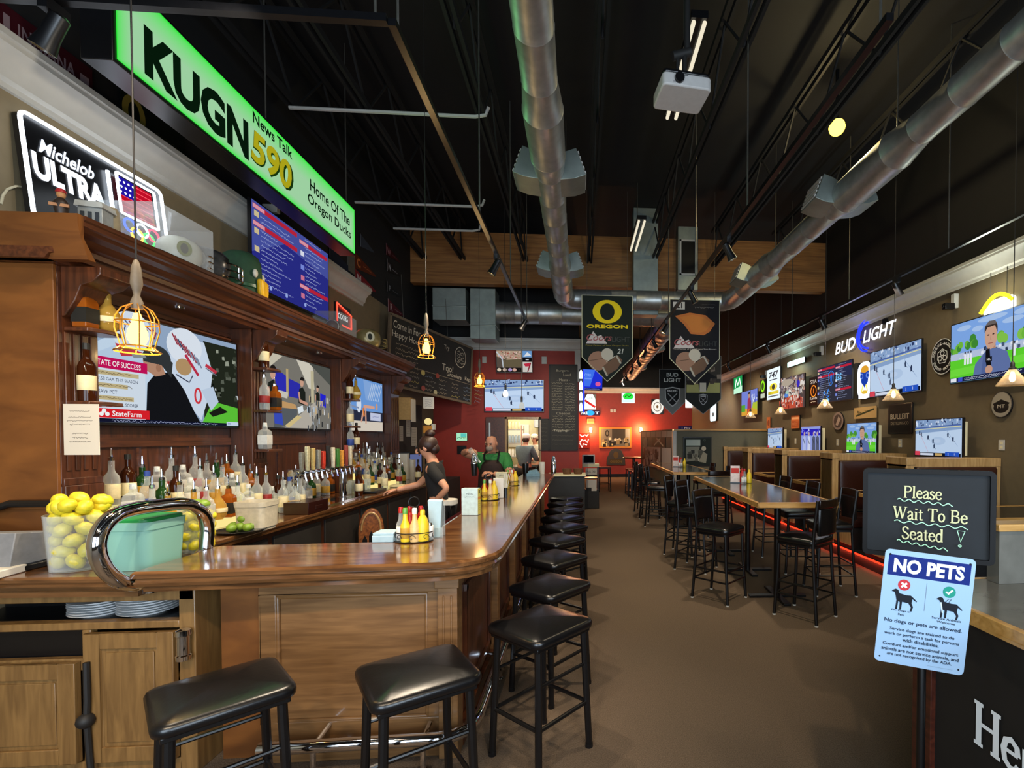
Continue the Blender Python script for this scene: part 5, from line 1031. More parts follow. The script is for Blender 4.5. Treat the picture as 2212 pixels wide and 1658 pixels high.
# condiment caddies and table tents on the bar
BZ = 1.071
SAUCE = {n: pm('sauce_' + n, c, .35, 0, .08) for n, c in (('red', 'a8201c'), ('yellow', 'e0c028'), ('green', '5a9a3a'), ('tan', 'd8b478'), ('white', 'e0e0d8'), ('ketch', 'b01c1c'))}
def sauce(name, prof, body, cap, lab=None):
    t = thing(name, 'x', 'bottle', group='sauce bottles in caddies'); zt_ = prof[-1][1]
    MB().lathe([(0, 0)] + prof, 12).build('bottle_body', body, t)
    MB().lathe([(.014, zt_ - .004), (.015, zt_ + .02), (.012, zt_ + .03), (0, zt_ + .031)], 10).build('cap', cap, t)
    if lab: r = max(q[0] for q in prof); MB().lathe([(r + .0006, .02), (r + .0012, .021), (r + .0012, .08), (r + .0006, .081)], 12).build('paper_label', lab, t)
    return t
HOT = [(.026, .0), (.027, .01), (.027, .095), (.014, .125), (.012, .165)]; MUS = [(.034, 0), (.036, .01), (.036, .09), (.026, .13), (.014, .15)]; KET = [(.03, 0), (.032, .01), (.028, .06), (.031, .12), (.018, .15), (.012, .165)]
SP = [('red-capped hot sauce bottle', sauce('hot_sauce', HOT, K['clear'], SAUCE['red'], SAUCE['white'])), ('green-capped yellow sauce bottle', sauce('pepper_sauce', HOT, SAUCE['yellow'], SAUCE['green'], LB['gold'])),
      ('white-capped orange sauce bottle', sauce('hot_sauce', HOT, SAUCE['tan'], SAUCE['white'], SAUCE['tan'])), ('yellow mustard bottle', sauce('mustard_bottle', MUS, SAUCE['yellow'], SAUCE['yellow'])), ('red ketchup bottle', sauce('ketchup_bottle', KET, SAUCE['ketch'], SAUCE['red'])), ('clear salt shaker', sauce('salt_shaker', [(.022, 0), (.022, .06), (.018, .07)], K['clear'], K['chrome'], SAUCE['white']))]
sused = set()
def caddy(proto, loc, where, rz=0, full=True):
    lab = 'black wire caddy of sauces ' + where
    if proto is None:
        proto = thing('condiment_caddy', lab, 'caddy', loc, rz, 'condiment caddies')
        m = MB()
        for z in (.004, .055): m.tube([(.105 * x, .07 * y, z) for x, y in ell(0, 0, 1, 1, 20)], .003, 6, True)
        m.build('rim', K['metal'], proto)
        MB().prism([(.1 * x, .066 * y) for x, y in ell(0, 0, 1, 1, 20)], 'z', .002, .005).build('floor_plate', K['metal'], proto)
        m = MB()
        for i in range(8):
            a = i * PI / 4; c = Vector((.105 * math.cos(a), .07 * math.sin(a), .03)); tg = Vector((-.105 * math.sin(a), .07 * math.cos(a), 0)).normalized()
            m.tube([c + tg * (.022 - .0028 * k) * math.cos(k * .8) + Vector((0, 0, (.022 - .0028 * k) * math.sin(k * .8))) for k in range(8)], .0018, 5)
        m.build('scroll_work', K['metal'], proto)
        MB().cyl((0, 0, .004), (0, 0, .2), .003, n=6).tube([(.03 * x, 0, .23 + .03 * y) for x, y in ell(0, 0, 1, 1, 16)], .003, 6, True).build('carry_ring', K['metal'], proto)
    else: proto = dup(proto, loc, rz, lab)
    for i, (k, u, v) in enumerate(((0, -.075, .01), (1, -.042, -.03), (4, -.032, .038), (2, .012, -.04), (3, .052, -.022), (4, .03, .04), (5, .085, .01))):
        if not full and k in (0, 5): continue
        c, s = math.cos(rz), math.sin(rz); l = (loc[0] + u * c - v * s, loc[1] + u * s + v * c, loc[2] + .006); lb = '%s %s' % (SP[k][0], where.replace('standing ', 'in the caddy ')) + (', rear one' if i == 5 else '')
        if k in sused: dup(SP[k][1], l, 0, lb)
        else: sused.add(k); SP[k][1].location = l; SP[k][1]['label'] = lb
    return proto
cc = P(895, 1168, Z=BZ); cad = caddy(None, (cc.x, cc.y, BZ), 'standing on the bar corner', .1)
nb = thing('napkin_sleeve', 'pale blue upright stack of napkins behind the caddy on the bar corner', 'napkins', (cc.x + .09, cc.y + .12, BZ), .1)
MB().prism([(-.03, 0), (.03, 0), (.042, .225), (-.042, .23)], 'y', -.03, .03).build('napkin_stack', pm('pale_blue_napkins', 'a9c4cc', .8, 0, .04), nb, .004); MB().box(-.05, .05, .032, .037, 0, .2).box(-.05, .05, -.037, -.032, 0, .06).build('holder', K['clear'], nb)
o = MB().box(-.06, .06, -.06, .06, 0, .04).box(-.058, .06, -.055, .06, .04, .055).build('napkin_pile', pm('blue_napkins', '9db9c4', .8, 0, .05), bev=.004); o.location = (cc.x - .17, cc.y + .03, BZ); tag(o, 'low pile of pale blue napkins left of the caddy on the bar corner', 'napkins')
def tent(label, px, py, w_, h, rz, c1):
    p = P(px, py, Z=BZ); t = thing('table_tent', label, 'menu card', (p.x, p.y + .03, BZ), rz)
    MB().box(-w_ / 2, w_ / 2, -.035, .035, 0, h).build('card_block', pm('tent_' + c1, c1, .6), t, .002)
    a = Art(); a.text('MENU', 0, h * .8, .014, '3a4048'); a.scribble(-w_ * .35, w_ * .35, h * .68, .01, '5a6068', 3); a.build('front_print', t, (0, -.0355, 0))
    a = Art(); a.rect(-.033, .033, .002, h - .002, 'd8c95a'); a.rect(-.015, .015, h * .8, h * .93, '33341c'); a.rect(-.03, .03, h * .58, h * .68, 'd8903a')
    for k in range(5): a.scribble(-.025, .025, h * (.5 - k * .08), .008, '8a7f3a', k)
    a.build('side_print', t, (w_ / 2 + .0005, 0, 0), PI / 2)
tent('white and yellow table tent on the bar behind the first caddy', 1016, 1112, .13, .21, -.12, 'b9cfd0'); tent('cream table tent farther along the bar beyond the second caddy', 1084, 1056, .14, .2, -.1, 'cfc8a8')
c2_ = P(1062, 1079, Z=BZ); caddy(cad, (c2_.x - .03, c2_.y, BZ), 'standing on the bar between two table tents', .3, False)
c3_ = P(1104, 1048, Z=BZ); caddy(cad, (c3_.x, c3_.y, BZ), 'standing near the far end of the bar', .2, False)
t = thing('straw_holder', 'white napkin and straw holder in front of the bald man', 'holder', (c2_.x + .04, c2_.y + .16, BZ), .2); MB().box(-.05, .05, -.03, .03, 0, .2).build('napkin_stack', K['paper'], t, .004); MB().cyl((.07, 0, 0), (.07, 0, .1), .02, n=10).build('straw_cup', K['plastic'], t)
for k in range(4): MB().cyl((.065 + .006 * (k % 2), .006 * (k // 2), .02), (.06 + .02 * k, .01, .24), .003, n=5).build('straw', K['paper'], t)
# pendants over the bar
def cage_pendant(label, px, pyc, Yd, proto=None):
    p = P(px, pyc, Y=Yd)
    if proto: return dup(proto, p, 0, label)
    t = thing('cage_pendant', label, 'pendant lamp', p, 0, 'cage pendants over the bar')
    MB().lathe([(0, .075), (.012, .07), (.02, .03), (.034, -.01), (.036, -.035), (.026, -.06), (0, -.07)], 14).build('bulb', K['bulb'], t)
    m = MB()
    for k in range(8):
        a = k * PI / 4; m.tube([(r * math.cos(a), r * math.sin(a), z) for r, z in ((.02, .11), (.05, .09), (.07, .05), (.072, .0), (.06, -.05), (.055, -.075), (.075, -.095))], .0027, 5)
    for r, z in ((.071, .03), (.055, -.075), (.076, -.096)): m.tube([(r * x, r * y, z) for x, y in ell(0, 0, 1, 1, 20)], .0035, 5, True)
    m.build('wire_cage', pm('brass_wire', 'a8742c', .35, .6), t)
    MB().lathe([(.02, .09), (.022, .12), (.011, .15), (.014, .17), (.022, .2), (.017, .27), (.009, .3), (0, .31)], 14).build('socket', K['copper'], t)
    MB().cyl((0, 0, .3), (0, 0, CE - p.z), .0035, n=6).build('cord', K['cord'], t)
    return t
cp = cage_pendant('glowing cage pendant nearest the entrance, in front of the coach screen', 297, 712, 2.3)
cage_pendant('glowing cage pendant in front of the chalk menu board', 921, 748, 4.6, cp); cage_pendant('small glowing cage pendant in front of the red kitchen wall', 1036, 820, 7.2, cp)
for px, py, Yd, e in ((297, 712, 2.3, 9), (921, 748, 4.6, 12), (1036, 820, 7.2, 12)): light('POINT', 'pendant_light', P(px, py, Y=Yd) - Vector((0, 0, .13)), e, (1, .66, .28), .04)
for i, (px, py, Yd) in enumerate(((1092, 850, 8.0), (1127, 876, 8.1))):
    p = P(px, py, Y=Yd); t = thing('bulb_pendant', 'bare bulb pendant hanging before the hockey screen, %s one' % ('left', 'right')[i], 'pendant lamp', p, 0, 'bare bulb pendants')
    MB().lathe([(0, -.06), (.035, -.045), (.045, -.01), (.035, .03), (.015, .06), (.013, .075)], 14).build('bulb', K['shade'] if i else em('pale_bulb', 'fff0d0', 2), t); MB().lathe([(.016, .06), (.018, .13), (.01, .16), (0, .17)], 10).build('socket', K['plastic'], t); MB().cyl((0, 0, .16), (0, 0, CE - p.z), .005, n=6).build('cord', K['cord'], t)
# ---------------------------------------------------------------- booths along the right wall
bench = None
bys = (5.25, 6.86, 8.62, 10.42, 12.2)[::-1]
bn = ('farthest from the entrance', 'second from the far end', 'in the middle of the row', 'second from the entrance', 'nearest the entrance, behind the wait sign')
for i, y in enumerate(bys):
    lab = 'oak framed booth bench with brown vinyl back, ' + bn[i]
    if bench is None:
        bench = thing('booth_bench', lab, 'booth bench', (3.69, y, .145), 0, 'booth benches on the platform')
        L = XR - 3.69 - .005
        MB().box(.0, L, 0, .30, 0, 1.22).build('back_core', K['steelblk'], bench)
        m = MB().box(0, .09, -.03, .33, 0, 1.24).box(0, L, -.025, .325, 1.2, 1.30).box(L - .05, L, -.02, .32, .4, 1.2).box(-.01, .1, -.04, .34, 1.225, 1.31).box(.09, L, -.02, 0, .46, .52)
        m.build('oak_frame', K['oak'], bench, .006)
        for s in (-1, 1):
            y0 = 0 if s < 0 else .30
            m = MB(); pad(m, L / 2 - .08, .36, .03, 0, .05, .02)
            T = Matrix.Translation((L / 2 + .02, y0, .84)) @ Matrix.Rotation(s * -PI / 2 if s > 0 else PI / 2, 4, 'X')
            v = [T @ Vector(p) for p in m.v]; mm = MB(); mm.add(v, m.f); mm.build('back_cushion', K['brown'], bench, angle=60)
            m = MB(); pad(m, L / 2 - .02, .24, .04, .30, .44, .025); mm = MB(); mm.add([(x + L / 2, yy + (y0 - .27 if s < 0 else y0 + .27), z) for x, yy, z in m.v], m.f); mm.build('seat_cushion', K['brown'], bench, angle=60)
            a, b = sorted((y0 + s * .02, y0 + s * .5))
            MB().box(.03, L, a, b, 0, .30).build('seat_base', K['steelblk'], bench); MB().prism([(a, .06), (b, .06), (b, .3), (a, .42)] if s > 0 else [(a, .06), (b, .06), (b, .42), (a, .3)], 'x', 0, .03).build('seat_end', K['oak'], bench, .004)
    else: dup(bench, (3.69, y, .145), 0, lab)
btab = None
for i, y in enumerate(bys):
    lab = 'oak edged booth table before the bench ' + bn[i].replace(', behind the wait sign', '')
    loc = (3.72, y - .74, .146)
    if btab is None:
        btab = thing('booth_table', lab, 'table', loc, 0, 'booth tables')
        MB().box(.01, 1.10, -.36, .36, .765, .80).build('table_top', K['lam'], btab); m = MB().box(-.025, .012, -.385, .385, .755, .803).box(0, 1.10, -.385, -.36, .755, .803).box(0, 1.10, .36, .385, .755, .803); m.build('edge_band', K['oakh'], btab, .004)
        MB().cyl((.55, 0, .02), (.55, 0, .76), .04, n=14).box(.25, .85, -.04, .04, 0, .025).box(.51, .59, -.09, .09, 0, .025).build('pedestal', K['metal'], btab, .003)
    else: dup(btab, loc, 0, lab)
# ---------------------------------------------------------------- tall tables and chairs
def tall_table(label, x, y, w_, L, rz, proto=None):
    if proto: return dup(proto, (x, y, 0), rz, label)
    t = thing('tall_table', label, 'table', (x, y, 0), rz, 'tall tables in the middle')
    MB().box(-w_ / 2 + .03, w_ / 2 - .03, .03, L - .03, 1.03, 1.068).build('table_top', K['lam'], t)
    m = MB().box(-w_ / 2, -w_ / 2 + .03, 0, L, 1.02, 1.07).box(w_ / 2 - .03, w_ / 2, 0, L, 1.02, 1.07).box(-w_ / 2, w_ / 2, 0, .03, 1.02, 1.07).box(-w_ / 2, w_ / 2, L - .03, L, 1.02, 1.07); m.build('edge_band', K['oakh'], t, .005)
    for yy in (.55, L / 2, L - .55): MB().cyl((0, yy, .02), (0, yy, 1.02), .035, n=14).box(-.3, .3, yy - .035, yy + .035, 0, .025).box(-.035, .035, yy - .3, yy + .3, 0, .025).box(-.2, .2, yy - .2, yy + .2, 1.0, 1.03).build('pedestal', K['metal'], t, .003)
    return t
tl = tall_table('long tall table with an oak edge, nearest the entrance', 2.06, 4.42, .78, 3.15, -.045)
tall_table('second long tall table, before the half wall', 2.05, 8.5, .76, 3.1, -.02, tl)
ch = thing('bar_chair', 'x', 'chair', group='tall chairs with padded backs')
m = MB(); pad(m, .2, .2, .06, .705, .765, .02); m.build('seat', K['vinyl'], ch, angle=60)
MB().prism(rrect(-.19, .19, -.19, .19, .05), 'z', .685, .707).build('seat_frame', K['metal'], ch)
for s in (-1, 1):
    l = MB().tube([(s * .17, .165, .69), (s * .175, .175, .4), (s * .19, .2, .012)], .016, 8).build('leg', K['metal'], ch); MB().cyl((s * .19, .2, 0), (s * .19, .2, .014), .017, n=8).build('foot_cap', K['white'], l)
    l = MB().tube([(s * .19, -.215, .012), (s * .178, -.185, .4), (s * .175, -.17, .69), (s * .178, -.18, .85), (s * .185, -.215, 1.12)], .0155, 8).build('leg', K['metal'], ch); MB().cyl((s * .19, -.215, 0), (s * .19, -.215, .014), .017, n=8).build('foot_cap', K['white'], l)
m = MB()
for z, k in ((.22, 1), (.33, .97)):
    c = [(-.183 * k, .19 * k, z), (.183 * k, .19 * k, z), (.185 * k, -.2 * k, z), (-.185 * k, -.2 * k, z)]
    for i in range(4): m.cyl(c[i], c[(i + 1) % 4], .009, n=6)
m.build('stretcher', K['metal'], ch)
m = MB(); cu = [(x, -.19 - .035 * (1 - (x / .18) ** 2)) for x in [-.165 + .33 * i / 10 for i in range(11)]]
vs = [(x, y + dy, z + dzz * 0) for z, dzz in ((.84, 0), (.86, 0), (1.0, 0), (1.02, 0)) for dy in (0,) for x, y in cu]
m.prism(cu + [(x, y - .03) for x, y in cu[::-1]], 'z', .80, 1.05); m.build('back_pad', K['vinyl'], ch, .014)
cu2 = [(x * 1.08, y - .018) for x, y in cu]; MB().prism(cu2 + [(x, y - .022) for x, y in cu2[::-1]], 'z', 1.05, 1.125).build('top_rail', pm('dark_chair_wood', '1a0d08', .25, 0, .2), ch, .006)
def fz(fx, fy): return math.atan2(-fx, fy)
chairs = [((2.12, 4.42), (-.6, .79), 'at the near end of the nearest tall table'), ((1.47, 4.98), (.68, -.72), 'on the aisle side of the nearest tall table, first from the entrance'),
          ((1.5, 6.12), (.8, -.6), 'on the aisle side of the nearest tall table, second from the entrance'), ((1.5, 6.95), (.86, -.5), 'on the aisle side of the nearest tall table, third from the entrance'),
          ((2.72, 5.1), (-1, .1), 'on the booth side of the nearest tall table, first from the entrance'), ((2.74, 5.95), (-1, .05), 'on the booth side of the nearest tall table, second from the entrance'), ((2.76, 6.8), (-1, 0), 'on the booth side of the nearest tall table, third from the entrance'),
          ((2.3, 8.22), (-.2, 1), 'at the near end of the second tall table'), ((1.5, 9.2), (.95, -.3), 'on the aisle side of the second tall table, first from the entrance'), ((1.5, 10.1), (.95, -.25), 'on the aisle side of the second tall table, second from the entrance'), ((1.5, 11.0), (.95, -.3), 'on the aisle side of the second tall table, third from the entrance'),
          ((2.72, 9.3), (-1, 0), 'on the booth side of the second tall table, first from the entrance'), ((2.72, 10.5), (-1, 0), 'on the booth side of the second tall table, second from the entrance')]
for i, ((x, y), f, wl) in enumerate(chairs):
    lab = 'black tall chair ' + wl
    if i == 0: ch.location = (x, y, 0); ch.rotation_euler.z = fz(*f); ch['label'] = lab
    else: dup(ch, (x, y, 0), fz(*f), lab)
def table_set(px, py, where):
    global BZ
    p = P(px, py, Z=1.07); x, y = p.x, p.y
    t = thing('menu_holder', 'upright white menu card ' + where, 'menu card', (x - .09, y + .06, 1.0705), -.3); MB().box(-.06, .06, -.01, .01, 0, .23).build('card', pm('card_red', 'd8c8c4', .5), t); a = Art(); a.rect(-.05, .05, .13, .2, 'c03a34'); a.build('print_block', t, (0, -.0105, 0)); MB().box(-.065, .065, -.03, .03, 0, .012).build('base', K['plastic'], t)
    for j, (k, u, v) in enumerate(((4, .0, .04), (0, .01, -.03), (5, -.03, -.08), (3, .09, .02))): dup(SP[k][1], (x + u, y + v, 1.071), 0, SP[k][0] + ' ' + where)
table_set(1605, 1043, 'on the nearest tall table'); table_set(1470, 1008, 'on the second tall table')
tr = thing('round_tall_table', 'dark round tall table behind the half wall opening', 'table', P(1418, 988, Z=1.07) * 1.0); tr.location = (1.72, 15.3, 0)
MB().lathe([(0, 1.03), (.33, 1.03), (.35, 1.05), (.33, 1.07), (0, 1.07)], 28).build('table_top', K['cabh'], tr); MB().cyl((0, 0, .02), (0, 0, 1.03), .04, n=12).lathe([(.28, 0), (.28, .02), (.06, .05)], 20).build('pedestal', K['metal'], tr)
rs = None
for i, (x, y) in enumerate(((1.62, 12.9), (1.6, 13.6), (1.58, 14.3), (.78, 15.2))):
    lab = 'red-brown square wooden stool ' + ('in the row before the poster wall, %s' % ords[i] if i < 3 else 'standing alone beside the receipt stand')
    if rs is None:
        rs = thing('wooden_stool', lab, 'stool', (x, y, 0), .1, 'red-brown wooden stools'); MB().box(-.19, .19, -.19, .19, .72, .77).build('seat', wood('stool_wood', '4a1c12', '6a2c1c'), rs, .008)
        for sx in (-1, 1):
            for sy in (-1, 1): MB().tube([(sx * .16, sy * .16, .72), (sx * .18, sy * .18, 0)], .018, 6).build('leg', K['metal'], rs)
        m = MB()
        for z in (.25,):
            for a, b in (((-.17, -.17), (.17, -.17)), ((.17, -.17), (.17, .17)), ((.17, .17), (-.17, .17)), ((-.17, .17), (-.17, -.17))): m.cyl((*a, z), (*b, z), .01, n=6)
        m.build('stretcher', K['metal'], rs)
    else: dup(rs, (x, y, 0), .1, lab)
# ---------------------------------------------------------------- right wall: screens
WR = 4.70
for lab, l, r, fn, sd in (('large wall television showing a man with a microphone, nearest the entrance', (2055, 707, 832), (2225, 650, 798), d_man, 7), ('large wall television showing hockey on the brown wall', (1880, 765, 858), (1990, 730, 842), d_hockey, 8),
                          ('wall television with red schedule bars on the brown wall', (1766, 797, 870), (1840, 777, 862), d_sched2, 9), ('wall television showing a crowd scene on the brown wall', (1687, 820, 884), (1738, 806, 878), d_crowd, 10), ('farthest wall television with a blue sky picture on the brown wall', (1602, 846, 897), (1636, 840, 895), d_football, 11)):
    loc, W, H = rectX(WR, l, r); tv(lab, loc, RIGHT, W, H, fn, sd, .9, thick=.05, group='televisions on the brown wall')
for lab, l, r, fn, sd in (('small booth television showing hockey, nearest the entrance', (1978, 908, 985), (2078, 903, 984), d_hockey, 12), ('small booth television showing a man in a blue shirt', (1830, 915, 978), (1893, 912, 978), d_man, 13),
                          ('small booth television with a purple studio picture', (1731, 921, 973), (1772, 921, 973), d_studio, 14), ('small booth television showing pale ice, farthest one', (1659, 925, 967), (1690, 924, 967), d_hockey, 15)):
    loc, W, H = rectX(WR - .1, l, r); t = tv(lab, loc, RIGHT, W, H, fn, sd, .85, thick=.07, group='booth televisions')
    MB().box(-W * .3, W * .42, .07, .13, -H * .48, H * .42).build('wall_box', K['cream'], t, .006)
# neon and signs on the right wall
def wsign(name, label, cat, l, r, fn, th=.02, X=4.80, glow=False, round_=False, back=None):
    loc, W, H = rectX(X, l, r); t = thing(name, label, cat, loc, RIGHT)
    b = MB()
    if round_: b.prism(ell(0, 0, W / 2, H / 2, 32), 'y', .001, th)
    else: b.prism(rrect(-W / 2, W / 2, -H / 2, H / 2, min(W, H) * .06), 'y', .001, th)
    b.build('sign_board', back or K['plastic'], t, .002); a = Art(glow); fn(a, W, H); a.build('sign_face', t); return t, loc, W, H
def ringtext(a, s, R, h, col, a0, a1, flip=False):
    for i, c in enumerate(s):
        if c == ' ': continue
        t_ = math.radians(a0 + (a1 - a0) * i / (len(s) - 1)); a.text(c, R * math.cos(t_), R * math.sin(t_), h, col, rot=t_ - PI / 2 + (PI if flip else 0), bold=.015)
def s_hop(a, W, H):
    a.oval(0, 0, W * .5, H * .5, 'd8dcdc', n=40); a.oval(0, 0, W * .48, H * .48, '171514', n=40); a.oval(0, 0, W * .36, H * .36, 'd8dcdc', n=40); a.oval(0, 0, W * .345, H * .345, '171514', n=40)
    ringtext(a, 'BREWING', W * .415, W * .085, 'd8dcdc', 80, 10); ringtext(a, 'EUGENE OREGON', W * .415, W * .085, 'd8dcdc', 205, 335, True); ringtext(a, 'BARNSIDE', W * .415, W * .085, 'd8dcdc', 170, 100)
    k = W * .11
    a.line([(x * k * 2.2, y * k * 2.2) for x, y in ((0, 1), (.8, .55), (.85, -.3), (.5, -.85), (-.5, -.85), (-.85, -.3), (-.8, .55))], W * .025, 'd8dcdc', closed=True)
    for u, v in ((0, .95), (-.9, -.5), (.9, -.5)): a.line(ell(u * k, v * k, k * .75, None, 6), W * .03, 'd8dcdc', closed=True)
wsign('round_sign', 'round black and white hexagon brewery sign beside the large man television', 'sign', (2012, 732, 808), (2062, 730, 808), s_hop, round_=True)
def s_oval(a, W, H):
    a.oval(0, 0, W * .47, H * .47, '8d8576', n=30); a.poly(ell(0, -H * .1, W * .36, H * .22), '12100f'); a.poly([(-W * .4, H * .05), (0, H * .2), (W * .4, H * .05), (W * .3, -.02), (-W * .3, -.02)], '12100f'); a.text('MT', 0, -H * .06, H * .13, 'b8b0a0', width=W * .35)
wsign('oval_mirror_sign', 'oval mirrored sign below the large man television', 'sign', (2140, 845, 902), (2186, 845, 902), s_oval, round_=True)
def s_bull(a, W, H):
    a.rect(-W * .46, W * .46, -H * .46, H * .46, '2e2620'); a.rect(-W * .43, W * .43, -H * .44, H * .44, '1c1714'); a.text('BULLEIT', 0, H * .07, H * .17, 'a89a84', width=W * .78, bold=.02); a.text('DISTILLING CO', 0, -H * .15, H * .1, '8a7d68', width=W * .74, bold=.01); a.rect(-.03, .03, -H * .04, -H * .035, '8a7d68')
wsign('whiskey_sign', 'dark framed BULLEIT mirror sign between two booth televisions', 'sign', (1918, 872, 938), (1970, 868, 936), s_bull)
def s_wood(a, W, H):
    a.rect(-W / 2, W / 2, -H / 2, H / 2, 'a08050'); a.line([(-W * .4, -H * .25), (W * .42, H * .25)], H * .16, '2a2c14'); a.text('Pike', -W * .25, H * .05, H * .3, '2a2c14', slant=.3, bold=.02); a.scribble(W * .0, W * .4, H * .15, H * .1, '2a2c14', 2)
wsign('wooden_sign', 'tan wooden sign with a dark slanted stripe above a booth television', 'sign', (1845, 880, 906), (1892, 877, 900), s_wood, back=K['oak'])
def s_rd(a, W, H):
    a.oval(0, 0, W * .48, H * .48, '8a7468', n=28); a.oval(0, 0, W * .36, H * .36, '4a3a34', n=28); a.poly([(-W * .2, -H * .2), (W * .05, H * .25), (W * .25, H * .1), (0, -H * .25)], 'a89080')
wsign('round_sign', 'round brownish metal sign with a pale diagonal figure', 'sign', (1798, 890, 930), (1822, 888, 928), s_rd, round_=True)
def s_or(a, W, H):
    a.rect(-W / 2, W / 2, -H / 2, H / 2, 'c86a34'); a.rect(-W * .4, W * .4, H * .2, H * .35, 'e0a070'); a.rect(-W * .42, W * .42, -H * .4, H * .08, 'a84a1c')
    for k in range(4): a.scribble(-W * .38, W * .3, H * .0 - k * H * .1, H * .06, 'e0a070', k)
wsign('orange_sign', 'orange metal sign on the brown wall above a small booth television', 'sign', (1709, 898, 925), (1727, 895, 924), s_or)
def s_or2(a, W, H): a.rect(-W / 2, W / 2, -H / 2, H / 2, 'b8602c'); a.oval(0, 0, W * .3, W * .3, '7a3414')
wsign('orange_sign', 'narrow orange plaque on the brown wall near the half wall', 'sign', (1656, 901, 926), (1664, 900, 925), s_or2)
def s_bo(a, W, H):
    a.rect(-W / 2, W / 2, -H / 2, H / 2, '2a0c06'); a.text('STA', 0, H * .33, H * .13, 'e8d8c8', width=W * .7, e=1); a.ring(0, 0, W * .3, W * .3, .02, 'ff8a2a', e=1.5); a.text('1', 0, 0, .1, 'ff8a2a', e=1.5); a.text('Kenda', 0, -H * .25, H * .1, 'f0e0d0', width=W * .8, e=1); a.scribble(-W * .3, W * .3, -H * .38, .03, 'f0e0d0', 3)
wsign('lit_poster', 'black and orange lit poster left of the red schedule television', 'sign', (1748, 815, 875), (1767, 812, 875), s_bo)
def s_az(a, W, H):
    a.rect(-W / 2, W / 2, -H / 2, H / 2, 'd8e4ea', e=1.3); a.text('747', 0, H * .3, H * .2, '20242c', width=W * .7, slant=.3, bold=.03); a.rect(-W * .3, W * .3, H * .12, H * .15, '30343c'); a.oval(0, -H * .1, W * .3, H * .12, 'd8c020'); a.oval(0, -H * .1, W * .12, H * .09, '1c2018'); a.rect(-W * .4, W * .4, -H * .34, -H * .24, 'e0d030'); a.rect(-W * .4, W * .4, -H * .42, -H * .38, '6a7074')
t, loc, W, H = wsign('lit_beer_sign', 'bright white backlit sign with a yellow letter O', 'neon sign', (1657, 800, 865), (1685, 790, 858), s_az, .05, 4.77)
light('POINT', 'sign_glow', loc + Vector((-.2, 0, 0)), 5, (.85, .95, 1), .15)
def s_bird(a, W, H):
    a.poly(rrect(-W / 2, W / 2, -H / 2, H / 2, W * .4), 'e8eef8', e=1.6); a.poly(ell(0, H * .28, W * .26, H * .12), 'e0a030', e=1); a.poly([(-W * .3, H * .25), (0, H * .2), (W * .3, H * .25), (W * .22, -H * .05), (0, -H * .2), (-W * .22, -H * .05)], '1c3fa8', e=1)
    for s in (-1, 1): a.ring(s * W * .2, H * .12, W * .09, W * .09, .02, '6a8ae0', e=1); a.line([(s * W * .1, -H * .12), (s * W * .2, -H * .3)], .03, 'e0b040')
    a.poly(ell(0, -H * .32, W * .2, H * .05), 'e8c040', e=1); a.rect(-W * .4, W * .4, -H * .48, -H * .38, 'f8f8ff', e=1.6); a.text('ICE', 0, -H * .43, H * .06, 'c05a4a')
t, loc, W, H = wsign('lit_beer_sign', 'white backlit sign with a blue emblem between two televisions', 'neon sign', (1852, 782, 860), (1884, 780, 862), s_bird, .05, 4.77)
light('POINT', 'sign_glow', loc + Vector((-.2, 0, 0)), 4, (.9, .95, 1), .15)
def s_m(a, W, H): a.rect(-W / 2, W / 2, -H / 2, H / 2, 'b8e8c8', e=1.2); a.poly([(-W / 2, H * .5), (W / 2, H * .5), (W / 2, -H * .1), (-W / 2, -H * .2)], '1f9a50', e=1); a.line([(-W * .3, -H * .1), (-W * .2, H * .35), (.0, H * .0), (W * .2, H * .35), (W * .35, -H * .1)], W * .1, 'e8fff0', e=1.5)
wsign('lit_beer_sign', 'green and white backlit sign at the far end of the brown wall', 'neon sign', (1585, 815, 850), (1603, 812, 848), s_m, .04, 4.77)
def s_g(a, W, H): a.poly(ell(0, H * .15, W * .4, H * .32), '8ad820', e=1.3); a.poly(ell(0, H * .15, W * .25, H * .2), '2a4a10'); a.rect(-W * .4, W * .4, -H * .48, -H * .25, 'c8d0b8', e=1)
wsign('lit_beer_sign', 'small lime green lit sign left of the letter O sign', 'neon sign', (1642, 822, 862), (1653, 818, 858), s_g, .04, 4.77)
def s_six(a, W, H): a.poly(rrect(-W / 2, W / 2, -H / 2, H / 2, .1), 'd8f4ff', e=2); a.oval(0, -H * .2, W * .2, H * .1, '7aa8c0')
wsign('lit_bottle_sign', 'tall icy white bottle shaped light at the far right corner', 'neon sign', (1534, 862, 910), (1547, 862, 908), s_six, .04, 4.77)
light('POINT', 'sign_glow', P(1530, 880, X=4.4), 8, (.75, .92, 1), .2)
t, loc, W, H = wsign('cyan_light', 'glowing pale cyan light bar above the crowd television', 'neon sign', (1701, 783, 793), (1738, 770, 782), lambda a, W, H: a.poly(rrect(-W / 2, W / 2, -H / 2, H / 2, .02), 'c8fff6', e=4), .04, 4.76)
light('POINT', 'sign_glow', loc + Vector((-.14, 0, 0)), 9, (.6, 1, .95), .1)
loc, W, H = rectX(4.77, (2122, 648, 688), (2190, 625, 668))
t = thing('neon_sign', 'blazing yellow and white neon sign above the large man television', 'neon sign', loc, RIGHT)
MB().prism(rrect(-W * .45, W * .5, -H * .55, H * .3, .05), 'y', 0, .03).build('glowing_panel', em('hot_white_panel', 'f4fff0', 5), t)
MB().tube([(-W * .5 + W * k / 8, -.02, -.05 + .16 * math.sin(PI * k / 9)) for k in range(9)], .022, 8).build('yellow_tube', em('yellow_neon', 'ffe820', 4), t); MB().cyl((-.1, 0, .1), (-.1, 0, .42), .004, n=5).cyl((.12, 0, .1), (.12, 0, .42), .004, n=5).build('hanging_chain', K['rod'], t)
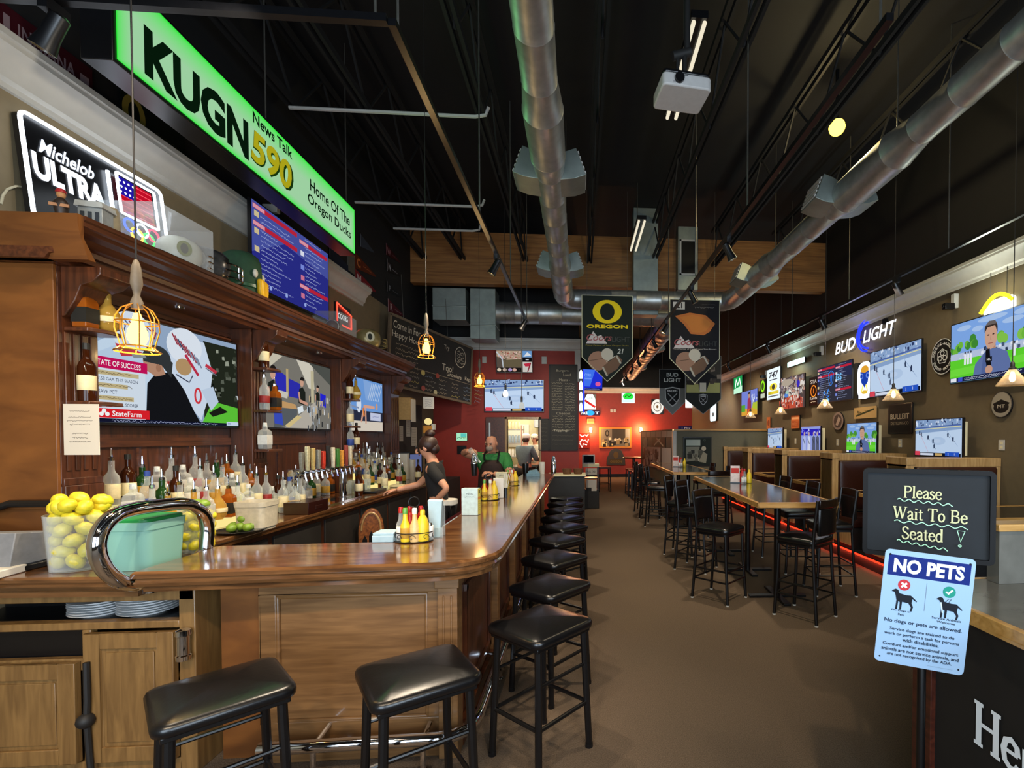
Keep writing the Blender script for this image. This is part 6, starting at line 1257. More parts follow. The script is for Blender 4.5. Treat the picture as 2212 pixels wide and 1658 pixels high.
light('POINT', 'sign_glow', loc + Vector((-.16, 0, 0)), 16, (.95, 1, .85), .15)
loc, W, H = rectX(4.79, (1805, 735, 764), (1938, 694, 726))
t = thing('neon_sign', 'neon sign reading BUD LIGHT with a blue crescent above the hockey television', 'neon sign', loc, RIGHT)
a = Art(True, 2.2); a.text('BUD', -W * .29, -.02, .21, 'f4f6ff', width=W * .36, slant=.25, bold=.02); a.text('LIGHT', W * .26, .02, .21, 'f4f6ff', width=W * .46, slant=.25, bold=.02); a.build('lettering', t, (0, -.02, 0))
MB().tube([(u, -.03, v) for u, v in ell(W * .1, .03, .30, .26, 20, 95, 265)], .016, 8).tube([(u, -.03, v) for u, v in ell(W * .13, .03, .30, .22, 20, 100, 262)], .014, 8).build('crescent_tube', K['neonb'], t)
MB().box(-W * .45, W * .45, -.005, .01, -.012, .012).box(W * .3, W * .34, -.01, .04, .12, .2).build('bracket', K['plastic'], t); light('POINT', 'sign_glow', loc + Vector((-.2, 0, -.05)), 3, (.6, .65, 1), .2)
cam0 = None
for i, (px, py) in enumerate(((2048, 655), (1765, 760), (1648, 810))):
    lab = 'small wall camera on a bracket under the right crown, ' + ('left of the yellow neon', 'left of the BUD LIGHT sign', 'above the lime green sign')[i]
    p = P(px, py, X=4.72)
    if cam0: dup(cam0, p, RIGHT, lab); continue
    cam0 = thing('wall_camera', lab, 'camera', p, RIGHT, 'wall cameras'); MB().box(-.03, .03, .06, .12, -.06, .12).build('bracket', K['white'], cam0, .004); MB().box(-.035, .035, -.06, .07, -.08, .0).cyl((0, -.06, -.04), (0, -.075, -.04), .02, n=10).build('camera_body', K['plastic'], cam0, .006)
ol = None
for i, (px, py) in enumerate(((2163, 961), (1944, 957), (1809, 955), (1718, 952))):
    p = P(px, py, X=4.833); lab = 'white outlet plate on the brown wall, %s from the entrance' % ords[i]
    if ol: dup(ol, p, RIGHT, lab); continue
    ol = thing('outlet_plate', lab, 'outlet', p, RIGHT, 'outlet plates'); MB().box(-.04, .04, 0, .007, -.06, .06).build('plate', K['white'], ol, .002); MB().box(-.018, .018, -.002, 0, .01, .04).box(-.018, .018, -.002, 0, -.04, -.01).build('socket_face', K['cream'], ol)
# glass cone pendants over the booth tables
gp = None
for i, (px, py, X) in enumerate(((2187, 812, 3.98), (1930, 850, 4.02), (1782, 870, 4.05), (1686, 885, 4.08), (1621, 894, 4.08))):
    p = P(px, py, X=X); lab = 'clear cone glass pendant over the booths, %s from the entrance' % ords[i]
    if gp: dup(gp, p, 0, lab)
    else:
        gp = thing('cone_pendant', lab, 'pendant lamp', p, 0, 'cone pendants over the booths')
        MB().lathe([(.125, -.085), (.127, -.083), (.03, .06), (.028, .06), (.125, -.083)], 24).build('glass_shade', K['shade'], gp, angle=60)
        MB().lathe([(0, -.055), (.018, -.045), (.026, -.02), (.02, .015), (.012, .04)], 14).build('bulb', K['bulb2'], gp); MB().lathe([(.03, .06), (.03, .075), (.018, .085), (.018, .12), (.008, .135), (0, .135)], 12).build('socket', K['cord'], gp); MB().cyl((0, 0, .13), (0, 0, CE - p.z), .004, n=6).build('cord', K['cord'], gp)
    light('POINT', 'pendant_light', p - Vector((0, 0, .02)), 14, (1, .74, .42), .03)
# ---------------------------------------------------------------- red kitchen wall
KY = YK - .004
loc, W, H = rectY(YK - .055, 1047, 820, 1174, 888); tv('large television showing hockey on the red kitchen wall', loc, .0, W, H, d_hockey, 21, .95, thick=.05, mount=False)
loc, W, H = rectY(YK - .2, 1073, 757, 1149, 803); tv('small tilted television above the hockey screen on the red wall', loc, 0, W, H, d_race, 22, .8, .18, thick=.06)
def chalk(name, label, box, fn, th=.03):
    loc, W, H = rectY(KY, *box); t = thing(name, label, 'chalkboard', loc, 0); MB().box(-W / 2, W / 2, -th, .0, -H / 2, H / 2).build('board', bpy.data.materials['chalkboard'], t, .003)
    f = MB()
    for b in ((-W / 2, W / 2, H / 2 - .015, H / 2 + .01), (-W / 2, W / 2, -H / 2 - .01, -H / 2 + .015), (-W / 2 - .01, -W / 2 + .015, -H / 2, H / 2), (W / 2 - .015, W / 2 + .01, -H / 2, H / 2)): f.box(b[0], b[1], -th - .012, 0, b[2], b[3])
    f.build('frame', K['steelblk'], t); a = Art(); fn(a, W, H); a.build('chalk_writing', t, (0, -th - .002, 0))
def c_menu(a, W, H):
    ch = 'b5ab94'
    a.text('Burgers', -.02, H * .43, .06, ch, width=.26); a.text('Land', .08, H * .385, .055, ch, width=.16); a.text('- Meats -', 0, H * .325, .055, ch, width=.28)
    for k in range(11): z = H * (.285 - k * .031); a.scribble(-W * .42, -W * .02, z, .035, 'a39a82', k); a.scribble(W * .06, W * .42, z - .01, .035, 'a39a82', k + 20)
    a.text('Cheeses', 0, -H * .065, .055, ch, width=.3)
    for k in range(6): z = H * (-.1 - k * .032); a.scribble(-W * .4, W * .0, z, .035, 'a39a82', k + 50); a.scribble(W * .06, W * .42, z, .035, 'a39a82', k + 70)
    a.text('Toppings', -.05, -H * .27, .06, 'd8d0b8', width=.32, bold=.01)
    for k in range(3): a.scribble(-W * .4, W * .36, H * (-.33 - k * .05), .025, '6f6a5c', k + 90)
chalk('tall_chalkboard', 'tall narrow chalkboard menu at the right edge of the red wall', (1187, 788, 1247, 972), c_menu)
def c_small(a, W, H):
    for k in range(6): a.scribble(-W * .35, W * .35, H * (.35 - k * .13), .03, '5f5c50', k)
chalk('small_chalkboard', 'small grey chalkboard between the kitchen doorway and the tall menu', (1164, 905, 1186, 972), c_small, .02)
for i, (lab, b, mt) in enumerate((('white wall plate beside the small tilted television', (1042, 770, 1051, 784), K['white']), ('white wall plate above the tall chalkboard', (1170, 770, 1181, 786), K['white']), ('black wall box below the green lit card', (988, 962, 1008, 980), K['plastic']))):
    loc, W, H = rectY(KY, *b); o = MB().box(-W / 2, W / 2, -.02, 0, -H / 2, H / 2).build('wall_plate', mt, bev=.003); o.location = loc; tag(o, lab, 'wall plate')
loc, W, H = rectY(KY, 986, 934, 1010, 952); t = thing('lit_card', 'small glowing green and white card on the red wall', 'sign', loc); MB().box(-W / 2, W / 2, -.02, 0, -H / 2, H / 2).build('card_frame', K['plastic'], t); a = Art(True, 1.0); a.rect(-W * .47, W * .47, -H * .45, H * .45, 'a8e8c0'); a.rect(-W * .1, W * .4, .0, H * .4, '5ac0b8'); a.scribble(-W * .4, W * .4, -H * .1, .05, '2a6a4a', 1); a.build('card_face', t, (0, -.022, 0))
# kitchen doorway: jambs, open leaf, lit kitchen behind
m = MB().box(DX0 - .05, DX0, YK - .03, YK + .14, 0, DZ + .05).box(DX1, DX1 + .05, YK - .03, YK + .14, 0, DZ + .05).box(DX0 - .05, DX1 + .05, YK - .03, YK + .14, DZ, DZ + .05); struct(m.build('door_1', K['oak'], bev=.004))
t = struct(thing('door_2', 'x', 'x')); [t.__delitem__(k) for k in ('label', 'category')]
t.location = (DX0 - .04, YK - .04, 0); t.rotation_euler.z = PI + .0
MB().box(0, .40, 0, .04, .01, DZ + .04).build('door_leaf', wood('brown_door_wood', '3a1a10', '5a2c1a'), t, .003); MB().box(.30, .33, .04, .06, 1.3, 2.0).build('push_bar', K['galv'], t)
KX0, KY1 = -2.3, 13.6
m = MB().box(KX0, -.12, KY1, KY1 + .1, 0, 2.8).box(KX0 - .1, KX0, YK + .12, KY1, 0, 2.8).box(KX0, -.12, YK + .12, KY1, 2.8, 2.86); struct(m.build('wall_pantry', K['cream']))
light('AREA', 'kitchen_light', (-1.2, 12.1, 2.7), 90, (1, .93, .72), 1.4, (-1.2, 12.1, 0), 2.2)
sh = thing('pantry_shelf', 'chrome wire pantry shelving seen through the kitchen doorway', 'shelf', (-1.70, 12.9, 0))
for u in (-.22, .22):
    for v in (-.3, .3): MB().cyl((u, v, 0), (u, v, 2.0), .014, n=6).build('upright', K['chrome'], sh)
for z in (.4, .8, 1.2, 1.55, 1.9): MB().box(-.23, .23, -.31, .31, z - .02, z).build('shelf_board', K['galv'], sh)
jr = None; jc = ['b8b0a0', 'd8d8d0', '8a9aa8', 'c8b890', 'a0703c', 'e0e0dc']
for i in range(20):
    z = (.8, 1.2, 1.55, 1.9)[i // 5]; loc = (-1.86 + (i % 5) * .08, 12.66, z + .001); lab = 'pantry tub on the kitchen wire shelf, shelf %d from the bottom, tub %d' % (i // 5 + 2, i % 5 + 1)
    if jr is None or i % 5 == 0:
        o = MB().lathe([(0, 0), (.034, 0), (.036, .16), (.03, .17), (.03, .19), (0, .19)], 10).build('pantry_tub', pm('tub_%d' % i, jc[(i // 5) % 6], .5)); o.location = loc; jr = o
    else: o = dup(jr, loc)
    tag(o, lab, 'tub', 'tubs on the pantry shelves')
o = MB().box(-.3, .26, 0, .02, -.32, .3).build('notice_sheet', K['paper']); o.location = P(1122, 940, Y=13.57); tag(o, 'pale notice sheet on the back wall of the kitchen', 'notice')
o = MB().box(-.5, .3, -.2, .2, 0, .5).build('range_hood', K['galv'], bev=.01); o.location = (-.7, 13.3, 1.95); tag(o, 'steel hood on the back wall of the kitchen', 'hood')
# ---------------------------------------------------------------- end of the bar: waiter counter and receipt stand
t = thing('waiter_counter', 'dark waiter counter with a cream top edge beyond the end of the bar', 'counter', (-.2, 8.95, 0)); MB().box(-.35, .3, -.25, .3, 0, .99).build('counter_body', K['steelblk'], t); MB().box(-.37, .32, -.27, .32, .99, 1.02).build('counter_top', K['cream'], t, .004)
b0 = None
for i, dx in enumerate((-.1, .1)):
    if b0: dup(b0, (-.12 + dx, 8.85, 1.021), 0, 'brown woven basket on the waiter counter, right one'); continue
    b0 = MB().lathe([(0, 0), (.07, 0), (.09, .1), (.083, .1), (.065, .01), (0, .01)], 16).build('basket', pm('wicker', '5c3c22', .8, 0, .3, 80, .3)); b0.location = (-.12 + dx, 8.85, 1.021); tag(b0, 'brown woven basket on the waiter counter, left one', 'basket', 'baskets on the waiter counter')
o = MB().lathe([(0, 0), (.05, 0), (.05, .24), (.035, .28), (.03, .32), (0, .33)], 16).build('steel_thermos', K['chrome']); o.location = (-.46, 8.86, 1.021); tag(o, 'steel thermos at the left end of the waiter counter', 'thermos')
o = MB().lathe([(0, 0), (.04, 0), (.05, .2), (.047, .2), (.037, .01), (0, .01)], 14).build('cup_stack', K['paper']); o.location = (-.62, 8.2, BZ); tag(o, 'tall white cup near the far end of the bar', 'cup')
o = MB().lathe([(0, 0), (.04, 0), (.052, .17), (.05, .19), (.04, .2), (0, .2)], 14).build('black_cup', K['plastic']); o.location = (-.86, 7.9, BZ); tag(o, 'black lidded cup at the far end of the bar', 'cup')
o = MB().box(-.1, .1, -.08, .08, 0, .05).prism([(-.09, .05), (.09, .05), (.05, .11), (-.07, .09)], 'y', -.06, .06).build('blue_cloth', pm('pale_blue_cloth', '8fb4c4', .8)); o.location = (-.72, 7.75, BZ); tag(o, 'pale blue folded cloth near the far end of the bar', 'cloth')
p = P(1276, 1098, Z=0)
t = thing('receipt_stand', 'tall black host stand with a white tablet and paper notices beyond the bar', 'stand', (p.x, p.y + .15, 0)); MB().box(-.22, .2, -.15, .2, 0, .45).build('stand_base', K['steelblk'], t, .01); MB().box(-.2, -.17, -.14, .18, .4, 1.0).box(.16, .19, -.14, .18, .4, 1.0).box(-.2, .19, -.14, .18, .7, .73).build('stand_frame', K['metal'], t); MB().box(-.2, .2, -.16, .18, .98, 1.06).build('shelf_top', K['cream'], t, .01)
MB().box(-.2, .1, -.17, -.15, 1.06, 1.28).build('tablet', K['white'], t, .008); a = Art(True, .1); a.rect(-.17, .07, 1.09, 1.25, '20222a'); a.build('tablet_screen', t, (0, -.172, 0))
a = Art(); a.rect(-.12, .15, .8, .96, 'c8c0ae'); a.text('PULL TAB', .01, .88, .05, '2a2a2a', width=.2); a.rect(-.1, .14, .42, .68, 'd0ccc0'); a.rect(-.1, .02, .42, .5, '2a2c2e'); a.build('paper_notices', t, (0, -.152, 0))
# ---------------------------------------------------------------- half wall, posters, frames
PY = 12.25
m = MB().box(2.45, XR, PY, PY + .1, 0, 1.86); struct(m.build('wall_half', pm('olive_wall_paint', '5f5c4a', .7, 0, .05))); struct(MB().box(2.40, XR, PY - .05, PY + .15, 1.86, 1.9).build('trim_6', K['oakh'], bev=.004)); struct(MB().box(2.38, 2.47, PY - .04, PY + .12, 0, 1.86).build('trim_7', K['white'], bev=.004))
A2, B2 = Vector((2.45, PY + .1, 0)), Vector((2.05, 16.1, 0)); d = B2 - A2; L2 = d.length; an = math.atan2(d.y, d.x)
o = struct(MB().box(0, L2, -.08, 0, 0, 1.9).build('wall_partition', bpy.data.materials['olive_wall_paint'])); o.location = A2; o.rotation_euler.z = an
t = thing('poster_collage', 'collage of sports posters covering the side of the half wall', 'poster', (A2 + d * .5) + Vector((-.004, 0, 1.3)), an + PI)
a = Art(); W = L2 * .95; a.rect(-W / 2, W / 2, -.55, .58, '4a4a46')
for i in range(6): a.rect(-W * .48 + i * W * .165, -W * .48 + i * W * .165 + W * .15, .4, .56, 'a8a298')
a.rect(-W * .42, W * .15, -.5, .1, 'c0b0a4'); rnd_rects(a, random.Random(4), 40, -W * .4, W * .13, -.45, .0, .05, .14, ['6a4a44', '8a7468', '4a3432', 'd8ccc0']); a.oval(-W * .33, .22, .3, .18, '8a948c'); a.rect(-W * .1, W * .3, .12, .38, '181818')
for s in (-1, 1): a.line([(W * .1 + s * .5, .15), (W * .1 - s * .2, .36)], .05, 'c8bfa4')
a.rect(W * .2, W * .45, -.5, .1, 'b8b0a8'); a.build('poster_sheet', t)
loc, W, H = rectY(PY - .03, 1476, 943, 1537, 1006); t = thing('framed_photo', 'dark framed sports photograph on the half wall behind the second tall table', 'picture', loc); MB().box(-W / 2, W / 2, .0, .03, -H / 2, H / 2).build('frame', K['plastic'], t, .004)
a = Art(); a.rect(-W * .46, W * .46, -H * .46, H * .46, '1c2420'); a.rect(-W * .4, W * .1, H * .2, H * .4, 'a8b4ac'); a.poly([(-W * .4, H * .16), (W * .08, H * .16), (0, -H * .3), (-W * .4, -H * .35)], '7a7c70'); rnd_rects(a, random.Random(9), 22, -W * .35, W * .2, -H * .3, H * .0, .02, .06, ['4a4c46', '9a9a8c', '5c5a50', '2a2c2a']); a.poly([(W * .05, -H * .35), (W * .2, .0), (W * .35, -H * .1), (W * .3, -H * .4)], '8a8878'); a.oval(W * .22, H * .1, .06, None, 'b0aa98'); a.text('O', W * .25, H * .38, .05, '5a6a5c'); a.build('photo', t, (0, -.002, 0))
# ---------------------------------------------------------------- back wall
BY = YB - .01
def bsign(name, label, cat, box, fn, th=.04, glow=False):
    loc, W, H = rectY(BY - th, *box); t = thing(name, label, cat, loc); MB().box(-W / 2, W / 2, .001, th, -H / 2, H / 2).build('sign_board', K['plastic'], t); a = Art(glow); fn(a, W, H); a.build('sign_face', t); return t
def k_pic(a, W, H):
    a.rect(-W / 2, W / 2, -H / 2, H / 2, 'c07a34'); a.rect(-W * .45, W * .45, -H * .42, H * .42, '6a665c'); a.rect(-W * .1, W * .3, -H * .1, H * .42, '3a3630'); a.rect(W * .32, W * .45, -H * .4, H * .42, '8a8e8c'); a.oval(-W * .25, H * .2, W * .06, H * .16, '23201c'); a.oval(-W * .25, H * .2, W * .03, H * .1, '6a665c')
    rnd_rects(a, random.Random(2), 30, -W * .42, W * .4, -H * .38, -H * .02, .03, .1, ['c8b880', '23201c', '8a7a58', 'd8ccb0', '4a443c'])
bsign('framed_picture', 'gold framed group picture between two glowing sconces on the red back wall', 'picture', (1294, 922, 1364, 967), k_pic)
loc, W, H = rectY(BY - .05, 1310, 969, 1351, 1004); t = thing('arched_plaque', 'dark arched wooden plaque below the gold framed picture', 'plaque', loc)
MB().prism([(-W * .5, -H / 2), (W * .5, -H / 2), (W * .48, -H * .1), (W * .3, H * .38), (W * .12, H * .5), (-W * .12, H * .5), (-W * .3, H * .38), (-W * .48, -H * .1)], 'y', 0, .05).build('plaque_body', pm('plaque_wood', '2e2418', .5), t, .01); a = Art(); a.oval(0, H * .12, W * .14, H * .22, '5a4628'); a.rect(-W * .35, W * .35, -H * .4, -H * .15, '46381f'); a.text('OREGON', 0, -H * .28, H * .14, '7a6234', width=W * .6); a.build('carving', t, (0, -.003, 0))
for i, px in enumerate((1276, 1385)):
    p = P(px, 927, Y=BY - .1); t = thing('wall_sconce', 'glowing orange sconce on the red back wall, %s of the framed picture' % ('left', 'right')[i], 'wall lamp', p, 0, 'wall sconces'); MB().ball((0, 0, 0), .075, n=12).build('bulb', em('sconce_bulb', 'ffb050', 18) if not i else bpy.data.materials['sconce_bulb'], t); MB().box(-.05, .05, .05, .1, -.12, .08).build('back_plate', K['chrome'], t)
    light('POINT', 'sconce_light', p - Vector((0, .2, 0)), 110, (1, .5, .2), .1)
bsign('neon_sign', 'green and white clover neon sign high on the red back wall', 'neon sign', (1343, 848, 1371, 870), lambda a, W, H: (a.rect(-W * .5, W * .5, -H * .5, H * .5, 'e8fff8', e=2), a.poly(ell(0, H * .15, W * .42, H * .35), '28c83c', e=1.5), a.line([(-W * .25, H * .1), (-W * .1, H * .3), (W * .05, H * .1), (W * .25, H * .3)], .04, '0c5a1c'), a.rect(-W * .45, W * .45, -H * .45, -H * .15, 'b8f0f0', e=1.6)))
bsign('round_sign', 'round white lit sign beside the silver shield banner on the back wall', 'neon sign', (1407, 862, 1433, 894), lambda a, W, H: (a.oval(0, 0, W * .5, H * .5, 'f4efe4', e=1.1, n=30), a.ring(0, 0, W * .3, H * .3, .03, '6a6a68'), a.oval(0, 0, W * .1, H * .1, '7a6a50')))
bsign('white_light_box', 'blown out white light box below the black photo banner', 'neon sign', (1481, 861, 1509, 880), lambda a, W, H: a.rect(-W / 2, W / 2, -H / 2, H / 2, 'fffdf8', e=5))
bsign('play_sign', 'dark blue sign reading Play Here above the half wall', 'sign', (1465, 920, 1519, 929), lambda a, W, H: (a.rect(-W / 2, W / 2, -H / 2, H / 2, '1c1c5c'), a.text('1 Play Here', 0, 0, H * .55, 'e8e8f8', width=W * .7)))
bsign('lit_beer_sign', 'white jersey shaped sign with a red slash on the back wall', 'neon sign', (1262, 851, 1287, 884), lambda a, W, H: (a.poly([(-W * .5, -H * .5), (W * .5, -H * .5), (W * .45, H * .2), (W * .25, H * .5), (-W * .25, H * .5), (-W * .45, H * .2)], 'eefaf4', e=1.4), a.line([(-W * .45, H * .1), (W * .45, -H * .35)], .09, 'c8202c'), a.text('COORS', 0, H * .25, .09, '6a8a7a', width=W * .5)))
bsign('neon_sign', 'blue and white oval neon sign below the jersey shaped sign', 'neon sign', (1254, 886, 1296, 897), lambda a, W, H: (a.rect(-W / 2, W / 2, -H / 2, H / 2, '28103a'), a.poly(ell(0, 0, W * .22, H * .5), '2a90f0', e=2), a.text('PAB', -W * .3, 0, H * .6, 'f4f8ff', width=W * .3, e=3), a.text('T', W * .35, 0, H * .5, 'f4f8ff', width=W * .2, e=3)))
bsign('orange_notice', 'small pale orange notice above the left sconce', 'notice', (1268, 904, 1284, 914), lambda a, W, H: (a.rect(-W / 2, W / 2, -H / 2, H / 2, 'd87a50'), a.rect(-W * .4, W * .4, -H * .35, H * .35, 'c86040')))
bsign('neon_sign', 'red and white neon lettering at the left edge of the back wall', 'neon sign', (1250, 935, 1274, 968), lambda a, W, H: (a.rect(-W / 2, W / 2, -H / 2, H / 2, '7a1810'), [a.scribble(-W * .4, W * .4, H * (.3 - k * .3), .2, 'ffe0d0', k, e=2) for k in range(3)]))
for i, px in enumerate((1321, 1328)):
    loc, W, H = rectY(BY - .012, px - 2.5, 883, px + 2.5, 890); o = MB().box(-W / 2, W / 2, 0, .012, -H / 2, H / 2).build('switch_plate', K['white']); o.location = loc; tag(o, 'white switch plate on the red back wall, %s of two' % ('left', 'right')[i], 'switch', 'switch plates')
loc, W, H = rectY(13.4, 1258, 798, 1302, 842); t = tv('tilted blue television hung in the far passage beside the green banner', loc, .25, W, H, d_blue, 31, 1.0, .12, mount=False); MB().cyl((0, .05, H / 2), (0, .05, ZC), .015, n=6).build('hanger_pole', K['plastic'], t)
loc, W, H = rectY(10.5, 1247, 796, 1257, 890); t = thing('neon_column', 'column of white and blue neon bottles at the corner of the red kitchen wall', 'neon sign', (loc.x + .03, 10.56, loc.z))
for k in range(4): z = -H / 2 + (k + .5) * H / 4; MB().tube([(0, 0, z - H * .09), (0, 0, z + H * .04), (0, 0, z + H * .1)], [.035, .035, .012], 8).build('bottle_tube', K['neonw'], t)
MB().tube([(.06, 0, -H / 2), (.06, 0, H / 2)], .012, 6).build('blue_tube', K['neonb'], t); MB().box(-.04, .07, .02, .07, -H / 2, H / 2).build('backing', K['plastic'], t)
light('SPOT', 'track_or_fill_spot', (1.42, 16.6, 3.48), 330, WARM, .05, (2.4, 20.6, 2.0), angle=100, blend=.9)  # added fill spot to brighten the back wall, placed at the aisle track
# ---------------------------------------------------------------- hanging banners
def hbanner(label, Y, box, tip, fn, edge='d8d4b0'):
    loc, W, H = rectY(Y, *box); tipd = (loc.z - H / 2) - P(0, tip, Y=Y).z
    t = thing('hanging_banner', label, 'banner', (loc.x, Y, loc.z), .0)
    out = [(-W / 2, H / 2), (-W / 2, -H / 2), (0, -H / 2 - tipd), (W / 2, -H / 2), (W / 2, H / 2)]
    MB().prism(out, 'y', .002, .008).build('cloth', K['plastic'], t); a = Art(); fn(a, W, H, tipd); a.line(out, .014, edge, closed=True); a.build('banner_print', t)
    for s in (-1, 1): MB().cyl((s * W * .4, .005, H / 2), (s * W * .4, .005, CE - loc.z), .003, n=4).build('hanging_line', K['rod'], t)
def balls(a, W, z, k):
    a.poly(ell(-W * .18, z, W * .2, W * .19), 'a8806a'); a.line([(-W * .36, z), (0, z + W * .06)], .008, '4a3428'); a.oval(-W * .0, z + W * .13, W * .12, None, 'd0c8b8'); a.poly([(-W * .1, z - W * .12), (W * .2, z + W * .12), (W * .3, z + W * .02), (W * .2, z - W * .16), (0, z - W * .28)], '7a5c48'); a.line([(W * .18, z + W * .11), (W * .27, z - W * .05)], .03, 'c0b8a8'); a.line([(-W * .09, z - W * .12), (W * .0, z - W * .3)], .03, 'c0b8a8'); a.line([(-W * .02, z - W * .02), (W * .16, z + W * .1)], .012, 'd8d0c0')
def coors(a, W, z):
    a.poly([(-W * .42, z - W * .12), (-W * .28, z + W * .12), (-W * .2, z + W * .02), (-W * .12, z + W * .05), (W * .0, z - W * .12)], 'd8cecc'); a.text('Coors', -W * .16, z, W * .13, 'a85a5c', width=W * .5, slant=.3, bold=.01); a.text('LIGHT', W * .27, z - W * .03, W * .1, '4a4c48', width=W * .36)
def f_oregon(a, W, H, td):
    a.poly([(-W / 2, H / 2), (-W / 2, -H / 2), (0, -H / 2 - td), (W / 2, -H / 2), (W / 2, H / 2)], '1c241e')
    a.oval(0, H * .24, W * .29, H * .19, 'ffe01c', n=30); a.oval(0, H * .24, W * .145, H * .135, '1c241e', n=30); a.text('OREGON', 0, H * .0, H * .06, 'ffe01c', width=W * .82, bold=.04); coors(a, W, -H * .18)
    a.text('Proud Partner of Your Oregon Ducks', 0, -H * .31, H * .025, '9a8c2c', width=W * .85); a.text('21', W * .26, -H * .4, H * .08, 'c8c8c0', bold=.03, slant=.2); balls(a, W, -H * .56, 1)
hbanner('dark green OREGON banner with a big yellow O hung from the cross duct', 8.38, (1257, 637, 1366, 772), 812, f_oregon)
def f_osu(a, W, H, td):
    a.poly([(-W / 2, H / 2), (-W / 2, -H / 2), (0, -H / 2 - td), (W / 2, -H / 2), (W / 2, H / 2)], '19171b')
    a.rect(-W * .44, -W * .2, H * .33, H * .46, 'c8c4c0'); a.text('21', -W * .31, H * .4, H * .09, '19171b', bold=.03); a.scribble(0, W * .4, H * .37, .03, '7a7674', 2); a.scribble(.1, W * .42, H * .42, .02, '5a5654', 3)
    a.poly([(-W * .4, H * .22), (-W * .1, H * .28), (W * .22, H * .24), (W * .41, H * .1), (W * .3, -H * .04), (W * .18, -H * .1), (-W * .08, -H * .08), (-W * .22, H * .08)], 'c8743a'); a.poly([(-W * .3, H * .2), (-W * .05, H * .245), (W * .2, H * .2), (W * .34, H * .1), (W * .22, -H * .03), (W * .1, -H * .06), (-W * .06, -H * .05), (-W * .15, H * .09)], 'd0803c')
    coors(a, W, -H * .22); a.text('Proud Partner of Your Oregon State Beavers', 0, -H * .34, H * .028, 'c8c0b8', width=W * .88); balls(a, W, -H * .55, 1)
hbanner('black banner with an orange emblem hung beyond the aisle track', 8.3, (1447, 646, 1554, 775), 815, f_osu)
def f_shield(a, u, v, s):
    a.poly([(u - s, v + s), (u, v + s * 1.2), (u + s, v + s), (u + s * .95, v - s * .3), (u + s * .5, v - s), (u, v - s * 1.4), (u - s * .5, v - s), (u - s * .95, v - s * .3)], 'b8bcbc'); a.poly([(u - s * .88, v + s * .88), (u, v + s * 1.05), (u + s * .88, v + s * .88), (u + s * .82, v - s * .3), (u + s * .42, v - s * .9), (u, v - s * 1.22), (u - s * .42, v - s * .9), (u - s * .82, v - s * .3)], '101112'); a.text('RAIDERS', u, v + s * .68, s * .28, 'd8dcdc', width=s * 1.3, bold=.02)
    for q in (-1, 1): a.line([(u - q * s * .6, v + s * .35), (u + q * s * .5, v - s * .75)], s * .12, '9a9ea0')
def f_bud(a, W, H, td):
    a.poly([(-W / 2, H / 2), (-W / 2, -H / 2), (0, -H / 2 - td), (W / 2, -H / 2), (W / 2, H / 2)], '7a7e7c'); a.rect(-W / 2, W / 2, -H * .08, H / 2, '0c0c0e'); a.text('BUD', 0, H * .33, H * .12, 'c8ccc8', width=W * .46, bold=.03); a.text('LIGHT', 0, H * .17, H * .12, 'c8ccc8', width=W * .66, bold=.03); f_shield(a, 0, -H * .32, W * .3)
hbanner('silver and black BUD LIGHT shield banner before the far red wall', 12.0, (1425, 797, 1480, 868), 890, f_bud, 'a8acac')
def f_ph(a, W, H, td):
    a.poly([(-W / 2, H / 2), (-W / 2, -H / 2), (0, -H / 2 - td), (W / 2, -H / 2), (W / 2, H / 2)], '1a1f1c'); a.rect(-W * .47, W * .47, -H * .35, H * .47, '3a3632'); a.rect(-W * .47, W * .47, -H * .35, -H * .12, 'a8a86a'); rnd_rects(a, random.Random(6), 30, -W * .45, W * .45, -H * .1, H * .25, .03, .09, ['5a504a', '28241f', '8a7c70', '4a423c'])
    a.poly([(-W * .15, -H * .1), (-W * .12, H * .12), (W * .1, H * .14), (W * .4, H * .0), (W * .2, -H * .02), (W * .1, -H * .3), (-W * .1, -H * .3)], '15151a'); a.rect(-W * .1, W * .08, -H * .33, -H * .12, 'c8c4b4'); a.text('EVERY', W * .2, H * .36, H * .08, 'd8d8d8', width=W * .4, bold=.02); f_shield(a, 0, -H * .5, W * .12)
hbanner('black pointed banner with a football photograph beside the silver shield banner', 11.2, (1481, 768, 1557, 862), 888, f_ph, '8a8c88')
# ---------------------------------------------------------------- host stand, wait sign, no-pets sign
HX = 1.415
hs = thing('host_stand', 'black host stand with an oak edged grey top and white lettering on its side', 'host stand', (HX, 0, 0))
MB().box(.02, 1.3, -.4, 1.92, 0, 1.02).build('body', K['steelblk'], hs); MB().box(-.0, .03, 1.84, 1.95, 0, 1.02).build('corner_post', wood('reddish_post_wood', '3a1a12', '5a2a1c'), hs, .003)
MB().box(.0, 1.3, -.42, 1.98, 1.02, 1.066).build('counter_top', K['grey'], hs, .003); MB().box(-.025, .0, -.42, 2.0, 1.015, 1.068).box(-.025, 1.3, 1.98, 2.0, 1.015, 1.068).build('edge_band', K['oakh'], hs, .004)
MB().box(.34, 1.3, 1.9, 1.96, 1.067, 1.29).build('raised_ledge', K['grey'], hs); MB().box(.32, 1.3, 1.88, 1.98, 1.29, 1.32).build('ledge_cap', K['oakh'], hs, .004)
a = Art(); a.serif('Her', 0, .0, .15, 'f4faff', .16)
p = P(2113, 1590, X=HX + .018); a.build('lettering', hs, (.014, 1.52, .655), RIGHT)
q = P(1990, 1500, Y=1.66)
sp = thing('sign_stand', 'black pedestal sign stand with a chalk board reading Please Wait To Be Seated', 'sign stand', (q.x, q.y, 0))
MB().lathe([(0, 0), (.17, 0), (.17, .012), (.03, .03), (0, .03)], 24).build('base_plate', K['metal'], sp); 
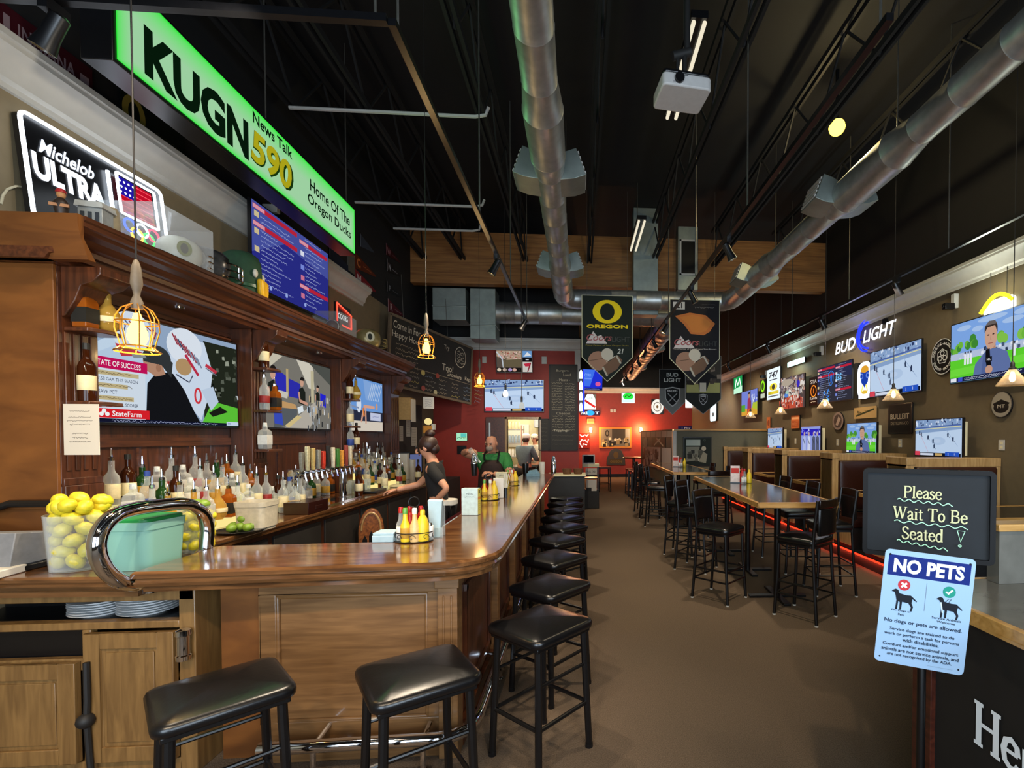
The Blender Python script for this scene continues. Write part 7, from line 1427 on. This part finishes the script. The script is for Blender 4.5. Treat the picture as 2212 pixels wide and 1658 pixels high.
tlp, trp, blp, brp = P(1864, 1006, Y=1.98), P(2150, 1022, Y=1.74), P(1864, 1186, Y=1.98), P(2150, 1230, Y=1.74)
cen = (tlp + trp + blp + brp) / 4; dv = (trp + brp - tlp - blp) / 2; W = dv.length; H = ((tlp - blp).length + (trp - brp).length) / 2; rzb = math.atan2(dv.y, dv.x)
bd = MB().prism(rrect(-W / 2, W / 2, -H / 2, H / 2, .02), 'y', .0, .03).build('menu_board', pm('slate_board', '10171d', .75, 0, .12, 20), sp, .004); bd.location = cen - sp.location; bd.rotation_euler.z = rzb
m = MB(); o1, i1 = rrect(-W / 2, W / 2, -H / 2, H / 2, .022, 5), rrect(-W / 2 + .018, W / 2 - .018, -H / 2 + .018, H / 2 - .018, .006, 5); n = len(o1)
m.add([(x, y, z) for L_ in (o1, i1) for y in (-.012, .035) for x, z in L_], [(k, (k + 1) % n, n + (k + 1) % n, n + k) for k in range(n)] + [(2 * n + k, 2 * n + (k + 1) % n, 3 * n + (k + 1) % n, 3 * n + k) for k in range(n)] + [(k, (k + 1) % n, 2 * n + (k + 1) % n, 2 * n + k) for k in range(n)] + [(n + k, n + (k + 1) % n, 3 * n + (k + 1) % n, 3 * n + k) for k in range(n)])
m.build('board_frame', pm('matte_black_frame', '0b0b0d', .6, 0, .1, 30, spec=.25), bd)
q2 = cen - sp.location; MB().tube([(0, 0, .02), (0, 0, .88), (0, .02, .96), (q2.x * .5, q2.y * .6, 1.06), (q2.x, q2.y + .06, 1.13), (q2.x, q2.y + .05, 1.22), (q2.x, q2.y + .045, 1.45)], .0145, 12).build('pole', K['metal'], sp)
a = Art(); c = 'cfcfa0'; g_ = 'b4ecc8'
def wave(x0, x1, z0, z1): return [(x0 + (x1 - x0) * t / 40, z0 + (z1 - z0) * t / 40 + .005 * math.sin(t * .9)) for t in range(41)]
a.serif('Please', -.012, H * .24, .048, c, .13, -.02); a.serif('Wait To Be', .012, H * .0, .05, c, .13, -.015); a.serif('Seated', -.012, -H * .22, .05, c, .13, -.01)
a.line(wave(-.10, .09, H * .155, H * .12), .0035, g_); a.line(wave(-.11, .14, -H * .09, -H * .12), .0035, g_); a.line(wave(-.1, .075, -H * .31, -H * .37), .0035, g_)
a.line([(.105, -H * .15), (.13, -H * .155), (.116, -H * .27)], .0035, g_, closed=True); a.line(ell(.114, -H * .315, .005, .004, 10), .003, g_, closed=True)
a.build('chalk_writing', bd, (0, -.003, 0))
tlp, trp, blp, brp = P(1904, 1182, Y=1.62), P(2101, 1208, Y=1.53), P(1896, 1426, Y=1.62), P(2090, 1461, Y=1.53)
cen = (tlp + trp + blp + brp) / 4; dv = (trp + brp - tlp - blp) / 2; W = dv.xy.length; H = ((tlp - blp).length + (trp - brp).length) / 2; rzb = math.atan2(dv.y, dv.x)
np_ = thing('no_pets_sign', 'white and blue NO PETS metal sign fixed to the pole of the sign stand', 'sign', cen, rzb); np_.rotation_euler.y = math.atan2(-dv.z, W)
MB().prism(rrect(-W / 2, W / 2, -H / 2, H / 2, .016), 'y', .0, .003).build('metal_plate', pm('sign_white', '9db6d2', .4, 0, .02), np_)
a = Art(step=.00008); k = H / .40; bl = '10151f'
a.poly(rrect(-W / 2, W / 2, -H / 2, H / 2, .016), '94b4d4'); a.rect(-W * .455, W * .455, H * .275, H * .455, '06206e'); a.text('NO PETS', 0, H * .366, H * .125, 'e8f2fc', width=W * .78, bold=.04)
for s in (-1, 1): a.oval(s * W * .44, H * .455, .004, None, bl, n=10); a.oval(s * W * .44, -H * .455, .003, None, bl, n=10)
a.oval(-W * .25, H * .2, W * .07, None, 'b83038'); a.line([(-W * .28, H * .22), (-W * .22, H * .18)], W * .025, 'f0f4fa'); a.line([(-W * .22, H * .22), (-W * .28, H * .18)], W * .025, 'f0f4fa')
a.oval(W * .25, H * .195, W * .07, None, '1f8a78'); a.line([(W * .215, H * .195), (W * .24, H * .18), (W * .285, H * .215)], W * .022, 'f0f4fa'); a.line([(0, H * .245), (0, H * .0)], .0012, '6a7a8a')
DOG = [(-.5, .42), (-.38, .5), (-.27, .46), (-.2, .3), (.1, .25), (.3, .26), (.4, .18), (.58, .02), (.56, -.02), (.38, .1), (.36, -.1), (.44, -.28), (.4, -.5), (.32, -.5), (.35, -.3), (.22, -.12), (-.05, -.1), (-.06, -.48), (-.14, -.5), (-.15, -.12), (-.22, -.1), (-.24, -.48), (-.32, -.5), (-.3, -.05), (-.36, .2), (-.42, .34), (-.55, .36)]
for u, v, s in ((-W * .24, H * .07, W * .26), (W * .26, H * .055, W * .26)): a.poly([(u + x * s, v + z * s) for x, z in DOG], bl)
a.line([(W * .17, H * .1), (W * .2, H * .01)], .004, 'c4dcf2'); a.line([(W * .2, H * .085), (W * .25, H * .135), (W * .28, H * .135), (W * .23, H * .075)], .0015, bl, closed=True)
a.text('No Dogs or', -W * .25, -H * .028, H * .02, bl, width=W * .22, bold=.008); a.text('Pets', -W * .25, -H * .06, H * .02, bl, bold=.008); a.text('Service Animals', W * .25, -H * .04, H * .02, bl, width=W * .32, bold=.008); a.text('Welcome', W * .25, -H * .07, H * .018, bl, width=W * .2, bold=.008)
for tx, z, wd, h in (('No dogs or pets are allowed.', -.125, .86, .042), ('Service dogs are trained to do', -.195, .72, .034), ('work or perform a task for persons', -.238, .83, .034), ('with disabilities.', -.278, .4, .03), ('Comfort and/or emotional support', -.333, .84, .034), ('animals are not service animals, and', -.376, .86, .034), ('are not recognized by the ADA.', -.418, .72, .034)): a.text(tx, 0, H * z, H * h, '1c2a40', width=W * wd, bold=.012)
a.scribble(W * .1, W * .38, -H * .465, .002, '6a7a8a', 3); a.build('sign_face', np_, (0, -.0006, 0))
MB().box(-.02, .02, .003, .012, -.1, .1).build('clip', K['metal'], np_)
# ---------------------------------------------------------------- people
def skin_mesh(nodes, edges, sub=2):
    """One continuous surface grown round a skeleton: nodes = {name: ((x,y,z), radius)}, the first is the root."""
    names = list(nodes); me = bpy.data.meshes.new('s'); me.from_pydata([nodes[n][0] for n in names], [(names.index(a), names.index(b)) for a, b in edges], [])
    o = bpy.data.objects.new('s', me); C.objects.link(o); md = o.modifiers.new('s', 'SKIN'); md.use_smooth_shade = True
    if not me.skin_vertices: me.attributes.new('skin_dummy', 'FLOAT', 'POINT')
    for i, n in enumerate(names):
        r = nodes[n][1]; me.skin_vertices[0].data[i].radius = r if isinstance(r, tuple) else (r, r)
    me.skin_vertices[0].data[0].use_root = True
    o.modifiers.new('u', 'SUBSURF').levels = sub; o.modifiers['u'].render_levels = sub
    dg = bpy.context.evaluated_depsgraph_get(); r = bpy.data.meshes.new_from_object(o.evaluated_get(dg)); vs = [tuple(v.co) for v in r.vertices]; fs = [tuple(p.vertices) for p in r.polygons]
    bpy.data.objects.remove(o); bpy.data.meshes.remove(me); bpy.data.meshes.remove(r); return vs, fs
def hand(m, wr, d, up, curl=.5, s=1.0):
    """Palm, four curled fingers of unequal length and a thumb from the side of the palm."""
    wr, d, up = Vector(wr), Vector(d).normalized(), Vector(up); up = (up - d * up.dot(d)).normalized(); sd = d.cross(up)
    T = Matrix((( *sd, 0), (*d, 0), (*up, 0), (0, 0, 0, 1))).transposed(); T = Matrix.Translation(wr + d * .045 * s) @ T
    m.ball((0, 0, 0), .042 * s, .055 * s, .018 * s, 12, T)
    for k, (x, L) in enumerate(((-.03, .065), (-.01, .078), (.011, .074), (.03, .058))):
        p = [Vector((x, .04, 0)), Vector((x * 1.1, .04 + L * .45, -L * .18 * curl)), Vector((x * 1.1, .04 + L * (.85 - .25 * curl), -L * .6 * curl)), Vector((x * 1.05, .04 + L * (1.1 - .6 * curl), -L * 1.0 * curl))]
        m.tube([T @ (q * s) for q in p], [.0095 * s, .0088 * s, .0082 * s, .006 * s], 7)
    m.tube([T @ (Vector(q) * s) for q in ((-.035, -.02, 0), (-.06, .015, -.012), (-.058, .045, -.03))], [.012 * s, .01 * s, .008 * s], 7)
def face(m, c, fwd, s=1.0):
    """Nose, ears, eyes, brows and mouth on the head whose centre is c, looking along fwd."""
    c = Vector(c); f = Vector(fwd).normalized(); up = Vector((0, 0, 1)); up = (up - f * up.dot(f)).normalized(); sd = f.cross(up)
    T = Matrix.Translation(c) @ Matrix(((*sd, 0), (*f, 0), (*up, 0), (0, 0, 0, 1))).transposed()
    m.mat(0).tube([T @ Vector((0, .083, .018)) , T @ Vector((0, .102, -.012)), T @ Vector((0, .10, -.026)), T @ Vector((0, .086, -.03))], [.009, .0125, .014, .009], 8)
    for q in (-1, 1): m.ball((q * .078, -.005, -.008), .012, .022, .032, 10, T); m.mat(1).ball((q * .031, .079, .016), .011, .007, .006, 8, T); m.tube([T @ Vector((q * .016, .088, .036)), T @ Vector((q * .046, .078, .036))], .0042, 5); m.mat(0)
    m.mat(2).ball((0, .083, -.052), .022, .008, .0055, 8, T).mat(0)
EYE_M = pm('dark_eye', '1a120e', .3); LIP = pm('lip', '8a4a40', .5)
SK = lambda n, c: pm('skin_' + n, c, .5, 0, .05, 25)
def limbs(side, j): return [(a + side, b + side) for a, b in j]
# bartender in black at the back counter, seen from her left
b0 = P(945, 1000, Y=5.25); wo = thing('person', 'person with a brown hair bun and black T-shirt behind the bar, hand on hip', 'person', (b0.x, 5.25, 0))
HD = Vector((-.115, -.02, 1.575))
N = {'pel': ((.03, 0, .96), (.12, .10)), 'waist': ((.0, 0, 1.10), (.10, .085)), 'chest': ((-.03, 0, 1.29), (.12, .095)), 'neckb': ((-.045, 0, 1.42), .058), 'neck': ((-.075, -.005, 1.49), .047), 'head': (tuple(HD + Vector((.008, 0, -.045))), (.07, .078)), 'crown': (tuple(HD + Vector((.012, 0, .05))), (.082, .088)), 'top': (tuple(HD + Vector((.015, 0, .095))), .05)}
E = [('pel', 'waist'), ('waist', 'chest'), ('chest', 'neckb'), ('neckb', 'neck'), ('neck', 'head'), ('head', 'crown'), ('crown', 'top')]
for s, q, el, wrs in (('L', -1, (.17, -.27, 1.17), (.04, -.20, 1.045)), ('R', 1, (-.26, .20, 1.17), (-.47, .12, 1.12))):
    N.update({'hip' + s: ((.03, q * .09, .90), .088), 'kn' + s: ((.02, q * .1, .5), .058), 'an' + s: ((.05, q * .1, .09), .038), 'toe' + s: ((-.1, q * .1, .045), .036), 'sh' + s: ((-.03, q * .16, 1.37), .054), 'el' + s: (el, .036), 'fa' + s: (tuple(Vector(el).lerp(Vector(wrs), .35)), .036), 'wr' + s: (wrs, .026)})
    E += [('pel', 'hip' + s), ('hip' + s, 'kn' + s), ('kn' + s, 'an' + s), ('an' + s, 'toe' + s), ('chest', 'sh' + s), ('sh' + s, 'el' + s), ('el' + s, 'fa' + s), ('fa' + s, 'wr' + s)]
m = MB(); m.add(*skin_mesh(N, E)); hand(m, (.04, -.20, 1.045), (-.3, .75, -.45), (0, -.5, .8), .7, .9); hand(m, (-.47, .12, 1.12), (-1, -.1, -.15), (0, 0, 1), .6, .9); face(m, HD, (-1, -.12, -.32)); m.build('body', [SK('woman', 'c98f70'), EYE_M, LIP], wo, angle=80)
def cloth(name, keys, edges, par, mt, grow, extra=None):
    n = {k: (N[k][0], tuple(x + grow for x in N[k][1]) if isinstance(N[k][1], tuple) else N[k][1] + grow) for k in keys}
    if extra: n.update(extra)
    mm = MB(); mm.add(*skin_mesh(n, edges)); return mm.build(name, mt, par, angle=80)
blk = pm('black_cotton', '100f10', .85, 0, .2, 30)
def mid(a, b, t): return tuple(Vector(N[a][0]).lerp(Vector(N[b][0]), t))
cloth('t_shirt', ['pel', 'waist', 'chest', 'neckb', 'shL', 'shR'], [('pel', 'waist'), ('waist', 'chest'), ('chest', 'neckb'), ('chest', 'shL'), ('chest', 'shR'), ('shL', 'slL'), ('shR', 'slR')], wo, blk, .014, {'slL': (mid('shL', 'elL', .75), .058), 'slR': (mid('shR', 'elR', .7), .055), 'neckb': (mid('chest', 'neckb', .85), .075)})
cloth('trousers', ['pel', 'hipL', 'hipR', 'knL', 'knR', 'anL', 'anR'], [('pel', 'hipL'), ('pel', 'hipR'), ('hipL', 'knL'), ('hipR', 'knR'), ('knL', 'anL'), ('knR', 'anR')], wo, pm('black_trousers', '121214', .8, 0, .2, 30), .018)
MB().lathe([(.135, .93), (.142, .94), (.14, .985), (.134, .985)], 20, T=Matrix.Translation((.03, 0, .03)) @ Matrix.Diagonal((1.05, 1.1, 1, 1))).build('white_hem', K['paper'], wo)
for s in 'LR': MB().ball((N['toe' + s][0][0] + .06, N['toe' + s][0][1], .045), .14, .052, .045, 12).build('shoe', K['plastic'], wo)
hr = pm('brown_hair', '2e1810', .5, 0, .3, 60, .2, stretch=(1, 1, .2))
m = MB(); T = Matrix.Translation(HD + Vector((.028, 0, .035))); m.ball((0, 0, 0), .098, .094, .098, 16, T); m.ball((.06, 0, -.045), .055, .06, .06, 12, T); m.ball((.02, 0, .115), .052, .05, .042, 12, T); m.build('hair', hr, wo, angle=80)
# the hair sits behind the face: push it back
wo.children[-1].location = (.024, 0, .012)
# bald man in a green T-shirt and apron shaking a drink
b1 = P(1066, 1000, Y=7.0); mn = thing('person', 'bald man in a green T-shirt and dark apron pouring a drink behind the bar', 'person', (b1.x, 7.0, 0))
HD = Vector((.0, -.17, 1.605))
N = {'pel': ((.0, .02, .97), (.16, .12)), 'waist': ((.0, .0, 1.12), (.165, .125)), 'chest': ((.0, -.04, 1.31), (.17, .12)), 'neckb': ((.0, -.07, 1.45), .07), 'neck': ((.0, -.11, 1.51), .058), 'head': (tuple(HD + Vector((0, .01, -.045))), (.078, .085)), 'crown': (tuple(HD + Vector((0, .02, .05))), (.086, .094)), 'top': (tuple(HD + Vector((0, .02, .1))), .05)}
E = [('pel', 'waist'), ('waist', 'chest'), ('chest', 'neckb'), ('neckb', 'neck'), ('neck', 'head'), ('head', 'crown'), ('crown', 'top')]
for s, q, el, wrs in (('L', 1, (.26, -.22, 1.14), (.06, -.38, 1.2)), ('R', -1, (-.40, -.12, 1.47), (-.27, -.34, 1.50))):
    N.update({'hip' + s: ((q * .1, .02, .90), .1), 'kn' + s: ((q * .11, 0, .5), .066), 'an' + s: ((q * .11, .04, .09), .044), 'toe' + s: ((q * .12, -.12, .045), .04), 'sh' + s: ((q * .19, -.04, 1.40), .072), 'el' + s: (el, .048), 'fa' + s: (tuple(Vector(el).lerp(Vector(wrs), .35)), .047), 'wr' + s: (wrs, .033)})
    E += [('pel', 'hip' + s), ('hip' + s, 'kn' + s), ('kn' + s, 'an' + s), ('an' + s, 'toe' + s), ('chest', 'sh' + s), ('sh' + s, 'el' + s), ('el' + s, 'fa' + s), ('fa' + s, 'wr' + s)]
m = MB(); m.add(*skin_mesh(N, E)); hand(m, (.06, -.38, 1.2), (-.9, -.3, .15), (0, -.3, .9), .8); hand(m, (-.27, -.34, 1.50), (.55, -.5, -.1), (-.2, -.5, .8), .8); face(m, HD, (-.25, -1, -.5)); m.build('body', [SK('man', 'c58a6c'), EYE_M, LIP], mn, angle=80)
grn = pm('green_cotton', '2f7a3a', .85, 0, .1, 30)
cloth('t_shirt', ['pel', 'waist', 'chest', 'neckb', 'shL', 'shR'], [('pel', 'waist'), ('waist', 'chest'), ('chest', 'neckb'), ('chest', 'shL'), ('chest', 'shR'), ('shL', 'slL'), ('shR', 'slR')], mn, grn, .015, {'slL': (mid('shL', 'elL', .7), .078), 'slR': (mid('shR', 'elR', .6), .075), 'neckb': (mid('chest', 'neckb', .85), .085)})
cloth('trousers', ['pel', 'hipL', 'hipR', 'knL', 'knR', 'anL', 'anR'], [('pel', 'hipL'), ('pel', 'hipR'), ('hipL', 'knL'), ('hipR', 'knR'), ('knL', 'anL'), ('knR', 'anR')], mn, bpy.data.materials['black_trousers'], .02)
apr = pm('dark_apron', '2a1712', .8, 0, .2, 30)
m = MB(); rows = [(1.37, .10, -.185), (1.3, .14, -.20), (1.15, .19, -.165), (1.0, .2, -.15), (.7, .2, -.16)]
vs = [(u * w_, y + .06 * (u ** 2), z) for z, w_, y in rows for u in [-1 + k / 4 for k in range(9)]]
fr = [(r * 9 + k, r * 9 + k + 1, r * 9 + 10 + k, r * 9 + 9 + k) for r in range(4) for k in range(8)]; m.add(vs, fr); m.build('apron', apr, mn, angle=80).modifiers.new('t', 'SOLIDIFY').thickness = .008
for q in (-1, 1): MB().tube([(q * .09, -.185, 1.37), (q * .1, -.15, 1.45), (q * .09, -.06, 1.485), (q * .06, .05, 1.44)], .014, 6, T=None).build('apron_strap', K['plastic'], mn)
for s in 'LR': MB().ball((N['toe' + s][0][0], -.06, .045), .055, .15, .045, 12).build('shoe', K['plastic'], mn)
m = MB(); m.tube([(HD.x + .082 * math.sin(t), HD.y + .012 - .088 * math.cos(t), HD.z - .012) for t in [1.75 + k * .28 for k in range(11)]], .016, 6); m.build('hair', pm('grey_hair', '6a625a', .7), mn)
m = MB(); m.ball(HD + Vector((-.012, -.07, -.07)), .05, .03, .04, 10); m.build('beard', pm('grey_beard', '8a7a6c', .8), mn)
t = thing('cocktail_shaker', 'black and steel cocktail shaker held by the bald man', 'shaker', (b1.x - .17, 7.0 - .47, 1.18), 0); MB().lathe([(0, 0), (.034, 0), (.044, .14), (.044, .17)], 14).build('tin', K['plastic'], t); MB().lathe([(.046, .16), (.04, .22), (.025, .26), (.022, .29), (0, .3)], 14).build('steel_cap', K['chrome'], t)
t = thing('jigger_bottle', 'white capped bottle in the raised hand of the bald man', 'bottle', (b1.x - .19, 7.0 - .43, 1.47), 0); t.rotation_euler.y = 2.5
MB().lathe([(0, -.08), (.03, -.08), (.03, .05), (.012, .09), (.012, .13)], 12).build('bottle_body', K['clear'], t); MB().lathe([(.014, .12), (.014, .15), (0, .15)], 10).build('cap', K['paper'], t)
# kitchen workers seen through the doorway
def worker(label, px, Yd, face_dir, top_c, cap, turn):
    b = P(px, 960, Y=Yd); t = thing('person', label, 'person', (b.x, Yd, 0), turn); global N
    HD = Vector((0, -.06, 1.66))
    N = {'pel': ((0, .02, .97), (.15, .115)), 'waist': ((0, .02, 1.12), (.15, .11)), 'chest': ((0, .0, 1.34), (.165, .115)), 'neckb': ((0, -.01, 1.48), .066), 'neck': ((0, -.03, 1.55), .055), 'head': (tuple(HD + Vector((0, .01, -.045))), (.075, .082)), 'crown': (tuple(HD + Vector((0, .015, .05))), (.082, .09)), 'top': (tuple(HD + Vector((0, .015, .1))), .05)}
    E = [('pel', 'waist'), ('waist', 'chest'), ('chest', 'neckb'), ('neckb', 'neck'), ('neck', 'head'), ('head', 'crown'), ('crown', 'top')]
    for s, q in (('L', 1), ('R', -1)):
        el, wrs = (q * .25, -.1, 1.18), (q * .14, -.34, 1.14)
        N.update({'hip' + s: ((q * .1, .02, .90), .098), 'kn' + s: ((q * .1, 0, .5), .064), 'an' + s: ((q * .1, .04, .09), .042), 'toe' + s: ((q * .11, -.12, .045), .04), 'sh' + s: ((q * .185, .0, 1.43), .066), 'el' + s: (el, .044), 'fa' + s: (tuple(Vector(el).lerp(Vector(wrs), .35)), .042), 'wr' + s: (wrs, .03)})
        E += [('pel', 'hip' + s), ('hip' + s, 'kn' + s), ('kn' + s, 'an' + s), ('an' + s, 'toe' + s), ('chest', 'sh' + s), ('sh' + s, 'el' + s), ('el' + s, 'fa' + s), ('fa' + s, 'wr' + s)]
    m = MB(); m.add(*skin_mesh(N, E, 1))
    for q in (-1, 1): hand(m, (q * .14, -.34, 1.14), (-q * .3, -.9, 0), (0, 0, 1), .6)
    face(m, HD, (0, -1, -.2)); m.build('body', [SK('cook' + top_c, 'c8957a'), EYE_M, LIP], t, angle=80)
    mt = pm('top_' + top_c, top_c, .85, 0, .1, 25); full = 1.0
    cloth('hooded_top', ['pel', 'waist', 'chest', 'neckb', 'shL', 'shR', 'elL', 'elR', 'faL', 'faR'], [('pel', 'waist'), ('waist', 'chest'), ('chest', 'neckb'), ('chest', 'shL'), ('chest', 'shR'), ('shL', 'elL'), ('shR', 'elR'), ('elL', 'faL'), ('elR', 'faR')], t, mt, .022)
    cloth('trousers', ['pel', 'hipL', 'hipR', 'knL', 'knR', 'anL', 'anR'], [('pel', 'hipL'), ('pel', 'hipR'), ('hipL', 'knL'), ('hipR', 'knR'), ('knL', 'anL'), ('knR', 'anR')], t, bpy.data.materials['black_trousers'], .018)
    for s in 'LR': MB().ball((N['toe' + s][0][0], -.06, .045), .055, .15, .045, 12).build('shoe', K['plastic'], t)
    m = MB(); m.lathe([(.094, .0), (.098, .03), (.092, .075), (.06, .105), (0, .112)], 16, tuple(HD + Vector((0, .012, .012)))); m.prism([(-.075, -.09), (.075, -.09), (.05, -.17), (-.05, -.17)], 'z', HD.z + .03, HD.z + .04) if cap else None
    hm = MB(); hm.ball(HD + Vector((0, .035, -.03)), .085, .078, .07, 12); hm.build('hair', bpy.data.materials['brown_hair'], t)
    m.build('cap', K['paper'] if cap else pm('pale_hairnet', 'c8c0b0', .8), t, angle=60)
    return t
worker('kitchen worker in blue grey hooded top and white cap, seen in the doorway', 1134, 11.5, 0, '5f7078', True, PI - .5)
worker('second kitchen worker in a pale top behind the one in the white cap', 1157, 12.85, 0, 'b8b0a0', False, -.5)
